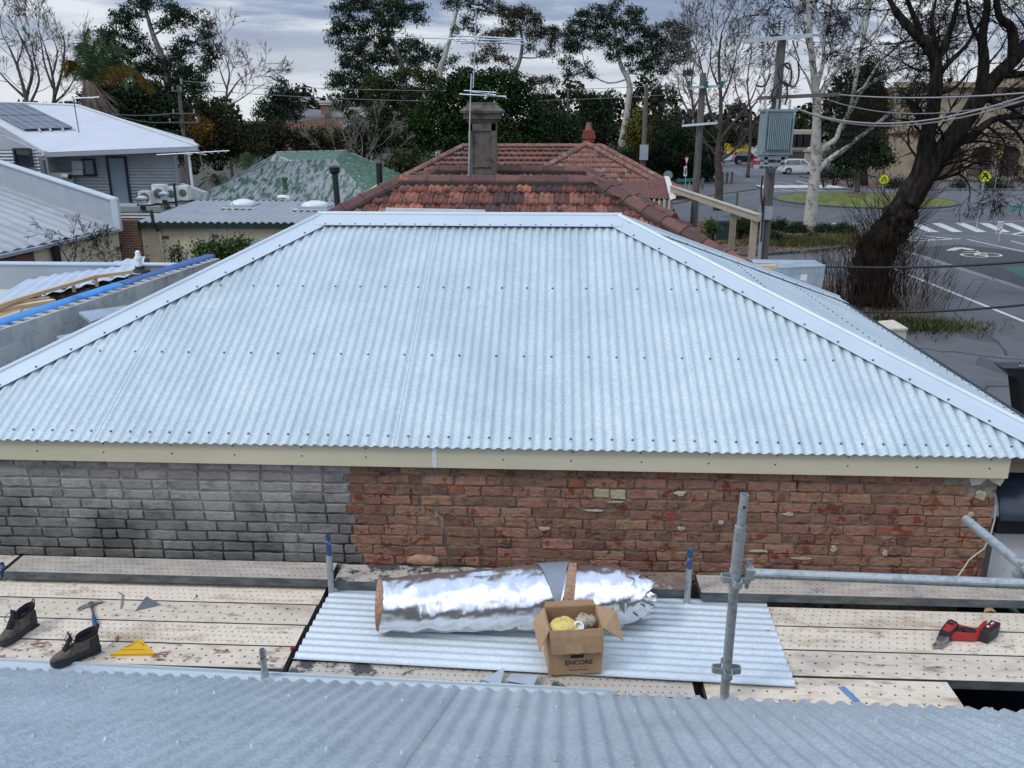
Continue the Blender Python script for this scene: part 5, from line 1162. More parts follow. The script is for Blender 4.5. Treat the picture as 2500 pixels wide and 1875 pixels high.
# antenna on the white roof
def antenna(base, mast_top, px_el, Y, label, mt='galv_plain'):
    t = thing('tv_antenna', base, label, 'antenna'); m = MB(); m.tube([base, mast_top],.022,6); m.build('mast','grille',t)
    m = MB(); 
    for (xa,ya,xb,yb,r) in px_el: m.tube([gy(xa,ya,Y),gy(xb,yb,Y)],r,5)
    m.build('elements',mt,t); return t
b_ = on_plane(193,323,e0,rn)
antenna(b_, gy(178,236,b_.y-.1), [(166,241,242,237,.022),(176,234,176,242,.02),(190,235,192,241,.02),(204,234,206,241,.02),(216,234,218,241,.02),(170,238,230,240,.012)], b_.y-.1, 'small TV antenna on the white roof beside the solar panels')
antenna(gy(503,463,33), gy(487,366,33), [(383,378,560,368,.018),(440,375,470,377,.015),(470,372,505,378,.015),(500,369,520,375,.012),(525,367,535,374,.012),(545,366,552,372,.012)], 33.0, 'long TV antenna sideways behind the clad house corner')
m = MB(); m.tube([gy(459,366,35.6),gy(470,455,35.6)],.06,8); tag(m.build('downpipe','white_plastic'),'white downpipe at the far corner of the clad house','pipe')
m = MB(); a,b,c = gy(442,447,34.2), gy(497,468,33.6), gy(470,485,34); m.extrude([gy(440,448,34.6),gy(500,470,34.6),gy(470,488,34.6),gy(440,488,34.6)],(0,.3,0)); tag(m.build('side_parapet','clad'),'sloping clad parapet behind the last air conditioner','wall')
# ---- green and flaking roof
gh = thing('green_roof_house', gy(720,500,35)*1, 'old cottage with a flaking green corrugated hip roof', 'house'); gh.location.z = 0
f0,f1 = gy(468,488,34.0), gy(905,482,34.0); f1.z = f0.z; m0,m1 = gy(688,393,37.6), gy(816,392,37.6); t0,t1 = gy(676,372,41.5), gy(842,368,41.5); rb = gy(1010,440,43.0); rb2 = rb
def corr_quad(a, b, c, d, mt, name):          # eave a-b, top d-c; waves run up the slope
    m = MB(); k = 8*int((b-a).length/.10); vs = []; n_ = (b-a).cross(d-a).normalized(); n_ = n_ if n_.z > 0 else -n_
    for i in range(k+1):
        f = i/k; w = .010*math.cos(2*math.pi*i/8)
        vs += [a.lerp(b,f)+n_*w, d.lerp(c,f)+n_*w]
    m.add(vs,[(2*i,2*i+2,2*i+3,2*i+1) for i in range(k)]); return m.build(name, mt, gh, smooth=True)
corr_quad(f0,f1,m1,m0,'flaked_roof','front_slope'); corr_quad(m0,m1,t1,t0,'green_paint_roof','upper_slope'); corr_quad(f1,rb,t1,m1,'green_paint_roof','right_slope')
m = MB(); m.tube([m0,f0],.07,6); m.tube([m1,f1],.06,6); m.tube([m0,m1],.05,6); m.tube([t1,rb],.06,6); m.tube([t0,t1],.05,6); m.tube([t0,m0+Vector((0,0,.05))],.06,6); m.build('ridge_caps','flaked_roof',gh)
m = MB(); m.add([m0,t0,gy(655,395,38.2),f0],[(0,1,3)]); m.add([gy(672,376,38),gy(650,394,37.8),gy(718,394,37.4)],[(0,1,2)]); m.build('gablet','flaked_roof',gh)
m = MB(); m.beam(f0+Vector((0,-.05,-.08)), f1+Vector((0,-.05,-.08)),.15,.16); m.build('gutter','dark_green',gh)
m = MB(); m.box(((f0.x+f1.x)/2+.3,34.9,(f0.z-.1)/2),(f1.x-f0.x-1.2,1.4,f0.z-.1)); m.build('wall','cream_brick',gh)
m = MB(); m.add([f0,m0,t0,gy(610,440,43)],[(0,1,2,3)]); m.build('left_slope','flaked_roof',gh)
fn = (f1-f0).cross(m0-f0).normalized(); fn = fn if fn.z > 0 else -fn
c = on_plane(697,466,f0,fn); t = thing('roof_vent', c, 'small green vent on the flaking roof', 'vent'); m = MB(); m.lathe(c,[(.22,-.05),(.10,.05),(.09,.42),(.14,.44),(.14,.52),(.05,.56)],12); m.build('cowl','green_paint_roof',t)
t = thing('vent_pipe', gy(824,520,22), 'tall dark green vent pipe with cowl in front of the green roof', 'pipe'); m = MB(); m.cyl(gy(829,560,24), gy(817,420,24), .085, 10); m.build('pipe','dark_green',t); m = MB(); c = gy(817,419,24); m.lathe(c,[(.11,-.06),(.15,0),(.15,.12),(.05,.16)],12); m.build('cowl','black_metal',t)
m = MB(); m.cyl(gy(928,470,15.5), gy(925,398,15.5), .055, 10); tag(m.build('vent_pipe','black_metal'),'rusty black vent pipe left of the tiled roof','pipe')
# ================================================================ terracotta tiled houses
def tilemat():
    m = mat('terracotta', [(.155,.056,.036),(.27,.105,.066),(.20,.075,.048)], 6, .75, bump=.25, bscale=40, ramp=(.3,.62), spots=((.035,.026,.026), 5.5, .52, .10), spots2=((.20,.15,.11), 10, .68, .05))
    nt = m.node_tree; N = nt.nodes.new; L = nt.links.new; b = nt.nodes['Principled BSDF']; src = b.inputs['Base Color'].links[0].from_socket
    oi = N('ShaderNodeObjectInfo'); cr = N('ShaderNodeValToRGB'); L(oi.outputs['Random'], cr.inputs[0]); e = cr.color_ramp.elements; cr.color_ramp.interpolation = 'CONSTANT'
    e[0].position = 0; e[0].color = (.26,.32,.46,1); e[1].position = .88; e[1].color = (1.5,1.35,1.1,1)
    for p, c in ((.14,(.55,.48,.50,1)),(.30,(1,1,1,1)),(.46,(.66,.56,.56,1)),(.62,(1.45,1.35,1.2,1)),(.72,(.40,.42,.50,1)),(.80,(.80,.68,.66,1))): x = e.new(p); x.color = c
    mx = N('ShaderNodeMix'); mx.data_type = 'RGBA'; mx.blend_type = 'MULTIPLY'; mx.inputs['Factor'].default_value = 1; L(src, mx.inputs[6]); L(cr.outputs[0], mx.inputs[7]); L(mx.outputs[2], b.inputs['Base Color'])
tilemat()
mat('terracotta_far', [(.085,.052,.044),(.26,.115,.080),(.18,.078,.055),(.11,.085,.072)], 3.2, .85, bump=.2, ramp=(.33,.67), spots=((.21,.19,.16), 3.6, .56, .05), spots2=((.045,.036,.034), 5, .60, .05), detail=8)
mat('tile_bed', [(.035,.026,.022),(.06,.045,.038)], 6, .95)
mat('chimney_brick', [(.075,.066,.057),(.145,.125,.105),(.11,.085,.068)], 5, .95, bump=.5, bscale=25, spots=((.20,.07,.035), 3.5, .63, .04), spots2=((.06,.055,.05), 4, .58, .08))
mat('chimney_red', [(.18,.045,.025),(.24,.065,.035)], 8, .9, bump=.3)
mat('lead', [(.24,.27,.28),(.34,.37,.38)], 8, .6, .3)
mat('rust', [(.085,.030,.020),(.14,.055,.035),(.10,.040,.028)], 2.0, .8, .1, bump=.2, spots=((.42,.38,.34), 1.6, .66, .02))
mat('rust_white', [(.52,.50,.46),(.60,.58,.54)], 4, .7, spots=((.18,.07,.04), 3.0, .60, .05))
mat('cream_paint', [(.36,.31,.235),(.44,.385,.295)], 5, .7, bump=.1, spots=((.26,.19,.13), 5, .64, .05))
TW, TL, TE = .232, .40, .345
def tile_mesh(name, seed, mt='terracotta'):
    rnd = random.Random(seed); m = MB(); W = TW-.004; xs = [-.5,-.40,-.30,-.20,-.06,.04,.14,.24,.36,.44,.5]; hs = [.006,.026,.036,.026,.006,.024,.034,.024,.006,.006,.020]
    top = []
    for y, dz in ((0,0),(TL*.5,0),(TL,-.0)):
        top += [(x*W, y, h+dz+rnd.uniform(-.001,.001)) for x,h in zip(xs,hs)]
    k = len(xs); front = [(x*W, 0, h-.034) for x,h in zip(xs,hs)]
    vs = top+front
    fs = [(j*k+i,j*k+i+1,(j+1)*k+i+1,(j+1)*k+i) for j in range(2) for i in range(k-1)] + [(3*k+i,3*k+i+1,i+1,i) for i in range(k-1)]
    m.add(vs,fs); me = bpy.data.meshes.new(name); me.from_pydata(m.v,[],m.f); me.materials.append(MAT[mt]); me.polygons.foreach_set('use_smooth',[True]*len(me.polygons)); me.update(); return me
TILES = [tile_mesh('roof_tile',i) for i in range(4)]
def cap_mesh(name, L=.42, mt='terracotta', r=.115):
    m = MB(); n = 7; prof = [(-r*1.1,-.02)] + [(-r*1.05,.015),(-r*.38,.082),(0,.092),(r*.38,.082),(r*1.05,.015)] + [(r*1.1,-.02)]
    vs = []
    for y, s in ((0,1.12),(.06,1.12),(.061,1.0),(L,.96)): vs += [(x*s, y, z*s) for x,z in prof]
    k = len(prof); m.add(vs,[(j*k+i,j*k+i+1,(j+1)*k+i+1,(j+1)*k+i) for j in range(3) for i in range(k-1)] + [tuple(range(k)), tuple(3*k+i for i in range(k))])
    me = bpy.data.meshes.new(name); me.from_pydata(m.v,[],m.f); me.materials.append(MAT[mt]); me.update(); return me
mat('cap_clay', [(.060,.030,.027),(.13,.050,.036),(.085,.040,.034)], 3.5, .7, bump=.2, per_obj=.35, hue_obj=.012, spots=((.30,.095,.045), 2.2, .60, .05), spots2=((.05,.04,.04), 5, .6, .06))
CAPM = cap_mesh('ridge_tile', mt='cap_clay')
def lay_caps(parent, a, b, L=.40, me=CAPM, lift=.03, rnd=random.Random(8)):
    a, b = Vector(a), Vector(b); d = (b-a); k = max(1,int(round(d.length/L))); d.normalize()
    up = Vector((0,0,1)); x = d.cross(up).normalized(); u = x.cross(d)
    Mx = Matrix((x, d, u)).transposed()
    mb = MB(); mb.beam(a+u*.01, b+u*.01, .34, .07); mb.build('bedding','tile_bed',parent)
    for i in range(k):
        p = a.lerp(b, i/k)+u*(lift+.02)
        o = piece('ridge_tile', me, parent, p, (Mx @ Matrix.Rotation(rnd.uniform(-.03,.03),3,'Y')).to_euler(), (1,(b-a).length/k/L*1.0,1))
def lay_tiles(parent, o, ux, vy, n, urange, rows, first=.0, limit=None, skip=lambda u,s: False, meshes=TILES, seed=1):
    """o: ridge-line origin; ux across, vy down the slope; row k hangs from distance first+k*TE"""
    rnd = random.Random(seed); o, ux, vy, n = Vector(o), Vector(ux), Vector(vy), Vector(n); cnt = 0
    Mx = Matrix((ux, -vy, n)).transposed()
    for k in range(rows):
        s = first+(k+1)*TE; u0,u1 = urange(s-.1)
        i0 = int(u0/TW)-1; i1 = int(u1/TW)+1
        for i in range(i0,i1+1):
            u = (i+(.5 if k%2 else 0))*TW
            if u < u0-.05 or u > u1+.05 or skip(u,s): continue
            p = o+ux*u+vy*s+n*(.066+rnd.uniform(-.004,.004))
            R_ = Mx @ Matrix.Rotation(-.105+rnd.uniform(-.010,.010),3,'X') @ Matrix.Rotation(rnd.uniform(-.012,.012),3,'Z')
            piece('roof_tile', rnd.choice(meshes), parent, p, R_.to_euler()); cnt += 1
    return cnt
# ---- near tiled house, just behind the new hip roof
th = thing('tiled_house', (-.9,14.5,0), 'terracotta tiled house directly behind the new metal roof', 'house')
TYr = 13.8; L0, L1 = gy(978,449,TYr), gy(1447,451,TYr); TZ = (L0.z+L1.z)/2; L0.z = L1.z = TZ
tp = R(26.5); vy = Vector((0,-math.cos(tp),-math.sin(tp))); tn = Vector((0,-math.sin(tp),math.cos(tp)))
run = 2.05; slen = run/math.cos(tp)
def ur(s): q = s*math.cos(tp); return (L0.x-q+.10, L1.x+q-.10)
m = MB(); ea, eb_ = Vector((L0.x-run,TYr-run,TZ-run*math.tan(tp))), Vector((L1.x+run,TYr-run,TZ-run*math.tan(tp)))
m.add([L0,L1,eb_,ea],[(0,1,2,3)])                                     # front batten bed
bk = 1.15; va, vb = Vector((L0.x-bk*.4,TYr+bk,TZ-bk*math.tan(tp))), Vector((L1.x+bk*.4,TYr+bk,TZ-bk*math.tan(tp)))
m.add([L0,L1,vb,va],[(3,2,1,0)]); el, er = Vector((L0.x-run,TYr+4.6,ea.z)), Vector((L1.x+run,TYr+4.6,ea.z))
m.add([L0,ea,el,va],[(0,1,2,3)]); m.add([L1,eb_,er,vb],[(3,2,1,0)]); m.build('roof_bed','tile_bed',th)
lay_tiles(th, L0*0+Vector((0,TYr,TZ)), (1,0,0), vy, tn, ur, 6, first=-.02)
# right-hand slope of the hip
rvy = Vector((math.cos(tp),0,-math.sin(tp))); rtn = Vector((math.sin(tp),0,math.cos(tp)))
lay_tiles(th, (L1.x,0,TZ), (0,1,0), rvy, rtn, lambda s: (TYr-s*math.cos(tp)+.1, TYr+2.2), 6, first=-.02, seed=5)
lay_caps(th, L0, L1); lay_caps(th, ea+Vector((0,0,.02)), L0); lay_caps(th, eb_+Vector((0,0,.02)), L1)
# rear ridge
TY2 = 16.3; K0, K1 = gy(1066,427,TY2), gy(1430,419,TY2); K0.z = K1.z = (K0.z+K1.z)/2; run2 = 1.5
m = MB(); m.add([K0,K1,K1+Vector((run2,-run2,-run2*math.tan(tp))),K0+Vector((-run2,-run2,-run2*math.tan(tp)))],[(0,1,2,3)]); m.add([K0,K1,K1+Vector((2,3,-1.4)),K0+Vector((-2,3,-1.4))],[(3,2,1,0)]); m.add([K1,K1+Vector((run2,-run2,-run2*math.tan(tp))),K1+Vector((2,3,-1.4))],[(0,1,2)]); m.add([K0,K0+Vector((-run2,-run2,-run2*math.tan(tp))),K0+Vector((-2,3,-1.4))],[(0,2,1)]); m.build('rear_roof_bed','tile_bed',th)
lay_tiles(th, (0,TY2,K0.z), (1,0,0), vy, tn, lambda s: (K0.x-s*math.cos(tp)+.1, K1.x+s*math.cos(tp)-.1), 3, first=-.02, seed=9)
lay_caps(th, K0, K1); lay_caps(th, K0+Vector((-1.4,-1.4,-1.4*math.tan(tp)+.02)), K0); lay_caps(th, K1+Vector((1.45,-1.45,-1.45*math.tan(tp)+.02)), K1)
m = MB(); m.box((-.92,15.6,2.0),(L1.x-L0.x+2*run-.5,7.0,4.0)); m.build('wall','brown_brick',th)
# white roof panel leaning behind the ridge
m = MB(); q = [gy(940,522,11.9),gy(1184,521,11.9),gy(1184,513,11.9),gy(942,508,11.9)]; m.extrude(q,(0,.05,0)); tag(m.build('white_board','wall_white'),'white board edge showing just behind the new ridge cap','board')
# left parapet flashing of the tiled house
m = MB(); q = [gy(846,512,14.2),gy(922,466,15.6),gy(950,448,16.2)]; m.beam(q[0],q[1],.34,.05); m.beam(q[1],q[2],.34,.05); m.beam(q[0]+Vector((0,0,-.20)),q[2]+Vector((0,0,-.20)),.26,.40); tag(m.build('party_wall','galv_plain'),'metal-capped party wall along the left of the tiled roof','wall')
# chimney
def chimney():
    Y = 15.9; b0, b1 = gy(1147,430,Y), gy(1213,430,Y); w = b1.x-b0.x; cx = (b0.x+b1.x)/2; z0 = gy(1180,440,Y).z-.3; zs = gy(1180,296,Y).z; zt = gy(1180,250,Y).z
    t = thing('chimney', (cx,Y,z0), 'old rendered brick chimney with flared cap on the tiled roof', 'chimney')
    m = MB(); m.box((cx,Y,(z0+zs)/2),(w,w*.8,zs-z0)); m.build('stack','chimney_brick',t)
    m = MB()
    for s in (-1,1): m.box((cx+s*w*.42,Y-w*.4-.01,(z0+zs)/2+.1),(w*.16,.03,(zs-z0)*.8))
    m.box((cx,Y-w*.4-.01,zs-.10),(w*1.0,.03,.12)); m.box((cx,Y-w*.4-.01,z0+(zs-z0)*.42),(w*.9,.022,.03)); m.build('pilasters','chimney_brick',t)
    def fr(z, s): return [(cx-w*s/2,Y-w*s*.42,z),(cx+w*s/2,Y-w*s*.42,z),(cx+w*s/2,Y+w*s*.42,z),(cx-w*s/2,Y+w*s*.42,z)]
    H = zt-zs; m = MB(); rings = [fr(zs-.01,1.08),fr(zs+H*.12,1.08),fr(zs+H*.13,1.30),fr(zs+H*.42,1.30),fr(zs+H*.43,1.50),fr(zs+H*.55,1.55),fr(zs+H*.68,1.32),fr(zs+H*.85,1.06),fr(zs+H,1.02)]
    vs = [p for r_ in rings for p in r_]; m.add(vs,[(4*i+k,4*i+(k+1)%4,4*i+4+(k+1)%4,4*i+4+k) for i in range(len(rings)-1) for k in range(4)]+[(0,3,2,1),tuple(len(vs)-4+k for k in range(4))]); m.build('flared_cap','chimney_brick',t)
    m = MB(); m.box((cx,Y-.03,gy(1180,436,Y).z),(w*1.16,w*.95,.14)); m.build('lead_flashing','lead',t)
    return cx, Y
ccx, ccy = chimney()
AY = 15.5
t = thing('tv_antenna', gy(1144,430,AY), 'tall TV antenna mast strapped to the old chimney', 'antenna')
m = MB(); m.tube([gy(1144,440,AY),gy(1148,250,AY),gy(1151,180,AY)],.011,6); m.tube([gy(1155,215,AY),gy(1160,100,AY),gy(1162,18,AY)],.010,6); m.build('mast','galv_plain',t)
m = MB()
for xa,ya,xb,yb,r in ((956,90,1280,100,.011),(1020,92,1160,97,.008),(1105,86,1275,96,.013),(1110,100,1278,108,.011),(1125,106,1240,103,.010),(1100,92,1116,104,.010),(1152,14,1183,22,.012),(1150,22,1176,16,.010),(1122,230,1236,236,.012),(1133,221,1212,226,.010),(1150,224,1210,232,.010)): m.tube([gy(xa,ya,AY),gy(xb,yb,AY-.25)],r,5)
for i in range(9): m.tube([gy(1118+i*17,98+i*.6,AY)+Vector((0,-.25,.0)),gy(1118+i*17,98+i*.6,AY)+Vector((0,.25,.02))],.006,4)
m.build('elements','galv_plain',t); m = MB(); m.box(gy(1174,107,AY),(.07,.05,.07)); m.build('balun','appliance',t)
# ---- second tiled house further back
FYr = 33.0; fh = thing('far_tiled_house', (gy(1380,420,FYr).x,FYr+2,0), 'lichen-spotted terracotta roof of the house further back', 'house')
A0, A1 = gy(1195,365,FYr), gy(1590-12,365,FYr); zr = gy(1400,360,FYr).z
RA, RB2 = Vector((gy(1130,361,FYr).x,FYr,zr)), Vector((gy(1468,356,FYr).x,FYr,zr))
fp = R(27); fvy = Vector((0,-math.cos(fp),-math.sin(fp))); ftn = Vector((0,-math.sin(fp),math.cos(fp)))
frun = 3.2
def tile_field(m, o, ux, vy, n, urange, rows, seed):
    rnd = random.Random(seed); xs = [-.5,-.3,-.1,.08,.24,.40,.5]; hs = [.004,.046,.004,.040,.004,.004,.022]
    for k in range(rows):
        s1 = (k+1)*TE; s0 = k*TE-.04; u0,u1 = urange(s1-.15)
        for i in range(int(u0/TW)-1,int(u1/TW)+2):
            u = (i+(.5 if k%2 else 0))*TW
            if u < u0 or u > u1: continue
            j = rnd.uniform(-.006,.006); vs = []
            for s,l in ((s0,.0),(s1,.085+j),(s1,.030)): vs += [o+ux*(u+x*TW*.97)+vy*s+n*(h+l) for x,h in zip(xs,hs)]
            q = len(xs); m.add(vs,[(r*q+c,r*q+c+1,(r+1)*q+c+1,(r+1)*q+c) for r in range(2) for c in range(q-1)])
m = MB(); e_l, e_r = RA+Vector((-frun,-frun,-frun*math.tan(fp))), RB2+Vector((frun,-frun,-frun*math.tan(fp)))
m.add([RA,RB2,e_r,e_l],[(0,1,2,3)]); m.add([RB2,e_r,RB2+Vector((frun,frun,-frun*math.tan(fp)))],[(0,1,2)]); m.add([RA,e_l,RA+Vector((-frun,frun,-frun*math.tan(fp)))],[(0,2,1)])
# cross wing towards the camera
WX = gy(1432,352,FYr-1.0).x; WA = Vector((WX,FYr-.9,zr+.12)); wrun = 2.9
wl, wrr = WA+Vector((-wrun,-wrun,-wrun*math.tan(fp))), WA+Vector((wrun,-wrun,-wrun*math.tan(fp)))
m.add([WA,wrr,wl],[(0,1,2)]); m.add([WA,wl,Vector((WX-wrun,FYr,wl.z)),Vector((WX,FYr+1,zr+.1))],[(0,1,2,3)]); m.add([WA,wrr,Vector((WX+wrun,FYr,wl.z)),Vector((WX,FYr+1,zr+.1))],[(3,2,1,0)]); m.build('roof_bed','tile_bed',fh)
m = MB(); tile_field(m, Vector((0,FYr,zr)), Vector((1,0,0)), fvy, ftn, lambda s: (RA.x-s*math.cos(fp)+.15, RB2.x+s*math.cos(fp)-.15), 10, 3); m.build('tile_field','terracotta_far',fh)['kind'] = 'stuff'
m = MB(); tile_field(m, Vector((RB2.x,0,zr)), Vector((0,1,0)), Vector((math.cos(fp),0,-math.sin(fp))), Vector((math.sin(fp),0,math.cos(fp))), lambda s: (FYr-s*math.cos(fp)+.15, FYr+s*math.cos(fp)), 10, 4); m.build('side_tile_field','terracotta_far',fh)['kind'] = 'stuff'
FT = [tile_mesh('roof_tile',i+20,'terracotta_far') for i in range(3)]
lay_tiles(fh, WA, (1,0,0), fvy, ftn, lambda s: (-s*math.cos(fp)+.12, s*math.cos(fp)-.12), 9, first=-.05, meshes=TILES+FT+FT, seed=15)
CF = cap_mesh('ridge_tile',.42,'terracotta_far')
lay_caps(fh, RA, RB2, me=CF); lay_caps(fh, e_r, RB2, me=CF); lay_caps(fh, wl, WA, me=CF); lay_caps(fh, wrr, WA, me=CF); lay_caps(fh, e_l, RA, me=CF)
m = MB(); m.box(((RA.x+RB2.x)/2,FYr+1,1.6),(RB2.x-RA.x+5,7.0,3.2)); m.build('wall','brown_brick',fh)
# small second gable on the left of it, seen beside the chimney
c = gy(1437,340,FYr+.6); t = thing('chimney', (c.x,FYr+.6,zr-.4), 'narrow red brick chimney with an orange pot on the far tiled roof', 'chimney')
m = MB(); z1 = gy(1437,318,FYr+.6).z; w = .38
for k,(za,zb_,s) in enumerate(((zr-.4,z1-.42,1.0),(z1-.42,z1-.3,1.15),(z1-.3,z1-.17,1.3),(z1-.17,z1,1.1))): m.box((c.x,FYr+.6,(za+zb_)/2),(w*s,w*s,zb_-za))
m.build('stack','chimney_red',t); m = MB(); zt = gy(1437,298,FYr+.6).z; m.lathe((c.x,FYr+.6,z1),[(.15,0),(.14,.04),(.10,zt-z1-.03),(.11,zt-z1)],14); m.build('pot','terracotta',t)
# ---- rusty lean-to with cream scalloped edge
ry = 24.0; rs = thing('rusty_shed', gy(1570,480,ry), 'small lean-to with a rusty red corrugated roof', 'shed'); rs.location.z = 0
q = [gy(1500,480,22.5),gy(1648,486,22.5),gy(1622,434,24.6),gy(1520,446,24.6)]
def cq(a,b,c,d,mt,name,par,p=.09,amp=.010):
    m = MB(); k = 8*max(2,int((b-a).length/p)); vs = []; n_ = (b-a).cross(d-a).normalized(); n_ = n_ if n_.z > 0 else -n_
    for i in range(k+1):
        f = i/k; w = amp*math.cos(2*math.pi*i/8); vs += [a.lerp(b,f)+n_*w, d.lerp(c,f)+n_*w]
    m.add(vs,[(2*i,2*i+2,2*i+3,2*i+1) for i in range(k)]); return m.build(name,mt,par,smooth=True)
cq(*q,'rust','roof',rs)
m = MB(); m.extrude([gy(1622,432,24.55),gy(1634,434,24.3),gy(1650,484,22.4),gy(1636,488,22.4)],(0,.02,.03)); m.build('barge_flashing','rust_white',rs)
m = MB(); a,b = gy(1600,497,22.45), gy(1640,491,22.45); m.box(((a.x+b.x)/2-.4,22.6,a.z-.2),(b.x-a.x+.9,.12,.5)); 
m.build('side_wall','cream_paint',rs); m = MB()
for i in range(8): m.box((a.x-.55+i*.13,22.5,a.z-.02),(.05,.05,.26))
m.build('valance','rust_white',rs); m = MB(); m.box((gy(1570,470,23.4).x,23.8,1.9),(1.2,1.4,3.8)); m.build('wall','cream_paint',rs)
# ---- cream timber pergola rail
pg = thing('pergola', gy(1800,600,17.5), 'cream painted timber beam on posts beside the tiled roof', 'pergola'); pg.location.z = 0
b0, b1 = gy(1640,462,23.0), gy(1853,534,17.2)
m = MB(); m.beam(b0,b1,.08,.12); m.build('beam','cream_paint',pg); m = MB(); m.beam(b0+Vector((0,0,.075)),b1+Vector((0,0,.075)),.12,.03); m.build('capping','cream_paint',pg)
for px,Y,mt in ((1842,17.5,'cream_paint'),(1790,18.9,'timber_old')):
    c = gy(px,540,Y); zt = gy(px,530 if px>1800 else 512,Y).z; m = MB(); m.box((c.x,Y,zt/2),(.12,.12,zt)); m.build('post',mt,pg)
# ---- folded galvanised box at the back corner of the new roof
dY = 12.05; t = thing('metal_rain_box', gy(1950,690,dY), 'galvanised folded metal box at the back corner of the new roof', 'metal box')
f_ = [gy(1835,655,dY),gy(2015,648,dY),gy(2004,716,dY),gy(1835,716,dY)]; k_ = [gy(1835,633,dY+.62),gy(1990,635,dY+.62)]
m = MB(); m.add([f_[0],f_[1],f_[2],f_[3]],[(0,1,2,3)]); m.add([f_[0],f_[1],k_[1],k_[0]],[(0,1,2,3)]); m.add([f_[1],f_[2],f_[2]+Vector((0,.6,0)),k_[1]],[(0,1,2,3)]); o = m.build('case','galv_box',t); o.modifiers.new('thick','SOLIDIFY').thickness = .008
m = MB(); m.beam(f_[0]+Vector((0,-.006,0)),f_[1]+Vector((0,-.006,0)),.02,.02); m.build('folded_edge','galv_cap',t)
m = MB(); m.extrude([gy(x,y,dY-.006) for x,y in ((1922,659),(1888,658),(1886,700),(1920,700))],(0,.003,0)); m.build('side_panel','galv_box',t)
m = MB(); m.extrude([gy(x,y,dY-.012) for x,y in ((1957,669),(1972,671),(1968,686),(1952,683))],(0,.003,0)); m.build('sticker','white_plastic',t)
m = MB(); m.beam(gy(1838,652,11.8),gy(1894,651,11.8),.10,.05); tag(m.build('timber_offcut','timber'),'short pale timber end beside the folded metal box','timber'); m = MB(); m.beam(gy(1800,640,12.1),gy(1893,643,12.1),.2,.03); tag(m.build('flashing_piece','galv_plain'),'grey flashing strip above the pale timber end','flashing')
# ---- right side of the near wall: navy bullnose verandah, white wall
v = thing('side_verandah', (4.0,6.2,0), 'dark navy curved verandah roof beyond the right end of the red wall', 'verandah')
m = MB(); vs = []; n = 12
for i in range(n+1):
    a = math.pi/2*i/n; y = 7.0-math.sin(a)*1.05; z = 3.42+math.cos(a)*.42
    vs += [(3.36,y,z),(5.6,y,z)]
m.add(vs,[(2*i,2*i+1,2*i+3,2*i+2) for i in range(n)]); o = m.build('curved_roof','navy',v,smooth=True); o.modifiers.new('thick','SOLIDIFY').thickness = .02
m = MB(); m.box((4.5,5.99,3.36),(2.26,.05,.12)); m.build('fascia','black_metal',v)
m = MB(); m.box((4.52,6.12,2.55),(2.2,.10,1.55)); m.build('white_wall','wall_white',v); m = MB(); m.box((3.56,6.02,2.70),(.32,.06,.10)); m.build('ply_edge','ply_end',v)
m = MB(); m.box((3.52,5.82,2.63),(.7,.24,.012)); m.box((3.52,5.71,2.68),(.7,.012,.11)); m.box((3.52,5.935,2.68),(.7,.012,.11)); m.build('black_gutter','black_metal',v); m = MB(); m.box((4.4,7.1,1.2),(2.0,1.8,2.2)); m.build('base_wall','wall_white',v)
m = MB(); pts = [gy(2432,1235,5.90),gy(2428,1270,5.90),gy(2420,1300,5.89)]; m.tube(pts,.006,6); pts = [gy(2402,1340,5.88),gy(2385,1352,5.87),gy(2365,1368,5.86),gy(2352,1388,5.84),gy(2338,1408,5.80)]; m.tube([gy(2420,1300,5.89),gy(2410,1325,5.885)]+pts,.006,6); tag(m.build('cable','cable_white'),'pale cable hanging down the right end of the red wall','cable')
m = MB(); m.box((3.62,5.2,1.25),(2.4,1.4,2.3)); tag(m.build('void_filler','void_navy'),'dark navy container added for the shaded void below the right deck','filler')  # box added to stand for the dark void and its navy panel
t = thing('black_bracket', gy(2490,960,9.6), 'black metal arm with a fitting at the right frame edge', 'bracket'); t.location.z = 0
m = MB(); m.extrude([gy(x,y,9.6) for x,y in ((2450,899),(2560,899),(2560,1040),(2496,1012),(2487,930))],(0,.25,0)); m.build('arm','black_metal',t); c = gy(2494,897,9.7); m = MB(); m.lathe(c,[(.03,0),(.03,.02),(.012,.03),(.012,.05),(.03,.05)],12); m.build('fitting','steel_light',t); m = MB(); c = gy(2540,1000,9.7); m.cyl((c.x,9.72,0),(c.x,9.72,c.z),.06,10); m.build('stand','black_metal',t)
pc = gz(2190,812,1.0); pz = 1.28; c = gz(2155,800,pz); t = thing('gate_pier', (c.x,c.y,0), 'cream rendered pier beside the weedy bed', 'pier')
q = [gz(2145,789,pz),gz(2180,786,pz),gz(2214,806,pz),gz(2160,808,pz)]; m = MB(); m.extrude([Vector((p.x,p.y,0)) for p in q],(0,0,pz)); m.build('shaft','render_cream',t); m = MB(); cc = sum(q,Vector())/4; m.extrude([cc+(p-cc)*1.06+Vector((0,0,.0015)) for p in q],(0,0,.05)); m.build('cap','render_cream',t)
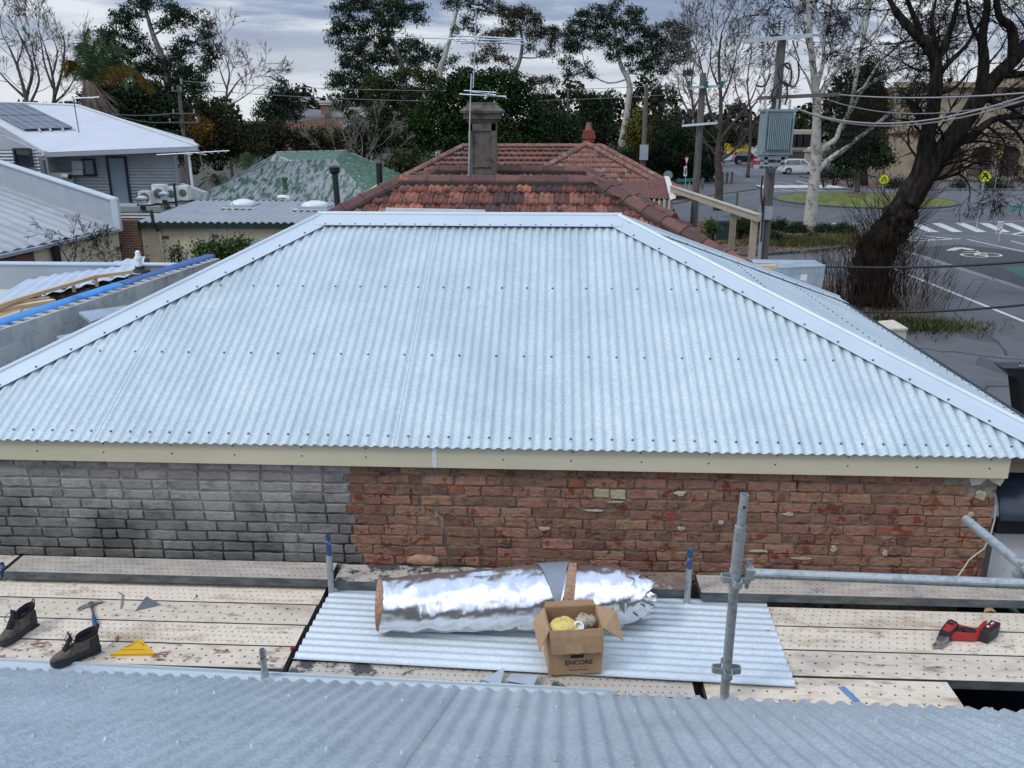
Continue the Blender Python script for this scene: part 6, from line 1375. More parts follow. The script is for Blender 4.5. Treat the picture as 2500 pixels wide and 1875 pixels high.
# ================================================================ street furniture, poles, cars, far houses
mat('pole_wood', [(.075,.068,.062),(.14,.128,.118),(.10,.092,.085)], 3, .9, bump=.5, bscale=8, stretch=(6,6,.5))
mat('transformer', [(.20,.27,.29),(.25,.33,.35)], 2, .5, .1)
mat('transformer_fin', [(.13,.185,.20),(.17,.23,.245)], 2, .5, .1)
mat('insulator', [(.36,.40,.42),(.46,.50,.52)], 4, .35)
mat('insulator_teal', [(.06,.20,.20),(.10,.28,.28)], 4, .35)
mat('wire', [(.02,.021,.023)], 4, .6)
mat('wire_grey', [(.20,.205,.21)], 4, .5, .3)
mat('wire_pale', [(.34,.33,.32)], 4, .5, .2)
mat('sign_yellow', [(.62,.68,.02),(.66,.72,.03)], 3, .5)
mat('sign_white', [(.66,.67,.68),(.72,.73,.74)], 3, .5)
mat('sign_red', [(.50,.03,.04)], 3, .5)
mat('sign_green', [(.01,.16,.11)], 3, .5)
mat('sign_back', [(.26,.28,.29)], 3, .5, .4)
mat('sandstone', [(.26,.20,.135),(.36,.29,.20),(.31,.24,.165)], .8, .9, bump=.2, bscale=6, detail=8)
mat('sandstone_dark', [(.19,.145,.10),(.26,.20,.14)], 1.2, .9, bump=.2)
mat('iron', [(.02,.021,.023)], 4, .6)
mat('car_white', [(.62,.63,.64)], 3, .25, coat=.6)
mat('car_navy', [(.010,.012,.022)], 3, .25, coat=.6)
mat('car_red', [(.30,.02,.02)], 3, .25, coat=.6)
mat('van_yellow', [(.58,.38,.01)], 3, .45)
mat('tyre', [(.014,.014,.015)], 5, .85)
mat('rim', [(.40,.41,.42)], 5, .35, .6)
mat('tail_red', [(.45,.015,.02)], 5, .3)
mat('lamp_clear', [(.65,.66,.66)], 5, .2)
mat('slate', [(.11,.105,.11),(.16,.15,.155)], 2, .8, bump=.2)
brickmat('far_brick', (.20,.095,.065), (.27,.14,.095), (.28,.20,.15))
mat('bin_green', [(.008,.028,.026),(.012,.036,.033)], 3, .6)
def smooth_path0(P, k=4):
    P = [Vector(p) for p in P]; out = []
    for i in range(len(P)-1):
        a,b,c,d = P[max(i-1,0)],P[i],P[i+1],P[min(i+2,len(P)-1)]
        for j in range(k):
            t = j/k; out.append(.5*((2*b)+(c-a)*t+(2*a-5*b+4*c-d)*t*t+(3*b-a-3*c+d)*t**3))
    return out+[P[-1]]
def pole(name, px, ptop, pref, Y, r, label, mt='pole_wood'):
    c = gy(px,pref,Y); zt = gy(px,ptop,Y).z; t = thing(name,(c.x,Y,0),label,'pole'); m = MB(); m.tube([(c.x,Y,0),(c.x,Y,zt*.5),(c.x,Y,zt)],[r*1.15,r,r*.82],14); m.build('shaft',mt,t); return t, c.x, zt
# ---- transformer pole
PY = 25.0; t, px_, pzt = pole('transformer_pole',1868,95,560,PY,.145,'timber power pole carrying a grey transformer')
PX = px_; 
# the pole leans a little: cross-arm positions are taken from the picture at its distance
a,b = gy(1818,101,PY-.2), gy(1985,86,PY-.2); m = MB(); m.beam(a,b,.11,.10); m.build('crossarm','galv_plain',t)
m = MB(); m.tube([(PX,PY,pzt-1.0),(gy(1906,95,PY).x,PY,gy(1906,84,PY).z)],[.15,.14],14); 
def insul(p, d, L, r, mt='insulator', par=None, n=6):
    d = Vector(d).normalized(); prof = []
    for i in range(n): prof += [(r*.55,L*i/n),(r,L*(i+.35)/n),(r*.55,L*(i+.7)/n)]
    m = MB(); m.lathe(p,prof,10,axis=d); return m.build('insulator',mt,par)
insul(gy(1966,86,PY-.2),(1,0,.05),.40,.055,par=t); insul(gy(1848,99,PY-.2),(-1,0,-.05),.38,.055,par=t); insul(gy(1907,86,PY-.1),(0,0,1),.42,.05,par=t)
m = MB()
for p0,p1,p2 in (((1935,98),(1945,130),(1952,150)),((1890,112),(1884,130),(1890,140)),((1838,103),(1828,120),(1815,128)),((1945,100),(1948,112),(1945,118))): m.tube([gy(*p0,PY-.25),gy(*p1,PY-.25),gy(*p2,PY-.25)],.022,6)
m.build('fuse_links','grille',t)
m = MB()
for pts in (((1905,160),(1925,155),(1932,180),(1925,210),(1905,195),(1900,170),(1912,158),(1928,170)),((1948,150),(1950,185),(1938,212),(1915,200)),((1882,180),(1866,210),(1845,208)),((1900,215),(1895,235),(1878,250)),((1920,205),(1922,235),(1916,255)),((1890,255),(1885,225),(1905,200)),((1862,430),(1858,470),(1862,520),(1860,560)),((1858,590),(1862,540),(1866,480))): m.tube(smooth_path0([gy(x,y,PY-.32) for x,y in pts]),.026,5)
m.build('cables','wire',t)['kind'] = 'stuff'
m = MB(); m.beam(gy(1850,240,PY-.2),gy(2050,230,PY-.2),.10,.10); m.build('lower_crossarm','pole_wood',t)
tb = thing('transformer', gy(1902,385,PY-.75), 'grey finned transformer hung on the power pole', 'transformer')
a,b = gy(1852,372,PY-.8), gy(1944,272,PY-.8); cx,cz,w,h = (a.x+b.x)/2,(a.z+b.z)/2,(b.x-a.x),(b.z-a.z); cy = PY-.62
m = MB(); m.box((cx,cy,cz),(w*.86,.62,h)); m.build('tank','transformer',tb); m = MB(); m.box((cx,cy-.315,cz-.02),(w*.64,.012,h*.84)); m.build('fin_gap_shade','frame_dark',tb)  # near-black panel behind the fins stands for the shade in their gaps
m = MB(); m.box((cx,cy,cz+h/2+.03),(w*.98,.72,.06)); m.box((cx,cy,cz-h/2-.03),(w*.94,.68,.06)); m.build('rims','transformer',tb)
for i in range(12):
    m = MB(); m.box((cx-w*.30+i*w*.6/11,cy-.36,cz-.02),(.030,.10,h*.82)); m.build('fin','transformer',tb)
for q_ in (-1,1): m = MB(); m.box((cx+q_*w*.40,cy-.33,cz),(.05,.06,h)); m.build('edge_frame','transformer',tb)
for i in range(3): insul((cx-.35+i*.33,cy,cz+h/2+.06),(0,0,1),.26,.045,par=tb)
m = MB(); m.box((cx,cy+.1,cz-h/2-.14),(w*.8,.5,.10)); m.box((cx,cy+.05,cz-h/2-.32),(w*.66,.4,.09)); m.box((cx-w*.25,cy+.05,cz-h/2-.22),(.10,.4,.2)); m.box((cx+w*.25,cy+.05,cz-h/2-.22),(.10,.4,.2)); m.beam((cx-w*.3,cy+.1,cz-h/2-.2),(PX,PY-.12,cz-h/2-.55),.08,.08); m.beam((cx+w*.3,cy+.1,cz-h/2-.2),(PX,PY-.12,cz-h/2-.55),.08,.08); m.build('bracket','galv_plain',tb)
c = gy(1868,520,PY-.24); m = MB(); m.box((c.x+.02,PY-.22,c.z),(.34,.16,.36)); m.build('service_box','grey_trim',t); m = MB(); c2 = gy(1858,580,PY-.22); m.cyl((c2.x,PY-.22,0),(c2.x,PY-.22,c.z),.05,8); m.build('conduit','grey_trim',t)
# ---- other poles
PY2 = 34.0; t2, p2x, p2z = pole('power_pole',1703,178,400,PY2,.14,'dark timber power pole with teal insulators left of the transformer')
m = MB(); m.beam(gy(1678,214,PY2-.2),gy(1764,210,PY2-.2),.09,.09); m.build('crossarm','galv_plain',t2)
for x in (1681,1724,1762): insul(gy(x,213,PY2-.25),(0,0,1),.24,.10,'insulator_teal',t2)
m = MB(); m.beam(gy(1665,307,PY2-.2),gy(1752,300,PY2-.2),.08,.08); m.build('lower_crossarm','sign_white',t2)
for x in (1668,1692,1730,1748): insul(gy(x,302,PY2-.2),(0,0,1),.14,.05,'insulator',t2)
t3,_,_ = pole('light_pole',1572,210,350,55.0,.15,'grey timber pole behind the far tiled roof'); m = MB(); c = gy(1572,372,54.8); m.box(c,(.5,.3,.9)); m.build('meter_cabinet','grey_trim',t3)
t4,_,_ = pole('power_pole',449,208,330,52.0,.12,'power pole with insulators behind the clad house')
for y,x0,x1 in ((222,418,446),(277,420,478),(299,411,486)):
    m = MB(); m.beam(gy(x0,y,51.8),gy(x1,y,51.8),.08,.08); m.build('crossarm','pole_wood',t4)
    for x in (x0+4,x1-4): insul(gy(x,y-1,51.8),(0,0,1),.22,.06,'insulator',t4)
insul(gy(443,206,51.9),(0,0,1),.3,.06,'insulator',t4)
t5,_,_ = pole('thin_pole',786+600-0,215,280,80.0,.10,'thin distant pole between the gum trees')
# ---- wires
def wire(pts, r, label, mt='wire', sag=None):
    m = MB(); P = []
    for (x0,y0,Y0),(x1,y1,Y1) in zip(pts,pts[1:]):
        a,b = gy(x0,y0,Y0), gy(x1,y1,Y1)
        for i in range(13):
            f = i/12; P.append(a.lerp(b,f)-Vector((0,0,(sag or 0)*4*f*(1-f))))
    m.tube(P,r,5); return tag(m.build('power_line',mt),label,'wire','overhead lines')
wire([(2048,231,24.8),(2560,222,17)],.016,'topmost pale overhead wire running right from the transformer pole','wire_pale',.10)
wire([(2020,243,24.8),(2560,232,17)],.014,'second overhead wire below the topmost one on the right','wire_grey',.35)
wire([(1938,262,24.8),(2560,215,17)],.018,'thick pale overhead wire dipping from the transformer top','wire_pale',.52)
wire([(1944,266,24.8),(2560,225,17)],.016,'lowest pale overhead wire beside the thick one on the right','wire_pale',.52)
wire([(1850,240,24.8),(1752,302,33.8)],.012,'wire from the transformer pole to the next pole','wire',.05)
wire([(1818,101,24.8),(1764,210,33.8)],.010,'upper wire between transformer pole and teal insulators','wire',.1)
wire([(1980,648,13.5),(2560,634,10)],.016,'upper black cable crossing in front of the elm trunk','wire',.06)
wire([(2100,762,11.6),(2560,738,9)],.014,'lower black cable crossing the street view above the pier','wire',.04)
wire([(478,219,51.8),(1700,226,60)],.018,'long overhead line across the sky behind the gum trees, lower','wire_grey',.6)
wire([(443,198,51.8),(1700,204,60)],.018,'long overhead line across the sky behind the gum trees, upper','wire_grey',.5)
wire([(411,299,51.8),(280,280,47)],.025,'service wire left of the pole behind the clad house','wire_grey',.15)
wire([(420,277,51.8),(270,278,47)],.025,'upper service wire left of the pole behind the clad house','wire_grey',.1)
# ---- signs
def walk_sign(px, py, rpx, base, Y, label, turn=0.0):
    c = gy(px,py,Y); r = (gy(px+rpx,py,Y)-c).length; t = thing('pedestrian_sign',(c.x,Y,0),label,'sign','round yellow pedestrian signs')
    X = Vector((math.cos(turn),math.sin(turn),0)); nf = Vector((math.sin(turn),-math.cos(turn),0))
    m = MB(); m.cyl((c.x,Y+.05,0),(c.x,Y+.05,c.z-r*.6),.035,8); m.build('post','galv_plain',t)
    m = MB(); m.lathe(c,[(r,0),(r,.02)],28,axis=nf); d = m.build('disc','sign_yellow',t)
    m = MB(); n = 40; vs = []
    for rr in (r*.995,r*.90):
        for k in range(n): a = 2*math.pi*k/n; vs.append(c+nf*.023+X*math.cos(a)*rr+Vector((0,0,math.sin(a)*rr)))
    m.add(vs,[(k,(k+1)%n,n+(k+1)%n,n+k) for k in range(n)]); m.build('border','ink',d)
    m = MB()
    def S(poly): m.add([c+nf*.024+X*x*r+Vector((0,0,z*r)) for x,z in poly],[tuple(range(len(poly)))])
    S([(-.10,.52),(.10,.52),(-.28,-.42),(-.50,-.42)]); S([(.02,.52),(.22,.52),(.52,-.30),(.34,-.34)]); S([(-.58,-.42),(-.28,-.42),(-.28,-.50),(-.58,-.50)]); S([(.30,-.30),(.56,-.24),(.60,-.32),(.32,-.40)])
    m.build('walking_legs','ink',d)
walk_sign(2405,431,15.5,(2385,565),51.2,'round yellow walking sign on a tall post at the near crossing',-.25)
walk_sign(2158,438,12.8,(2150,470),76.0,'round yellow walking sign left of the elm trunk',-.2)
walk_sign(2443,376,8.2,(2443,450),74.0,'smallest round yellow walking sign against the sandstone arches',.5)
kl = gz(2438,592); t = thing('keep_left_sign',(kl.x,kl.y,0),'white KEEP LEFT sign with black arrow on the crossing island','sign')
m = MB(); zt = gy(2440,540,kl.y).z; m.cyl((kl.x,kl.y+.03,0),(kl.x,kl.y+.03,zt-.05),.03,8); m.build('post','galv_plain',t)
a,b = gy(2431,570,kl.y), gy(2451,540,kl.y); cx_,cz_,w,h = (a.x+b.x)/2,(a.z+b.z)/2,b.x-a.x,b.z-a.z
m = MB(); m.box((cx_,kl.y,cz_),(w,.02,h)); pl = m.build('plate','sign_white',t)
text_on('KEEP',h*.24,(cx_,kl.y-.013,cz_+h*.22),(1,0,0),(0,0,1),'ink',pl); text_on('LEFT',h*.24,(cx_,kl.y-.013,cz_+h*.0),(1,0,0),(0,0,1),'ink',pl)
m = MB(); A_ = lambda x,z: (cx_+x*w,kl.y-.013,cz_+z*h); m.add([A_(.30,-.05),A_(.36,-.10),A_(-.10,-.38),A_(-.16,-.32)],[(0,1,2,3)]); m.add([A_(-.40,-.45),A_(-.02,-.43),A_(-.28,-.20)],[(0,1,2)]); m.build('arrow','ink',pl)
def post_sign(px, ytop, base, label, name='street_sign'):
    b = gz(*base); t = thing(name,(b.x,b.y,0),label,'sign'); m = MB(); zt = gy(px,ytop,b.y).z; m.cyl((b.x,b.y+.04,0),(b.x,b.y+.04,zt),.035,8); m.build('post','galv_plain',t); return t, b.y
t,Y = post_sign(1673,383,(1672,470),'give way sign above a small white plate at the footpath corner')
m = MB(); m.extrude([gy(x,y,Y) for x,y in ((1671,384),(1682,384),(1676,405))],(0,.02,0)); g_ = m.build('triangle','sign_red',t); m = MB(); m.extrude([gy(x,y,Y-.012) for x,y in ((1673.5,386),(1680,386),(1676.5,399))],(0,.008,0)); m.build('white_field','sign_white',g_)
m = MB(); m.extrude([gy(x,y,Y) for x,y in ((1670,406),(1677,406),(1677,429),(1670,429))],(0,.02,0)); p_ = m.build('roundabout_plate','sign_white',t); m = MB(); m.tube([gy(1673.5,410,Y-.02),gy(1675,415,Y-.02),gy(1672,420,Y-.02),gy(1674.5,425,Y-.02)],.05,5); m.build('arrows','ink',p_)
m = MB(); m.extrude([gy(x,y,Y) for x,y in ((1669,421),(1677,421),(1677,430),(1669,430))],(0,-.012,0)); m.build('small_plate','sign_white',t)
t,Y = post_sign(1631,418,(1628,462),'round grey back of a traffic sign behind the rusty shed'); m = MB(); c = gy(1631,428,Y); m.lathe(c,[(.42,0),(.42,.02)],22,axis=(0,-1,0)); m.build('disc','sign_back',t)
t,Y = post_sign(1680,436,(1682,470),'green street name blades on a post in front of the dark hedge'); m = MB(); m.extrude([gy(x,y,Y) for x,y in ((1653,437),(1693,435),(1693,443),(1653,445))],(0,.03,0)); m.build('blade','sign_green',t); m = MB(); m.extrude([gy(x,y,Y-.1) for x,y in ((1698,438),(1711,441),(1711,449),(1698,444))],(0,.03,0)); m.build('blade','sign_green',t)
t,Y = post_sign(1848,384,(1846,430),'red and white no entry sign left of the transformer pole'); c = gy(1848,390,Y); r = .46; m = MB(); m.lathe(c,[(r,0),(r,.02)],22,axis=(0,-1,0)); d = m.build('disc','sign_red',t); m = MB(); m.box(c+Vector((0,-.025,0)),(r*1.4,.01,r*.36)); m.build('bar','sign_white',d); m = MB(); m.box(c+Vector((0,0,-.75)),(.6,.02,.42)); m.build('plate','sign_white',t)
t,Y = post_sign(1847,368,(1846,432),'white direction plate on the far pole beside the no entry sign'); m = MB(); m.box(gy(1847,374,Y),(.5,.03,.6)); m.build('plate','sign_white',t)
for i,(px,py,h) in enumerate(((1714,463,1.0),(1747,457,1.15),(1763,449,1.1),(1774,449,1.1),(1786,449,1.15))):
    b = gz(px,py); m = MB(); m.box((b.x,b.y,h/2+.004),(.22,.16,h)); m.box((b.x,b.y,h+.02),(.16,.12,.04)); tag(m.build('bollard','pole_wood'),['lone timber bollard left of the footpath corner','timber bollard at the foot of the bare street tree','left one of three timber bollards right of the bare street tree','middle one of three timber bollards right of the bare street tree','right one of three timber bollards right of the bare street tree'][i],'bollard','timber bollards')
b = gz(1770,592); t = thing('utility_cabinet',(b.x,b.y,0),'dark green street cabinet with rounded top behind the pergola post','cabinet')
w = .80; hh = 1.1; m = MB(); m.extrude([Vector((b.x-w/2,b.y,.1)),Vector((b.x+w/2,b.y,.1)),Vector((b.x+w/2,b.y,hh-.06)),Vector((b.x+w/2-.08,b.y,hh)),Vector((b.x-w/2+.08,b.y,hh)),Vector((b.x-w/2,b.y,hh-.06))],(0,.55,0)); m.build('case','bin_green',t); m = MB(); m.box((b.x,b.y-.02,hh-.16),(w*.9,.03,.03)); m.build('lid_seam','ink',t)
b = gz(1798,505); m = MB(); m.lathe((b.x,b.y,0),[(.09,0),(.09,1.0),(.07,1.05),(.02,1.07)],12); tag(m.build('bollard','pole_wood'),'round bollard at the roundabout edge behind the pergola','bollard','timber bollards')
# ---- cars
def car(base, length, height, width, paint, label, facing=1, rear_light=True, squareness=.5):
    """side on to the camera; facing +1 = nose to the right. base: ground point under the middle"""
    b = Vector(base); b.z = .004; t = thing('parked_car',b,label,'car','cars on the street'); L,H,Wd = length,height,width; s = facing
    def P(x,y,z): return b+Vector((s*x*L,y,z*H))
    sq = squareness
    prof = [(-.5,.22),(-.49,.50),(-.475,.60),(-.44+.02*sq,.66),(-.39+.01*sq,.93),(-.34,.985),(-.05,1.0),(.08,.97),(.235-.06*sq,.67),(.42,.60),(.485,.50),(.5,.36),(.49,.20),(.44,.17),(-.46,.17)]
    k = len(prof); m = MB(); vs = []
    for y,sc in ((-Wd/2,1),(-Wd/2*.98,1),(Wd/2*.98,1),(Wd/2,1)):
        for x,z in prof:
            inset = 0 if z < .62 else (z-.62)*.42*Wd
            yy = y+(inset if y < 0 else -inset); vs.append(P(x,yy,z))
    m.add(vs,[(j*k+i,j*k+(i+1)%k,(j+1)*k+(i+1)%k,(j+1)*k+i) for j in range(3) for i in range(k)]+[tuple(range(k))[::-1],tuple(3*k+i for i in range(k))]); o = m.build('body',paint,t); bv = o.modifiers.new('bevel','BEVEL'); bv.width = .06; bv.segments = 2; bv.limit_method = 'ANGLE'
    def glass(poly,side):
        q = []
        for x,z in poly:
            inset = max(0,(z-.62)*.42*Wd); q.append(P(x,side*(Wd/2-inset+.012),z))
        m = MB(); m.add(q,[tuple(range(len(q)))]); return m.build('window','glass_dark',t)
    for sd in (-1,1):
        glass([(-.40,.68),(-.37,.90),(-.25,.93),(-.25,.67)],sd); glass([(-.235,.67),(-.235,.93),(-.03,.94),(-.03,.66)],sd); glass([(-.015,.66),(-.015,.94),(.06,.92),(.185-.05*sq,.67)],sd)
    q = [P(.235-.06*sq+.005,-Wd*.40,.69),P(.235-.06*sq+.005,Wd*.40,.69),P(.10,Wd*.34,.94),P(.10,-Wd*.34,.94)]; m = MB(); m.add([p+Vector((s*.05,0,.02)) for p in q],[(0,1,2,3)]); m.build('windscreen','glass_dark',t)
    q = [P(-.44,-Wd*.40,.70),P(-.44,Wd*.40,.70),P(-.395,Wd*.34,.92),P(-.395,-Wd*.34,.92)]; m = MB(); m.add([p+Vector((-s*.05,0,.02)) for p in q],[(0,1,2,3)]); m.build('rear_window','glass_dark',t)
    for wx in (-.31,.31):
        for sd in (-1,1):
            c = P(wx,sd*(Wd/2-.10),.205); r = .205*H; w = thing.__call__ if False else None
            m = MB(); m.lathe(c,[(r*.62,-.11),(r*.98,-.10),(r,0),(r*.98,.10),(r*.62,.11)],20,axis=(0,1,0)); ty = m.build('wheel','tyre',t); m = MB(); m.lathe(c+Vector((0,sd*.105,0)),[(r*.62,0),(r*.58,.015),(r*.2,.02)],14,axis=(0,sd,0)); m.build('rim','rim',ty)
            m = MB(); n = 10; q = [P(wx,sd*(Wd/2+.004),.205)+Vector((math.cos(math.pi*j/n)*r*1.22,0,math.sin(math.pi*j/n)*r*1.22)) for j in range(n+1)]+[P(wx,sd*(Wd/2+.004),.205)+Vector((math.cos(math.pi*j/n)*r*1.02,0,math.sin(math.pi*j/n)*r*1.02)) for j in range(n,-1,-1)]; m.add(q,[(j,j+1,2*n-j,2*n+1-j) for j in range(n)]); m.build('wheel_arch','tool_black',t)
    for sd in (-1,1):
        m = MB(); m.box(P(-.485,sd*Wd*.40,.60),(.10,.16,.14*H)); m.build('tail_light','tail_red',t); m = MB(); m.box(P(.475,sd*Wd*.36,.50),(.10,.26,.10*H)); m.build('headlight','lamp_clear',t)
        m = MB(); m.box(P(.10,sd*(Wd/2+.08),.66),(.14,.16,.10)); m.build('mirror',paint,t)
    m = MB(); m.box(P(-.505,0,.28),(.06,Wd*.9,.10*H)); m.box(P(.50,0,.26),(.06,Wd*.9,.10*H)); m.build('bumper',paint,t)
    for z_,x_ in ((.58,-.20),(.58,.0)): m = MB(); m.box(P(x_,-Wd/2-.01,z_),(.16,.03,.03)); m.build('handle',paint,t)
    return t
car(gz(1950,425),4.6,1.72,1.82,'car_white','white SUV behind the pale plane tree trunk',1,squareness=.15)
car(gz(1822,401),3.7,1.75,1.65,'car_navy','dark boxy four wheel drive left of the no entry sign',1,squareness=.9)
car(gz(1768,394),3.9,1.45,1.70,'car_white','small white hatchback behind the bare street tree',1,squareness=.5)
car(gz(1858,410)+Vector((1,0,0)),4.3,1.5,1.75,'car_red','red car mostly hidden behind the transformer pole',1,squareness=.3)
vb_ = gz(1800,384); t = thing('yellow_van',(vb_.x,vb_.y,0),'yellow delivery van at the far end of the street','van')
Y = vb_.y; a,b = gy(1772,376,Y), gy(1832,357,Y); m = MB(); m.box(((a.x+b.x)/2,Y+1,(a.z+b.z)/2+.1),(b.x-a.x,2.0,b.z-a.z+.6)); m.build('cargo_box','van_yellow',t)
m = MB(); m.extrude([Vector((b.x+.05,Y+.1,.5)),Vector((b.x+1.7,Y+.1,.5)),Vector((b.x+1.7,Y+.1,1.3)),Vector((b.x+1.1,Y+.1,2.1)),Vector((b.x+.05,Y+.1,2.1))],(0,1.8,0)); m.build('cab','car_white',t)
m = MB(); m.box(((a.x+b.x)/2,Y+1,.5),(b.x-a.x,1.8,.4)); m.build('chassis','tool_black',t)
for x in (a.x+.8,b.x+.9):
    m = MB(); m.lathe((x,Y+.0,.38),[(.22,-.1),(.38,-.1),(.38,.1),(.22,.1)],18,axis=(0,1,0)); m.build('wheel','tyre',t)
a,b = gy(1748,383,Y+4), gy(1766,352,Y+4); m = MB(); m.extrude([Vector((a.x,Y+4,.3)),Vector((b.x,Y+4,.3)),Vector((b.x-.3,Y+4,b.z)),Vector((a.x+.6,Y+4,b.z-.8))],(0,1.2,0)); m.box(((a.x+b.x)/2,Y+4.6,.15),(.6,.6,.3)); tag(m.build('yellow_hoarding','van_yellow'),'yellow hoarding panel behind the bare street tree','hoarding')
# ---- sandstone house with arcade
SY = 94.0; sh_ = thing('sandstone_house',(48,SY,0),'two storey sandstone house with arched ground floor arcade','house')
sx0, sx1 = gy(2168,400,SY).x, 74.0; szt = gy(2200,205,SY).z
def arch(cx, w, z0, zs, n=12): return [Vector((cx-w/2,SY,z0)),Vector((cx-w/2,SY,zs))]+[Vector((cx-w/2*math.cos(math.pi*i/n),SY,zs+w/2*math.sin(math.pi*i/n))) for i in range(1,n)]+[Vector((cx+w/2,SY,zs)),Vector((cx+w/2,SY,z0))]
ax0 = gy(2290,400,SY).x; zsp = gy(2400,378,SY).z; aw_ = 2.45; holes = [arch(ax0+1.5+i*2.85,aw_,.30,zsp-.35) for i in range(8)]
wins = []
for i in range(7):
    cx = sx0+4+i*4.2; wins.append([Vector((cx-.55,SY,5.6)),Vector((cx-.55,SY,8.0)),Vector((cx,SY,8.4)),Vector((cx+.55,SY,8.0)),Vector((cx+.55,SY,5.6))])
m = MB(); plate(m,[[Vector((sx0,SY,.0)),Vector((sx1,SY,.0)),Vector((sx1,SY,szt)),Vector((sx0,SY,szt))]]+holes+wins,.5,Vector((0,1,0))); m.build('facade','sandstone',sh_)
m = MB(); m.box(((sx0+sx1)/2,SY+6.3,szt/2-.1),(sx1-sx0-.1,9.5,szt-.4)); m.build('body','sandstone_dark',sh_)
m = MB(); m.box(((ax0+sx1)/2,SY+1.52,2),(sx1-ax0,.05,4)); m.build('arcade_back','sandstone_dark',sh_)
for nm,z,d,hh in (('cornice',szt-.1,.7,.5),('string_course',4.9,.3,.3),('parapet_band',szt-1.0,.25,.22),('plinth',.35,.22,.7)):
    m = MB(); m.box(((sx0+sx1)/2-.1,SY-d/2+.02,z),(sx1-sx0+.6,d,hh)) if nm!='plinth' else m.box(((sx0+ax0)/2,SY-d/2+.02,z),(ax0-sx0,d,hh)); m.build(nm,'sandstone',sh_)
m = MB(); m.box(((sx0+sx1)/2+4,SY+1,szt+.5),(sx1-sx0-9,.4,.9)); m.build('parapet','sandstone',sh_)
for w in wins:
    cx = w[2].x; m = MB(); m.box((cx,SY+.35,6.95),(1.1,.04,2.8)); g_ = m.build('window','glass_dark',sh_); m = MB(); m.box((cx,SY-.1,5.5),(1.5,.3,.16)); m.build('sill','sandstone',g_)
for i in range(8):
    x = ax0+1.5+(i+.5)*2.85; m = MB(); m.lathe((x,SY-.1,.3),[(.26,0),(.26,.25),(.18,.3),(.16,zsp-.9),(.26,zsp-.75),(.30,zsp-.6)],12); m.build('column','sandstone',sh_)
fz = thing('iron_fence',(48,SY-5,0),'dark iron palisade fence before the sandstone arcade','fence'); fx0 = gy(2300,430,SY-5).x
for i in range(70):
    x = fx0+i*.26; m = MB(); m.box((x,SY-5,.85),(.035,.035,1.6)); m.add([(x-.05,SY-5,1.6),(x+.05,SY-5,1.6),(x,SY-5,1.8)],[(0,1,2)]); m.build('picket','iron',fz)
m = MB(); m.box((fx0+9,SY-5,1.4),(18.2,.05,.06)); m.box((fx0+9,SY-5,.25),(18.2,.05,.06)); m.build('rail','iron',fz)
# ---- distant brick house with chimneys between the trees
DY = 95.0; dh = thing('distant_brick_house',(gy(760,300,DY).x,DY,0),'distant brick house with slate roof and tall banded chimney','house')
a,b = gy(690,330,DY), gy(838,282,DY); m = MB(); m.extrude([Vector((gy(690,300,DY).x,DY,0)),Vector((gy(838,300,DY).x,DY,0)),gy(838,318,DY),gy(812,289,DY),gy(782,289,DY),gy(738,294,DY),gy(690,298,DY)],(0,5,0)); m.build('wall','far_brick',dh)
m = MB(); m.add([gy(738,294,DY+.5),gy(790,292,DY+.5),gy(790,268,DY+5),gy(742,266,DY+5)],[(0,1,2,3)]); m.add([gy(660,300,DY+.5),gy(738,294,DY+.5),gy(742,266,DY+5),gy(690,268,DY+5)],[(0,1,2,3)]); m.build('roof','slate',dh)
m = MB(); m.box((gy(845,290,DY+3).x,DY+4,gy(845,290,DY+3).z),(4.6,5,gy(845,262,DY+3).z-gy(845,318,DY+3).z)); m.build('cream_wing','wall_white',dh)
m = MB(); c = gy(845,280,DY+1.4); m.box((c.x,DY+1.4,gy(845,283,DY).z),(4.9,.3,.25)); m.box((c.x,DY+1.4,gy(845,310,DY).z),(4.9,.3,.25)); m.build('string_course','wall_white',dh)
for px,y0,y1,w in ((796,280,246,.85),(733,270,238,1.3)):
    c = gy(px,y0,DY+.8); zt = gy(px,y1,DY+.8).z; m = MB(); m.box((c.x,DY+.8,(c.z+zt)/2),(w,.8,zt-c.z)); s_ = m.build('chimney','far_brick',dh); m = MB(); m.box((c.x,DY+.8,zt-.1),(w*1.5,1.1,.22)); m.box((c.x,DY+.8,zt-.35),(w*1.3,1.0,.14)); m.build('cap','wall_white',s_)
t = thing('tv_antenna',gy(774,268,DY+2),'tiny TV antenna on the distant brick house','antenna'); m = MB(); m.tube([gy(774,268,DY+2),gy(774,238,DY+2)],.04,5); m.build('mast','grille',t); m = MB(); m.tube([gy(766,241,DY+2),gy(784,239,DY+2)],.03,5); m.tube([gy(768,250,DY+2),gy(782,249,DY+2)],.03,5); m.build('elements','grille',t)
# cream gate piers and a pale house seen through the bare branches
hp = gz(1965,420); t = thing('pale_house',(hp.x+6,118,0),'pale house front half hidden behind the plane tree','house'); a,b = gy(1905,410,118), gy(1965,318,118)
m = MB(); m.box(((a.x+b.x)/2,121,b.z/2),(b.x-a.x+4,6,b.z)); m.build('wall','cream_paint',t); m = MB(); m.box(((a.x+b.x)/2,117.6,b.z*.45),(b.x-a.x+4.5,1.6,.3)); m.build('verandah_roof','slate',t); 
for i in range(4): m = MB(); m.box((a.x+.5+i*(b.x-a.x)/3.2,117.95,b.z*.72),(1.0,.1,1.6)); m.build('window','glass_dark',t)
m = MB(); c = gy(1972,400,112); m.box((c.x,112,1.1),(.8,.8,2.2)); m.box((c.x,112,2.25),(1.1,1.1,.2)); m.lathe((c.x,112,2.35),[(.3,0),(.3,.2),(.05,.4)],10); tag(m.build('gate_pier','cream_paint'),'pale gate pier with ball cap behind the white SUV','pier')
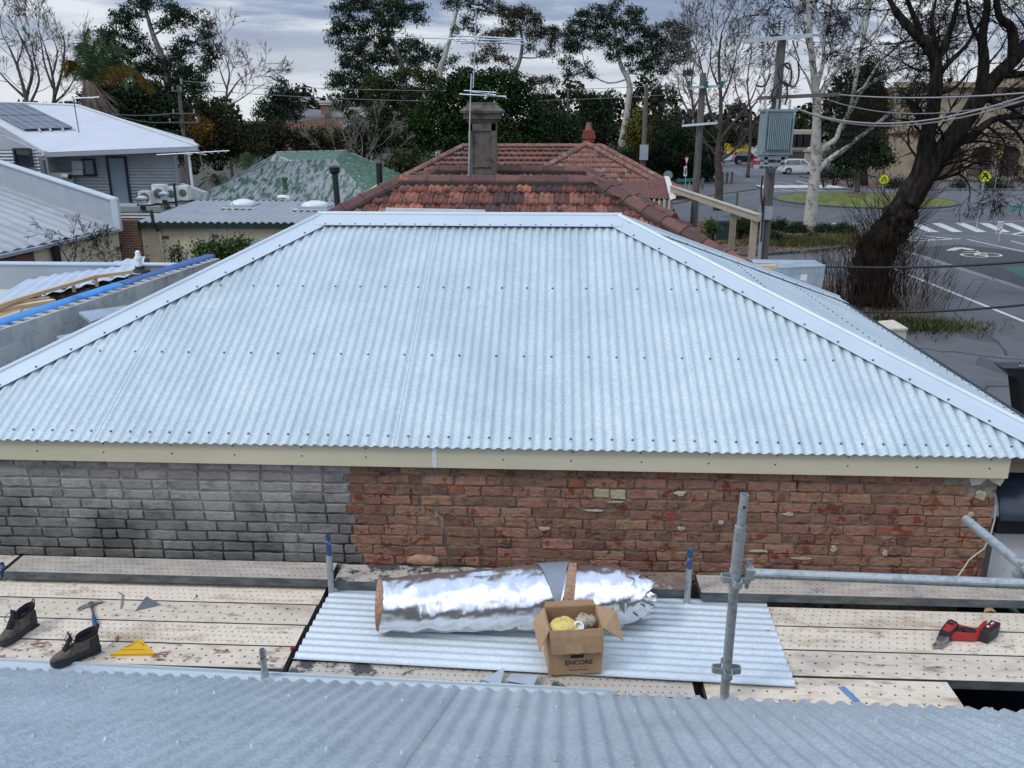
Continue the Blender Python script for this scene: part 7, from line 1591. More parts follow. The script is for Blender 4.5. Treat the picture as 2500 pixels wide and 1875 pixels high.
# ================================================================ trees and shrubs
import numpy as np
def leafmat(name, c0, c1, c2, rough=.6, trans=.25):
    m = bpy.data.materials.new(name); m.use_nodes = True; nt = m.node_tree; N = nt.nodes.new; L = nt.links.new; b = nt.nodes['Principled BSDF']; b.inputs['Roughness'].default_value = .8; b.inputs['Specular IOR Level'].default_value = .12
    g = N('ShaderNodeNewGeometry'); n = N('ShaderNodeTexNoise'); n.inputs['Scale'].default_value = .55; n.inputs['Detail'].default_value = 6; n.inputs['Roughness'].default_value = .75; L(g.outputs['Position'],n.inputs['Vector'])
    ad = N('ShaderNodeMath'); ad.operation = 'ADD'; L(n.outputs['Fac'],ad.inputs[0]); mu = N('ShaderNodeMath'); mu.operation = 'MULTIPLY_ADD'; L(g.outputs['Random Per Island'],mu.inputs[0]); mu.inputs[1].default_value = .34; mu.inputs[2].default_value = -.17; L(mu.outputs[0],ad.inputs[1])
    cr = N('ShaderNodeValToRGB'); L(ad.outputs[0],cr.inputs[0]); e = cr.color_ramp.elements; e[0].position = .34; e[0].color = (*c0,1); e[1].position = .68; e[1].color = (*c2,1); x = e.new(.5); x.color = (*c1,1)
    L(cr.outputs[0],b.inputs['Base Color'])
    MAT[name] = m
leafmat('gum_leaf',(.010,.022,.013),(.020,.040,.022),(.046,.076,.036))
leafmat('gum_leaf_brown',(.022,.024,.013),(.045,.046,.022),(.085,.075,.034))
leafmat('fig_leaf',(.006,.018,.006),(.012,.034,.009),(.040,.075,.014))
leafmat('wattle_leaf',(.016,.028,.010),(.034,.050,.016),(.075,.090,.026))
leafmat('dark_leaf',(.009,.019,.010),(.018,.036,.016),(.042,.066,.026))
leafmat('brown_leaf',(.014,.017,.009),(.028,.032,.015),(.058,.054,.024))
leafmat('orange_leaf',(.06,.040,.010),(.14,.085,.016),(.22,.12,.02))
leafmat('yellow_leaf',(.06,.065,.010),(.10,.10,.016),(.15,.14,.025))
leafmat('shrub_leaf',(.020,.040,.012),(.045,.080,.022),(.090,.13,.040))
leafmat('palm_leaf',(.026,.052,.024),(.055,.095,.040),(.10,.145,.060))
leafmat('palm_orange',(.06,.055,.012),(.13,.085,.016),(.20,.11,.02))
leafmat('grass_leaf',(.045,.055,.018),(.085,.095,.030),(.13,.12,.05))
leafmat('leaf_litter',(.08,.05,.03),(.15,.10,.06),(.24,.17,.11))
mat('bark_gum', [(.14,.125,.11),(.24,.22,.20),(.10,.09,.08)], 2.5, .9, bump=.3, stretch=(1,1,.3))
mat('bark_white', [(.34,.33,.29),(.46,.45,.40),(.28,.27,.235)], 2.6, .85, bump=.3, bscale=8, spots=((.20,.19,.15), 3.2, .56, .03), spots2=((.12,.115,.095), 5, .64, .04))
mat('bark_dark', [(.008,.007,.006),(.020,.017,.0145),(.042,.036,.031)], 4, .95, bump=1.0, bscale=9, stretch=(2,2,.45), spec=.1)
mat('bark_grey', [(.06,.052,.046),(.11,.095,.085)], 3, .95, bump=.4, spec=.1)
mat('twig_grey', [(.085,.072,.066),(.13,.112,.102)], 3, .95, spec=.1)
mat('twig_dark', [(.012,.010,.009),(.028,.023,.020)], 3, .95, spec=.1)
mat('twig_pale', [(.19,.165,.14),(.26,.23,.20)], 3, .95)
mat('palm_trunk', [(.08,.065,.05),(.13,.11,.09)], 5, .95, bump=.6)
mat('dead_frond', [(.11,.085,.065),(.18,.145,.115)], 8, .95)
mat('sucker', [(.026,.018,.015),(.055,.036,.028)], 2, .95, spec=.1)
def np_mesh(name, V, F, mt, parent=None, origin=None, nper=4):
    V = np.asarray(V,dtype=np.float32).reshape(-1,3)
    if parent is not None: o0 = wloc(parent)
    else: o0 = Vector(origin if origin is not None else (float(V[:,0].mean()),float(V[:,1].mean()),float(V[:,2].min())))
    V = V - np.array(o0,dtype=np.float32); F = np.asarray(F,dtype=np.int32).reshape(-1,nper); nf = len(F)
    me = bpy.data.meshes.new(name); me.vertices.add(len(V)); me.vertices.foreach_set('co',V.ravel()); me.loops.add(nf*nper); me.loops.foreach_set('vertex_index',F.ravel())
    me.polygons.add(nf); me.polygons.foreach_set('loop_start',np.arange(nf,dtype=np.int32)*nper); me.update(calc_edges=True); me.materials.append(MAT[mt])
    o = bpy.data.objects.new(name,me); COL.objects.link(o)
    if parent is not None: o.parent = parent
    else: o.location = o0
    return o
def leaf_quads(C, rng, ln, wd, droop=0.0, spread=1.0):
    """C: (N,3) leaf positions -> verts, faces of slim four-sided leaves"""
    N = len(C); d = rng.normal(size=(N,3)); d[:,2] -= droop*2.0; d /= np.linalg.norm(d,axis=1,keepdims=True)+1e-9
    u = rng.normal(size=(N,3)); s = np.cross(d,u); s /= np.linalg.norm(s,axis=1,keepdims=True)+1e-9
    L = (ln*rng.uniform(.6,1.35,(N,1))); Wd = (wd*rng.uniform(.7,1.3,(N,1)))
    V = np.stack([C-d*L*.5, C+s*Wd*.5, C+d*L*.5, C-s*Wd*.5],axis=1).reshape(-1,3)
    return V, np.arange(N*4).reshape(-1,4)
def seg_mesh(name, segs, mt, parent, sides=4):
    """segs: list of (p0,p1,r0,r1) -> one branch mesh"""
    if not segs: return None
    A = np.array([s[0] for s in segs],dtype=np.float64); B = np.array([s[1] for s in segs],dtype=np.float64); r0 = np.array([s[2] for s in segs])[:,None]; r1 = np.array([s[3] for s in segs])[:,None]
    d = B-A; d /= np.linalg.norm(d,axis=1,keepdims=True)+1e-9; h = np.where(np.abs(d[:,2:3])>.9,np.array([[1.,0,0]]),np.array([[0,0,1.]])); x = np.cross(d,h); x /= np.linalg.norm(x,axis=1,keepdims=True)+1e-9; y = np.cross(d,x)
    rings = []
    for P,r in ((A,r0),(B,r1)):
        for k in range(sides): a = 2*math.pi*k/sides; rings.append(P+x*math.cos(a)*r+y*math.sin(a)*r)
    V = np.stack(rings,axis=1).reshape(-1,3); n = len(segs); base = (np.arange(n)*2*sides)[:,None]
    F = np.concatenate([np.stack([base[:,0]+k,base[:,0]+(k+1)%sides,base[:,0]+sides+(k+1)%sides,base[:,0]+sides+k],axis=1) for k in range(sides)])
    return np_mesh(name,V,F,mt,parent)
def smooth_path(P, k=4):
    P = [Vector(p) for p in P]; out = []
    for i in range(len(P)-1):
        a,b,c,d = P[max(i-1,0)],P[i],P[i+1],P[min(i+2,len(P)-1)]
        for j in range(k):
            t = j/k; out.append(.5*((2*b)+(c-a)*t+(2*a-5*b+4*c-d)*t*t+(3*b-a-3*c+d)*t**3))
    out.append(P[-1]); return out
def limb(m, P, r0, r1, n=10, k=4, bump=0.0, seed=0):
    Q = smooth_path(P,k); L = len(Q); rs = [(r0+(r1-r0)*(i/(L-1))**.8)*(1+bump*noise.noise(Vector((i*.8,seed,0)))) for i in range(L)]
    m.tube(Q,rs,n); return Q, rs
RMIN = [.004]
def twigs(segs, p, d, L, r, depth, rnd, droop=0.0, wig=.25, split=(2,3), ang=.6, shrink=.68, up=0.0):
    r = max(r,RMIN[0]); p = Vector(p); d = Vector(d).normalized(); k = 3 if depth > 1 else 2; st = L/k; rr = r
    for i in range(k):
        d = (d+Vector((rnd.uniform(-wig,wig),rnd.uniform(-wig,wig),rnd.uniform(-wig,wig)-droop+up))).normalized(); q = p+d*st; r2 = max(rr*.84,RMIN[0]*.8)
        segs.append((tuple(p),tuple(q),rr,r2)); 
        if depth > 0 and i > 0 and rnd.random() < .75:
            a = d.orthogonal().normalized(); a = Matrix.Rotation(rnd.uniform(0,6.28),3,d) @ a
            twigs(segs,q,(d+a*rnd.uniform(.5,1.1)*ang*1.5),L*shrink*rnd.uniform(.6,1),r2*.62,depth-1,rnd,droop,wig,split,ang,shrink,up)
        p = q; rr = r2
    if depth > 0:
        for _ in range(rnd.randint(*split)):
            a = d.orthogonal().normalized(); a = Matrix.Rotation(rnd.uniform(0,6.28),3,d) @ a
            twigs(segs,p,(d+a*rnd.uniform(.3,1)*ang),L*shrink*rnd.uniform(.75,1.1),rr*.78,depth-1,rnd,droop,wig,split,ang,shrink,up)
def lobe_points(lobes, Y, rng, per, clump_r, depth=.9, fill=.55, leaf_area=.008, nleaf=26):
    """lobes: pixel ellipses (px,py,rx,ry[,dY]) -> clusters of leaf positions spread through ellipsoids"""
    pts = []; cl = []
    for lb in lobes:
        px,py,rx,ry = lb[:4]; dy = lb[4] if len(lb) > 4 else 0.0; c = gy(px,py,Y+dy); a = (gy(px+rx,py,Y+dy)-c).length; b = (gy(px,py+ry,Y+dy)-c).length; dd = depth*(a+b)/2
        n = max(4,int(per*math.pi*a*b/leaf_area/nleaf))
        q = rng.normal(size=(n,3)); q /= np.linalg.norm(q,axis=1,keepdims=True); q *= rng.uniform(fill**3,1,(n,1))**(1/3.); q *= rng.uniform(.8,1.12,(n,1))
        cl.append((c,np.array(c)+q*np.array([a,dd,b])))
    return cl
def leafy_tree(name, label, base, Y, trunk, lobes, leaf, bark, seed, per=2.2, clump=.55, nleaf=26, ln=.22, wd=.055, droop=.3, r0=.35, r1=.12, limbs=True, cat='tree', group=None, twig='twig_dark', flat=.62, fill=.6, limb_r=.09):
    rng = np.random.default_rng(seed); rnd = random.Random(seed); b = gy(base[0],base[1],Y); t = thing(name,(b.x,Y,0),label,cat,group)
    T = [Vector((b.x,Y,0))]+[gy(x,y,Y) for x,y in trunk]; m = MB(); Q,_ = limb(m,T,r0,r1,10,4,.08,seed)
    cl = lobe_points(lobes,Y,rng,per*1.75,clump,fill=fill,leaf_area=ln*wd*.5*1.5,nleaf=nleaf); segs = []; allp = []; rmin = Y*.00016
    nodes = [(q,limb_r*1.25) for q in Q[len(Q)//3:]]
    for c,P in sorted(cl,key=lambda e: min((q-e[0]).length for q in Q)):
        if limbs:
            s,rs_ = min(nodes,key=lambda n_: (n_[0]-c).length*(1.0 if n_[0].z < c.z-.3 else 1.7)+.4); rr = max(rs_*.72,rmin*1.5)
            mid = s.lerp(c,.5)+Vector((rnd.uniform(-.35,.35),rnd.uniform(-.35,.35),-.12*(c-s).length+rnd.uniform(-.2,.2))); q_,_ = limb(m,[s,mid,c],rr,max(rr*.6,rmin),6,3); nodes += [(q_[-1],rr*.75),(q_[len(q_)//2],rr*.85)]
            for p in P[::3]:
                p = Vector(p); segs.append((tuple(c),tuple(c.lerp(p,.55)+Vector((0,0,rnd.uniform(-.1,.25)))),rmin*1.3,rmin)); segs.append((segs[-1][1],tuple(p),rmin,rmin*.6))
        k = np.repeat(P,nleaf,axis=0); k = k+rng.normal(size=k.shape)*np.array([clump,clump,clump*flat])*.5; allp.append(k)
    m.build('trunk',bark,t,smooth=True); o_ = seg_mesh('branches',segs,twig,t,3)
    if o_: o_['kind'] = 'stuff'
    V,F = leaf_quads(np.concatenate(allp),rng,ln*1.1,wd*1.5,droop); np_mesh('crown',V,F,leaf,t); return t
def bare_tree(name, label, base, Y, boughs, bark, twig, seed, depth=3, step=1.2, tl=1.6, tr=.03, droop=0.0, up=.03, cat='tree', base_on=None, ang=.6, start=.3, density=1.0, wig=.25, z0=0.0, group=None, split=(2,3)):
    """boughs: list of (pixel path, r0, r1); the first is the trunk and starts at base"""
    rnd = random.Random(seed); RMIN[0] = Y*.00022; b = gy(base[0],base[1],Y); t = thing(name,(b.x,Y,z0),label,cat,group); m = MB(); segs = []
    for i,(path,r0,r1) in enumerate(boughs):
        P = [gy(x,y,Y+(q[0] if q else 0)) for x,y,*q in path]
        if i == 0: P = [Vector((P[0].x,Y,z0))]+P if P[0].z > z0+.2 else P
        Q,rs = limb(m,P,r0,r1,12 if i < 3 else 8,5,.12,seed+i); L = len(Q); acc = 0
        for j in range(1,L):
            acc += (Q[j]-Q[j-1]).length
            if j/L < start and i == 0: continue
            if acc > step/density:
                acc = 0; d = (Q[j]-Q[j-1]).normalized(); a = Matrix.Rotation(rnd.uniform(0,6.28),3,d) @ d.orthogonal().normalized()
                twigs(segs,Q[j],d*.6+a*rnd.uniform(.5,1.1)+Vector((0,0,.15)),tl*rnd.uniform(.6,1.25),max(tr,rs[j]*.22),depth,rnd,droop,wig,split,ang,.68,up)
        twigs(segs,Q[-1],(Q[-1]-Q[-2]),tl,rs[-1]*.9,depth,rnd,droop,wig,split,ang,.70,up)
    m.build('trunk',bark,t,smooth=True); seg_mesh('branches',segs,twig,t,3)['kind'] = 'stuff'; return t, len(segs)
def bush(name, label, lobes, Y, leaf, seed, per=2.0, clump=.4, nleaf=24, ln=.16, wd=.06, droop=0, cat='shrub', group=None, fill=.35, base_y=None, stems=True):
    rng = np.random.default_rng(seed); rnd = random.Random(seed); cl = lobe_points(lobes,Y,rng,per*2.2,clump,fill=fill,leaf_area=ln*wd*.5,nleaf=nleaf); c0 = cl[0][0]; t = thing(name,(c0.x,Y,0),label,cat,group); allp = []; segs = []
    for c,P in cl:
        P = P[P[:,2] > .05] if len(P) else P
        for p in P[::3]: segs.append((( c.x+(p[0]-c.x)*.2,c.y,max(0.0,c.z-1.2)),tuple(p),.03,.01))
        k = np.repeat(P,nleaf,axis=0); allp.append(k+rng.normal(size=k.shape)*clump*.5)
    A = np.concatenate(allp); A = A[A[:,2] > .02]
    V,F = leaf_quads(A,rng,ln,wd,droop); np_mesh('foliage',V,F,leaf,t)
    if stems: seg_mesh('stems',segs,'twig_dark',t,3)['kind'] = 'stuff'
    return t
# ---------------- left group
leafy_tree('gum_tree','tall open gum tree with dark clumps left of centre sky',(430,345),72,[(425,300),(410,200),(395,140),(372,80),(352,10)],
  [(268,75,26,24),(300,50,32,26),(330,20,34,22),(375,8,32,18),(420,28,32,24),(452,48,26,20),(408,62,30,18),(505,52,16,24),(500,92,22,24),(522,128,20,30),(508,152,22,18),(455,112,30,26),(420,140,34,22),(285,100,36,22),(330,92,30,18),(262,130,22,14),(310,135,34,16),(360,118,28,14),(380,160,36,22),(430,178,42,26),(478,178,34,24),(395,210,50,30),(450,225,44,32),(490,212,22,22),(430,275,50,40),(350,170,34,20)],
  'gum_leaf','bark_gum',11,per=2.3,clump=.55,nleaf=60,ln=.24,wd=.060,droop=.45,r0=.55,r1=.12,limb_r=.13)
leafy_tree('dense_tree','dense dark rounded tree below the palm',(320,360),60,[(318,300),(320,260)],[(255,228,48,28),(310,215,50,26),(360,232,48,30),(400,262,40,36),(210,245,22,22),(300,262,80,34),(370,300,60,36),(250,290,60,30),(420,310,40,40)],
  'dark_leaf','bark_dark',12,per=3.0,clump=.5,nleaf=28,ln=.20,wd=.10,droop=.1,limb_r=.06,r0=.4)
bare_tree('bare_tree','leafless tree at the far left above the solar panels',(75,330),58,[([(75,300),(62,235),(45,170),(20,110)],.22,.05),([(62,240),(80,170),(60,110),(42,75)],.12,.03),([(58,235),(20,200),(-15,160)],.11,.03),([(70,260),(95,200),(85,150),(78,110)],.10,.03),([(40,160),(55,110),(38,68)],.07,.02)],'twig_grey','twig_grey',21,depth=3,step=1.0,tl=1.7,tr=.028,up=.05)
bare_tree('bare_tree','second leafless tree just left of the palm',(130,330),60,[([(130,300),(133,230),(125,170),(108,110)],.20,.04),([(133,235),(150,180),(158,110),(148,80)],.12,.03),([(130,215),(110,160),(100,100)],.10,.03),([(135,250),(165,220),(185,185)],.09,.03),([(128,185),(140,130),(128,88)],.08,.02)],'twig_grey','twig_grey',22,depth=3,step=1.0,tl=1.7,tr=.028,up=.05)
bare_tree('bare_tree','thin leafless tree right of the tall left gum tree',(560,340),66,[([(555,300),(553,230),(560,180),(550,140)],.14,.03),([(553,240),(580,200),(598,185)],.09,.02),([(555,220),(540,180),(532,150)],.08,.02),([(556,260),(590,240),(625,215)],.07,.02)],'twig_grey','twig_grey',23,depth=3,step=1.0,tl=1.5,tr=.022,up=.04)
# palm
def palm():
    Y = 48.0; rnd = random.Random(4); rng = np.random.default_rng(4); b = gy(233,330,Y); t = thing('palm_tree',(b.x,Y,0),'wind-blown palm with orange fronds behind the white roof','palm'); m = MB(); top = gy(217,198,Y); limb(m,[Vector((b.x,Y,0)),gy(232,300,Y),gy(222,230,Y),top],.30,.26,12,4,.06,2); m.build('trunk','palm_trunk',t,smooth=True)
    fr = [([(217,198),(208,140),(205,95),(215,68)],'palm_leaf'),([(217,198),(222,140),(228,110),(240,95)],'palm_leaf'),([(217,198),(212,150),(200,120),(196,105)],'palm_leaf'),([(217,198),(240,150),(268,115),(300,118)],'palm_leaf'),([(217,198),(245,165),(285,135),(318,150)],'palm_leaf'),([(217,198),(230,150),(250,120),(272,98)],'palm_leaf'),
          ([(217,198),(190,160),(168,148),(154,165)],'palm_orange'),([(217,198),(200,172),(178,160),(158,182)],'palm_leaf'),([(217,198),(260,178),(320,172),(368,215)],'palm_orange'),([(217,198),(265,185),(330,185),(366,205)],'palm_orange'),([(217,198),(260,170),(300,160),(340,180)],'palm_orange'),([(217,198),(250,160),(290,150),(325,190)],'palm_leaf'),([(217,198),(255,180),(285,175),(310,205)],'palm_leaf'),([(217,198),(235,165),(262,140),(290,170)],'palm_leaf')]
    for i,(path,mt) in enumerate(fr):
        Q = smooth_path([gy(x,y,Y+rnd.uniform(-.6,.6)*(j/3)) for j,(x,y) in enumerate(path)],9); V = []; F = []; mm = MB(); mm.tube(Q,[.05*(1-j/len(Q))+.012 for j in range(len(Q))],5); o = mm.build('frond_rib',mt,t)
        for j in range(3,len(Q)):
            d = (Q[j]-Q[j-1]).normalized(); s = d.cross(Vector((0,1,0))).normalized(); f = j/len(Q); L = .72*(1-.55*abs(f-.45)*1.6)
            for sgn in (-1,1):
                for q in range(4):
                    p = Q[j-1].lerp(Q[j],q/4); w = (d*.55+s*sgn*rnd.uniform(.3,.7)+Vector((.12,rnd.uniform(-.5,.5),-.55))).normalized(); e = p+w*L*rnd.uniform(.7,1.1); k = w.cross(Vector((rnd.uniform(-1,1),1,.2))).normalized()*.022; n0 = len(V); V += [tuple(p-k),tuple(p+k),tuple(e+Vector((0,0,-.10))+k*.2),tuple(e+Vector((0,0,-.10))-k*.2)]; F.append((n0,n0+1,n0+2,n0+3))
        np_mesh('frond',V,F,mt,t)
    V = []; F = []                                                # dead skirt
    for i in range(220):
        a = rnd.uniform(0,6.28); p = top+Vector((math.cos(a)*.25,math.sin(a)*.25,rnd.uniform(-.6,.0))); e = p+Vector((math.cos(a)*rnd.uniform(.1,.9)+.35,math.sin(a)*.5,-rnd.uniform(.8,2.2))); k = Vector((rnd.uniform(.02,.06),.02,0)); n0 = len(V); V += [tuple(p-k),tuple(p+k),tuple(e+k*.3),tuple(e-k*.3)]; F.append((n0,n0+1,n0+2,n0+3))
    np_mesh('dead_fronds',V,F,'dead_frond',t)
palm()
leafy_tree('small_gum','small upright gum left of the distant brick house',(690,350),70,[(690,320),(688,270),(686,225)],[(685,205,14,16),(676,225,22,18),(700,235,20,18),(660,250,26,20),(690,258,26,20),(722,245,20,18),(640,270,22,18),(668,285,30,20),(712,280,24,20),(730,262,14,16)],'gum_leaf','bark_gum',13,per=2.4,clump=.42,nleaf=26,ln=.22,wd=.055,droop=.4,r0=.2,r1=.05,limb_r=.05)
# ---------------- centre group
leafy_tree('gum_tree','big spreading gum tree left of the chimney',(985,360),86,[(985,300),(985,200),(975,140),(950,80),(930,20)],
  [(845,30,34,30),(880,8,40,20),(930,15,44,24),(985,10,40,22),(1022,25,22,18),(835,72,26,22),(818,92,18,16),(870,62,36,24),(925,55,40,22),(975,50,34,20),(1030,45,18,14),(860,108,36,24),(910,100,40,24),(960,95,36,22),(890,145,40,24),(850,150,28,20),(935,140,40,22),(838,190,32,22),(880,185,34,24),(820,205,20,18),(845,228,26,20),(870,222,24,20),(825,252,14,20),(852,262,18,22),(890,240,20,18),(1005,110,28,20),(1050,125,30,18),(1075,150,18,22),(1030,150,26,20),(990,140,26,20),(860,285,14,14)],
  'gum_leaf','bark_gum',14,per=2.3,clump=.62,nleaf=60,ln=.27,wd=.065,droop=.5,r0=.6,r1=.12,limb_r=.15)
leafy_tree('gum_tree','slender pale-trunked gum right of the big spreading gum',(1068,330),84,[(1072,200),(1085,140),(1100,90),(1112,40),(1128,-5)],[(1105,12,22,18),(1140,5,26,16),(1130,45,22,14),(1165,28,26,16),(1120,75,16,12),(1108,140,14,10),(1155,70,20,12),(1180,8,24,14),(1120,165,20,12)],'gum_leaf','bark_white',15,per=1.7,clump=.55,nleaf=50,ln=.25,wd=.06,droop=.5,r0=.35,r1=.10,limb_r=.08)
leafy_tree('gum_tree','brownish gum with layered crown behind the antenna',(1250,330),98,[(1245,250),(1252,190),(1268,150),(1275,110),(1270,60)],[(1210,20,26,16),(1240,35,30,20),(1275,30,30,20),(1300,45,28,20),(1255,62,34,18),(1330,68,28,18),(1352,84,18,16),(1310,85,26,16),(1345,108,18,14),(1230,80,26,14),(1190,95,30,14),(1200,125,28,14),(1225,150,30,12),(1295,118,16,10),(1335,130,20,12),(1170,145,26,14),(1340,200,26,14),(1318,228,24,22),(1345,255,22,22),(1310,195,20,12)],'gum_leaf_brown','bark_gum',16,per=2.2,clump=.62,nleaf=60,ln=.26,wd=.06,droop=.4,r0=.4,r1=.12,limb_r=.10)
leafy_tree('olive_tree','olive green bushy tree left of the dark fig',(985,380),66,[(985,330),(975,290),(960,240)],[(910,205,34,22),(960,190,36,22),(1000,178,34,18),(1040,190,28,22),(940,235,40,26),(990,230,40,26),(1040,230,34,28),(920,272,34,26),(970,280,40,30),(1020,275,36,30),(900,305,24,22),(1060,200,18,16)],'wattle_leaf','bark_dark',17,per=2.6,clump=.5,nleaf=28,ln=.22,wd=.05,droop=.3,r0=.3,r1=.1,limb_r=.07)
leafy_tree('fig_tree','broad dense dark green fig behind the old chimney',(1170,400),54,[(1170,340),(1175,290)],[(1110,200,30,20),(1150,188,36,20),(1200,184,40,20),(1245,198,34,24),(1280,225,26,28),(1085,225,34,26),(1130,225,44,30),(1190,222,50,30),(1240,238,40,32),(1060,262,34,30),(1030,300,32,34),(1090,280,44,36),(1160,280,54,40),(1230,285,44,40),(1290,280,30,44),(1305,320,20,34),(1040,345,34,34),(1110,340,50,36),(1180,345,60,36),(1260,345,50,36)],'fig_leaf','bark_dark',18,per=3.2,clump=.42,nleaf=26,ln=.17,wd=.085,droop=.0,r0=.5,r1=.3,limb_r=.06,fill=.72)
leafy_tree('gum_tree','wide domed gum tree right of centre with pale forked trunk',(1512,420),92,[(1515,370),(1530,280),(1536,205),(1518,165),(1506,120),(1500,60)],
  [(1505,12,16,14),(1470,25,30,18),(1430,42,30,22),(1545,28,24,18),(1560,48,20,18),(1490,48,34,20),(1405,68,28,20),(1395,95,26,22),(1440,78,34,20),(1525,68,34,20),(1575,72,24,18),(1610,70,24,16),(1645,68,26,18),(1672,85,18,20),(1678,118,12,20),(1480,98,40,24),(1535,105,34,20),(1590,100,34,22),(1640,105,30,22),(1385,125,16,20),(1380,150,14,12),(1420,115,24,16),(1575,135,40,22),(1625,140,34,20),(1665,145,18,14),(1420,158,24,12),(1395,178,22,12),(1440,180,20,10),(1560,165,34,16),(1610,168,30,14),(1680,172,10,12),(1510,135,30,18)],
  'gum_leaf','bark_white',19,per=2.3,clump=.6,nleaf=60,ln=.26,wd=.065,droop=.45,r0=.45,r1=.14,limb_r=.13)
leafy_tree('dark_tree','dark tree under the domed gum, left of its trunk',(1440,420),80,[(1445,330),(1445,280)],[(1430,235,26,16),(1460,245,26,18),(1490,240,22,18),(1440,270,34,20),(1480,275,28,20),(1420,300,30,24),(1465,310,34,26)],'dark_leaf','bark_dark',41,per=2.4,clump=.5,nleaf=24,ln=.24,wd=.07,droop=.3,r0=.25,limb_r=.06)
leafy_tree('yellow_green_tree','yellow-green tree beside the grey timber pole',(1560,400),72,[(1560,350),(1560,300)],[(1562,280,14,18),(1552,305,22,22),(1570,315,18,22),(1548,330,24,24),(1566,345,18,20)],'yellow_leaf','bark_dark',42,per=2.8,clump=.42,nleaf=26,ln=.18,wd=.07,limb_r=.05,r0=.2)
# bare street trees right of the domed gum
bare_tree('bare_tree','bare street tree with pale forked trunk by the bollards',(1757,455),62,[([(1757,440),(1752,390),(1757,330),(1760,250),(1755,150),(1762,80)],.34,.05),([(1755,345),(1790,300),(1830,250),(1850,200)],.14,.03),([(1752,385),(1725,350),(1715,330)],.10,.03),([(1755,320),(1730,260),(1720,200),(1705,130)],.13,.03),([(1750,395),(1790,370),(1820,330),(1845,300)],.14,.03),([(1757,260),(1785,190),(1800,120)],.10,.03),([(1758,220),(1735,160),(1738,100)],.09,.02)],'bark_grey','twig_grey',24,depth=3,step=.9,tl=1.9,tr=.030,up=.05)
bare_tree('bare_tree','leafless tree behind the dark power pole',(1690,400),90,[([(1690,370),(1692,280),(1688,200),(1700,130)],.22,.04),([(1691,290),(1660,230),(1655,180)],.12,.03),([(1692,270),(1720,210),(1735,150)],.12,.03),([(1690,240),(1670,170),(1680,120)],.10,.03)],'twig_grey','twig_grey',25,depth=3,step=1.2,tl=2.0,tr=.035,up=.05)
bare_tree('bare_tree','leafless tree behind the transformer',(1830,400),96,[([(1830,370),(1832,280),(1825,200),(1835,120)],.22,.04),([(1832,290),(1800,230),(1790,160)],.12,.03),([(1830,270),(1865,220),(1880,170)],.12,.03)],'twig_grey','twig_grey',26,depth=3,step=1.2,tl=2.0,tr=.035,up=.05)
# ---------------- right group
leafy_tree('conifer','tall dark conifer between the plane tree and the elm',(2110,450),84,[(2110,400),(2115,300),(2118,200),(2122,150)],[(2122,150,16,18),(2112,175,24,20),(2132,190,22,20),(2098,205,28,22),(2125,215,32,24),(2085,235,28,22),(2120,245,40,26),(2150,235,20,22),(2075,265,30,22),(2115,275,44,28),(2158,270,20,24),(2070,300,34,24),(2130,305,44,28),(2060,335,34,26),(2120,340,50,30)],'brown_leaf','bark_dark',43,per=2.6,clump=.55,nleaf=26,ln=.22,wd=.06,droop=.2,r0=.4,r1=.08,limb_r=.07)
leafy_tree('round_tree','dark rounded tree on the roundabout lawn',(2093,490),69.5,[(2093,470),(2094,430),(2095,390)],[(2040,385,24,18),(2070,365,30,24),(2110,350,34,24),(2150,365,28,24),(2165,390,16,20),(2060,395,30,18),(2100,390,40,22),(2140,395,30,20),(2120,330,30,18),(2080,345,28,20)],'dark_leaf','bark_grey',44,per=3.0,clump=.45,nleaf=26,ln=.20,wd=.09,droop=.1,r0=.24,r1=.16,limb_r=.06)
plane, n1 = bare_tree('plane_tree','big plane tree with mottled white trunk right of the transformer',(1975,560),51.3,[([(1976,556),(1983,480),(1990,420),(1993,330),(1994,250),(1988,190),(1980,120),(1975,40),(1970,-40)],.40,.10),
  ([(1992,420),(2030,385),(2070,358),(2110,325),(2150,295),(2185,262),(2230,200),(2260,160)],.19,.05),([(1990,385),(2010,362),(2040,340),(2052,310),(2075,270),(2090,190),(2105,110),(2120,40),(2130,-20)],.18,.08),([(1995,250),(2020,205),(2055,150),(2085,100),(2110,40),(2125,-20)],.16,.05),([(1994,215),(2010,150),(2012,80),(2030,10),(2045,-40)],.13,.05),([(1988,200),(1975,110),(1950,50),(1935,0)],.10,.04),([(1990,240),(1975,200),(1968,185)],.10,.05),([(2055,315),(2100,230),(2150,150),(2190,115),(2240,70)],.12,.04),([(2085,230),(2140,195),(2165,178),(2215,165),(2250,150)],.10,.04),([(2105,110),(2150,60),(2180,0)],.10,.04),([(2012,80),(1990,20),(1985,-30)],.08,.03)],
  'bark_white','twig_dark',31,depth=4,step=.8,tl=1.6,tr=.022,droop=.02,up=.02,wig=.3,start=.5)
EY = gz(2130,745).y
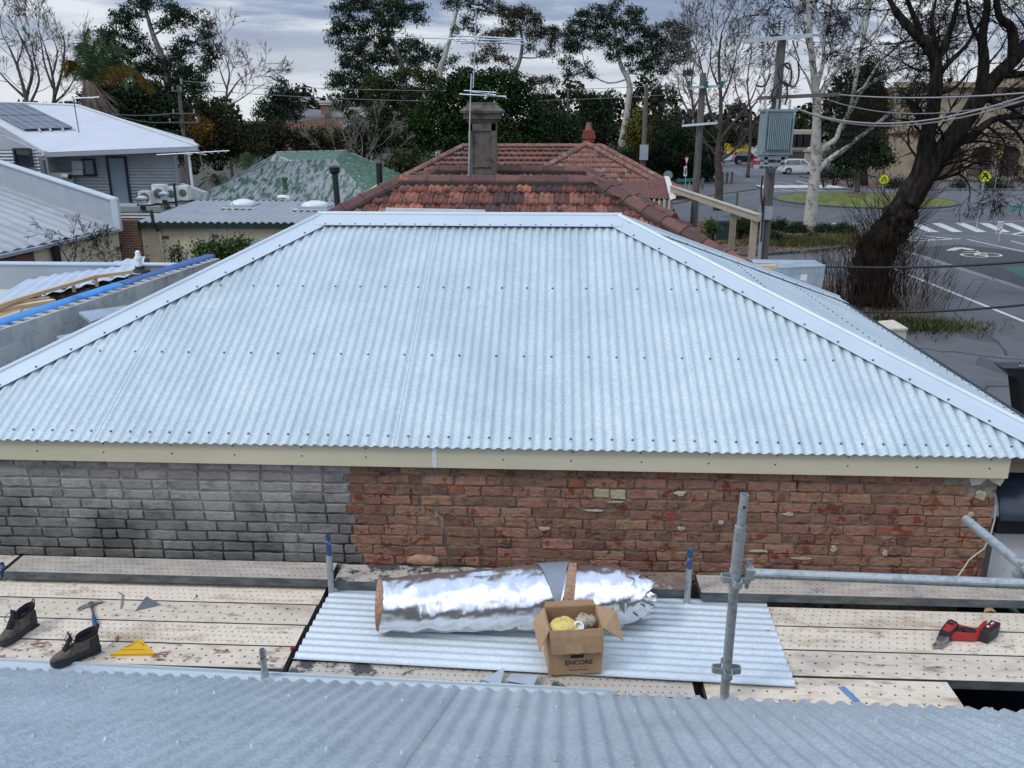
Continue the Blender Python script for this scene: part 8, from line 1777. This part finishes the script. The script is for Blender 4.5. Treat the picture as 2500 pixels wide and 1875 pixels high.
elm, n2 = bare_tree('elm_tree','massive dark leaning elm with burred trunk on the right',(2125,745),EY,[([(2122,735),(2124,690),(2132,640),(2150,590),(2178,545),(2215,480),(2244,432),(2262,395)],.64,.28),
  ([(2205,505),(2240,440),(2256,385),(2262,340),(2275,280),(2285,210),(2283,150),(2262,110),(2232,80),(2205,50),(2183,22)],.34,.11),([(2212,500),(2250,440),(2288,388),(2330,330),(2365,280),(2400,225),(2440,180),(2480,140),(2520,90)],.44,.18),([(2285,385),(2330,352),(2375,330),(2405,305),(2440,288),(2500,285)],.22,.08),([(2395,225),(2402,150),(2398,90),(2410,20),(2405,-40)],.22,.09),([(2475,140),(2470,70),(2440,40),(2430,-30)],.20,.09),([(2283,160),(2310,100),(2330,40),(2345,-30)],.15,.06),([(2258,110),(2235,50),(2215,0),(2200,-40)],.12,.05),([(2440,180),(2500,180),(2560,150)],.16,.06),([(2283,190),(2320,150),(2360,110),(2390,60)],.11,.04),([(2410,240),(2460,260),(2520,250)],.12,.05),([(2440,290),(2480,320),(2500,350)],.08,.03),([(2290,130),(2275,60),(2285,0)],.10,.04),([(2400,110),(2370,60),(2360,0)],.09,.04),([(2500,285),(2490,310),(2470,335)],.06,.02),([(2405,305),(2440,330),(2455,355)],.06,.02),([(2330,352),(2400,345),(2470,360)],.07,.02),([(2460,260),(2500,290),(2520,330)],.07,.02),([(2262,340),(2225,300),(2190,290)],.07,.02),([(2285,230),(2330,215),(2370,170)],.08,.03),([(2283,170),(2240,170),(2200,150)],.07,.02)],
  'bark_dark','twig_dark',32,depth=4,step=.62,tl=1.2,tr=.014,droop=.045,up=0,wig=.38,start=.75,ang=.75)
print('elm twigs',n1,n2)
# burrs and sucker shoots on the elm
def elm_suckers():
    rnd = random.Random(6); segs = []; RMIN[0] = .005
    b = gz(2122,750)
    for i in range(520):
        a = rnd.uniform(0,6.28); rr = abs(rnd.gauss(.9,.65)); p = Vector((b.x+math.cos(a)*rr*1.25+.2,b.y+math.sin(a)*rr,0)); h = rnd.uniform(.5,2.3)*max(.35,1-rr/4); d = Vector((rnd.gauss(0,.22)+(p.x-b.x)*.10,rnd.gauss(0,.22),1)).normalized(); twigs(segs,p,d,h,.012,1,rnd,0,.16,(1,2),.4,.6,.06)
    for i in range(260):                                              # shoots from the burred trunk
        f = rnd.random(); q = smooth_path([gy(x,y,EY) for x,y in ((2124,690),(2132,640),(2150,590),(2178,545),(2215,480))],6); c = q[int(f*(len(q)-1))]; a = rnd.uniform(0,6.28); o = Vector((math.cos(a),math.sin(a)-.3,rnd.uniform(-.3,.4))); p = c+o*.55; twigs(segs,p,o*.7+Vector((0,0,.9)),rnd.uniform(.4,1.2),.010,1,rnd,0,.2,(1,2),.5,.6,.05)
    seg_mesh('sucker_shoots',segs,'sucker',elm,3)['kind'] = 'stuff'
    m = MB()
    for i in range(46):
        f = rnd.random(); q = smooth_path([gy(x,y,EY) for x,y in ((2124,680),(2132,640),(2150,590),(2178,545),(2225,470))],6); c = q[int(f*(len(q)-1))]; a = rnd.uniform(0,6.28); r_ = rnd.uniform(.15,.34); m.blob(c+Vector((math.cos(a)*.44,math.sin(a)*.44,rnd.uniform(-.2,.2))),(r_,r_,r_*rnd.uniform(.8,1.3)),6,9,.22,i)
    m.build('burrs','bark_dark',elm,smooth=True)
elm_suckers()
# pale dry stems and grass at the tip of the elm bed
def stems(name,label,c,n,h,spread,mt,seed,r=.008,cat='shrub',bushy=1):
    rnd = random.Random(seed); c = Vector(c); t = thing(name,c,label,cat); segs = []; RMIN[0] = .006
    for i in range(n):
        a = rnd.uniform(0,6.28); rr = rnd.uniform(0,spread*.4); p = c+Vector((math.cos(a)*rr,math.sin(a)*rr,0)); d = Vector((math.cos(a)*rnd.uniform(.1,.7),math.sin(a)*rnd.uniform(.1,.7),1)); twigs(segs,p,d,h*rnd.uniform(.5,1.1),r,bushy,rnd,0,.15,(1,2),.4,.6,.02)
    seg_mesh('stem_tuft',segs,mt,t,3); return t
stems('dry_shrub','pale dry stems at the tip of the weedy elm bed',gz(2243,790),60,.9,.9,'twig_pale',3)
def tufts(m_c, n, rx, ry, h, mt, name, label, seed, wd=.02):
    rng = np.random.default_rng(seed); c = np.array(m_c); P = np.stack([c[0]+rng.normal(size=n)*rx,c[1]+rng.normal(size=n)*ry,np.full(n,.05)],axis=1); hh = h*rng.uniform(.5,1.2,(n,1)); d = np.concatenate([rng.normal(size=(n,2))*.5,np.ones((n,1))],axis=1)*hh; s = rng.normal(size=(n,3)); s[:,2] = 0; s /= np.linalg.norm(s,axis=1,keepdims=True); s *= wd
    V = np.stack([P-s,P+s,P+d+s*.1,P+d-s*.1],axis=1).reshape(-1,3); o = np_mesh(name,V,np.arange(n*4).reshape(-1,4),mt); tag(o,label,'grass',None,'stuff')
tufts(gz(2270,800),1500,.9,.45,.16,'grass_leaf','weed_grass','short weedy grass at the tip of the elm bed',8); tufts(gz(2170,800),900,1.0,.6,.22,'dark_leaf','weed_grass','dark weeds at the foot of the elm bed',9)
# garden bed planting: dark strappy shrubs and grass mounds
sp = [(1900,552,22,14,50,'dark dense shrub left of the plane trunk behind the pole'),(1945,560,26,14,49,'dark shrub at the left foot of the plane tree'),(2020,562,26,13,49,'dark shrub right of the plane tree foot'),(2060,560,24,14,48.5,'dark shrub at the right end of the bed'),(1925,592,28,13,45,'low dark shrub in the middle of the bed'),(1985,585,24,12,46,'low dark shrub in front of the plane trunk'),(1890,585,18,20,44.5,'dark shrub beside the transformer pole')]
for i,(x,y,rx,ry,Y,lab) in enumerate(sp): bush('garden_shrub',lab,[(x,y,rx,ry),(x-rx*.5,y+4,rx*.6,ry*.8),(x+rx*.5,y+5,rx*.6,ry*.7)],Y,'dark_leaf',100+i,per=3.2,clump=.22,nleaf=22,ln=.26,wd=.035,group='shrubs in the plane tree bed')
tufts(gz(1990,600),2600,2.0,.55,.42,'grass_leaf','grass_mounds','olive grass mounds along the kerb of the plane tree bed',10); tufts(gz(2080,590),900,1.0,.9,.40,'grass_leaf','grass_mounds','yellowish grass at the right end of the plane tree bed',12); tufts(gz(1910,604),900,.8,.4,.35,'grass_leaf','grass_mounds','grass tufts beside the transformer pole in the bed',13)
rng = np.random.default_rng(77); n = 5200; P = np.stack([rng.uniform(6,16.5,n),rng.uniform(41.2,54,n),np.full(n,.12)],axis=1); V,F = leaf_quads(P,rng,.14,.09); tag(np_mesh('leaf_litter',V,F,'leaf_litter'),'brown fallen leaves over the plane tree bed','leaves',None,'stuff')
for i,(x,y,rx,ry,Y,lab) in enumerate([(1808,548,36,14,46,'dark strappy plant behind the green cabinet, right'),(1835,535,26,14,48,'dark shrub between pergola posts'),(1735,555,14,18,44,'spiky shrub left of the green cabinet'),(1710,575,14,8,41,'small shrub by the tiled roof hip')]): bush('garden_shrub',lab,[(x,y,rx,ry),(x+rx*.4,y+6,rx*.6,ry)],Y,'shrub_leaf' if i else 'dark_leaf',120+i,per=3.0,clump=.24,nleaf=22,ln=.26,wd=.035,group='shrubs behind the pergola')
# hedges and dark masses behind the houses
H = [('dark_hedge','dark leafy mass behind the bollards left of the bare street tree',[(1700,390,34,30),(1735,400,26,28),(1665,440,30,20),(1720,430,30,20),(1745,375,20,24)],90,'dark_leaf'),('brown_tree','brownish tree mass behind the bare street trees',[(1690,300,30,30),(1725,310,30,30),(1770,320,26,26),(1800,340,26,22),(1840,335,26,24)],118,'brown_leaf'),
     ('dark_hedge','dark hedge left of the street signs',[(1500,390,50,34),(1560,380,44,40),(1610,385,40,40),(1650,400,36,34),(1600,430,50,24),(1540,430,44,24),(1690,420,30,30)],88,'dark_leaf'),
     ('dark_hedge','tall dark hedge mass behind the give way sign',[(1630,310,36,36),(1670,330,34,40),(1610,345,40,34),(1700,360,34,36),(1655,370,44,30),(1740,350,26,36)],86,'dark_leaf'),
     ('brown_tree','dark brownish tree behind the clad house antenna',[(510,260,34,30),(540,300,36,34),(500,320,36,40),(560,340,40,36),(600,360,40,30),(530,370,50,30),(470,380,36,30)],56,'brown_leaf'),
     ('dark_shrub','dark shrubbery below the distant brick house',[(620,320,36,26),(680,330,44,26),(740,335,40,24),(800,340,40,22),(860,335,40,26),(650,355,50,22),(760,358,56,18),(850,362,44,18),(600,350,34,24)],62,'brown_leaf'),
     ('dark_shrub','dark green shrub mass right of the distant brick house',[(880,310,30,26),(920,325,40,30),(970,340,40,28),(900,355,44,22),(1000,360,40,24)],58,'dark_leaf'),
     ('olive_shrub','olive shrub above the left end of the tiled roof',[(985,395,34,22),(1030,400,34,20),(960,415,30,18),(1010,425,40,16),(1065,410,26,22)],44,'wattle_leaf'),
     ('dark_shrub','dark shrub behind the far tiled roof ridge',[(1330,300,36,34),(1380,310,36,34),(1340,345,44,24),(1400,340,40,24),(1300,345,30,20),(1260,350,40,18)],64,'dark_leaf'),
     ('dark_hedge','low dark hedge below the conifer',[(2040,420,26,16),(2080,425,30,14),(2015,425,20,12)],80,'dark_leaf'),
     ('dark_shrub','dark clipped shrub before the iron fence',[(2340,458,22,13),(2320,462,14,10)],82,'dark_leaf'),('dark_shrub','dark shrub at the right walking sign post',[(2420,456,26,12),(2450,458,20,10)],82,'dark_leaf'),('dark_shrub','low shrub left of the elm on the far verge',[(2195,448,18,12),(2175,452,14,9)],82,'dark_leaf'),
     ('orange_shrub','orange-tinged shrub beside the pole behind the clad house',[(475,300,14,18),(495,310,16,16),(480,330,16,14)],53,'orange_leaf')]
for i,(nm,lab,lo_,Y,lf) in enumerate(H): bush(nm,lab,lo_,Y,lf,140+i,per=2.6,clump=.5,nleaf=26,ln=.24,wd=.08,cat='shrub' if 'hedge' not in nm else 'hedge')
bare_tree('bare_shrub','bare grey branching shrub behind the green roof',(880,420),46,[([(880,420),(870,380),(845,345),(835,315)],.05,.015),([(880,410),(905,370),(925,335)],.05,.015),([(880,415),(850,390),(800,375)],.04,.01),([(880,415),(915,390),(945,375)],.04,.01),([(880,405),(885,360),(880,330)],.04,.01)],'twig_pale','twig_pale',51,depth=3,step=.5,tl=.8,tr=.012,up=.02,cat='shrub',z0=2.0)
bare_tree('bare_shrub','bare twiggy shrub in front of the left cream brick wall',(172,660),19.5,[([(172,662),(168,640),(150,610),(138,600)],.016,.006),([(172,655),(185,625),(182,600)],.014,.005),([(172,655),(205,635),(222,618)],.012,.004),([(172,655),(195,640),(205,610)],.012,.004)],'twig_dark','twig_dark',52,depth=3,step=.16,tl=.34,tr=.005,up=.02,cat='shrub',z0=.0)
bare_tree('bare_shrub','second bare twiggy shrub left of the brown brick pier',(265,660),19.5,[([(265,662),(262,645),(250,630)],.014,.005),([(265,655),(285,635),(298,628)],.012,.004),([(265,655),(275,640),(270,620)],.012,.004)],'twig_dark','twig_dark',53,depth=3,step=.16,tl=.30,tr=.005,up=.02,cat='shrub',z0=.0)
bush('leafy_shrub','bright leafy shrub beyond the end of the block wall',[(500,612,26,20),(540,612,28,20),(520,632,36,16),(575,600,18,16),(560,625,24,16),(595,590,12,12)],15.2,'shrub_leaf',170,per=4.0,clump=.16,nleaf=20,ln=.075,wd=.034,fill=.3)
bush('leafy_shrub','small upright leafy sprigs left of the bright shrub',[(430,612,7,14),(420,622,8,10),(438,625,8,10)],15.6,'shrub_leaf',171,per=2.2,clump=.12,nleaf=14,ln=.075,wd=.03,fill=.3)
# young palm fronds left of the green roof
def fan(name,label,px,py,Y,seed,n=9,L=1.6):
    rnd = random.Random(seed); c = gy(px,py,Y); t = thing(name,(c.x,Y,0),label,'palm'); V = []; F = []; m = MB(); m.tube([(c.x,Y,0),c],.08,6); m.build('stem','palm_trunk',t)
    for i in range(n):
        a = math.pi*(.05+.9*i/(n-1)); d = Vector((math.cos(a),rnd.uniform(-.4,.4),math.sin(a)*.8+.1)).normalized()
        Q = [c,c+d*L*.5,c+d*L+Vector((0,0,-.35))]; Q = smooth_path(Q,6)
        for j in range(1,len(Q)):
            s = (Q[j]-Q[j-1]).normalized().cross(Vector((0,1,0))).normalized()
            for sg in (-1,1):
                for q in range(2):
                    p = Q[j-1].lerp(Q[j],q/2); e = p+s*sg*.20+Vector((0,0,-.15))+(Q[j]-Q[j-1])*1.2; k = Vector((.0,.0,.014)); n0 = len(V); V += [tuple(p-k),tuple(p+k),tuple(e+k*.2),tuple(e-k*.2)]; F.append((n0,n0+1,n0+2,n0+3))
    np_mesh('fronds',V,F,'palm_leaf',t)
fan('young_palm','yellow-green young palm behind the left of the green roof',600,405,42,5,9,1.05); fan('young_palm','small drooping palm at the left corner of the green roof',530,445,40,7,7,.8)
# far belt of trees closing the view
def belt():
    rng = np.random.default_rng(5); A = []
    for X in np.arange(-150,190,4.5):
        h = 9.0+2.5*math.sin(X*.13)+2.0*math.sin(X*.37+1)+rng.uniform(-1,1); c = np.array([X,168+rng.uniform(-6,6),h*.55]); n = 900; q = rng.normal(size=(n,3)); q /= np.linalg.norm(q,axis=1,keepdims=True); A.append(c+q*np.array([3.6,3.0,h*.52])*rng.uniform(.6,1.05,(n,1)))
    A = np.concatenate(A); A = A[A[:,2] > .1]; V,F = leaf_quads(A,rng,1.1,.6); tag(np_mesh('far_trees',V,F,'brown_leaf'),'far-off belt of trees closing the street','trees',None,'stuff')
belt()
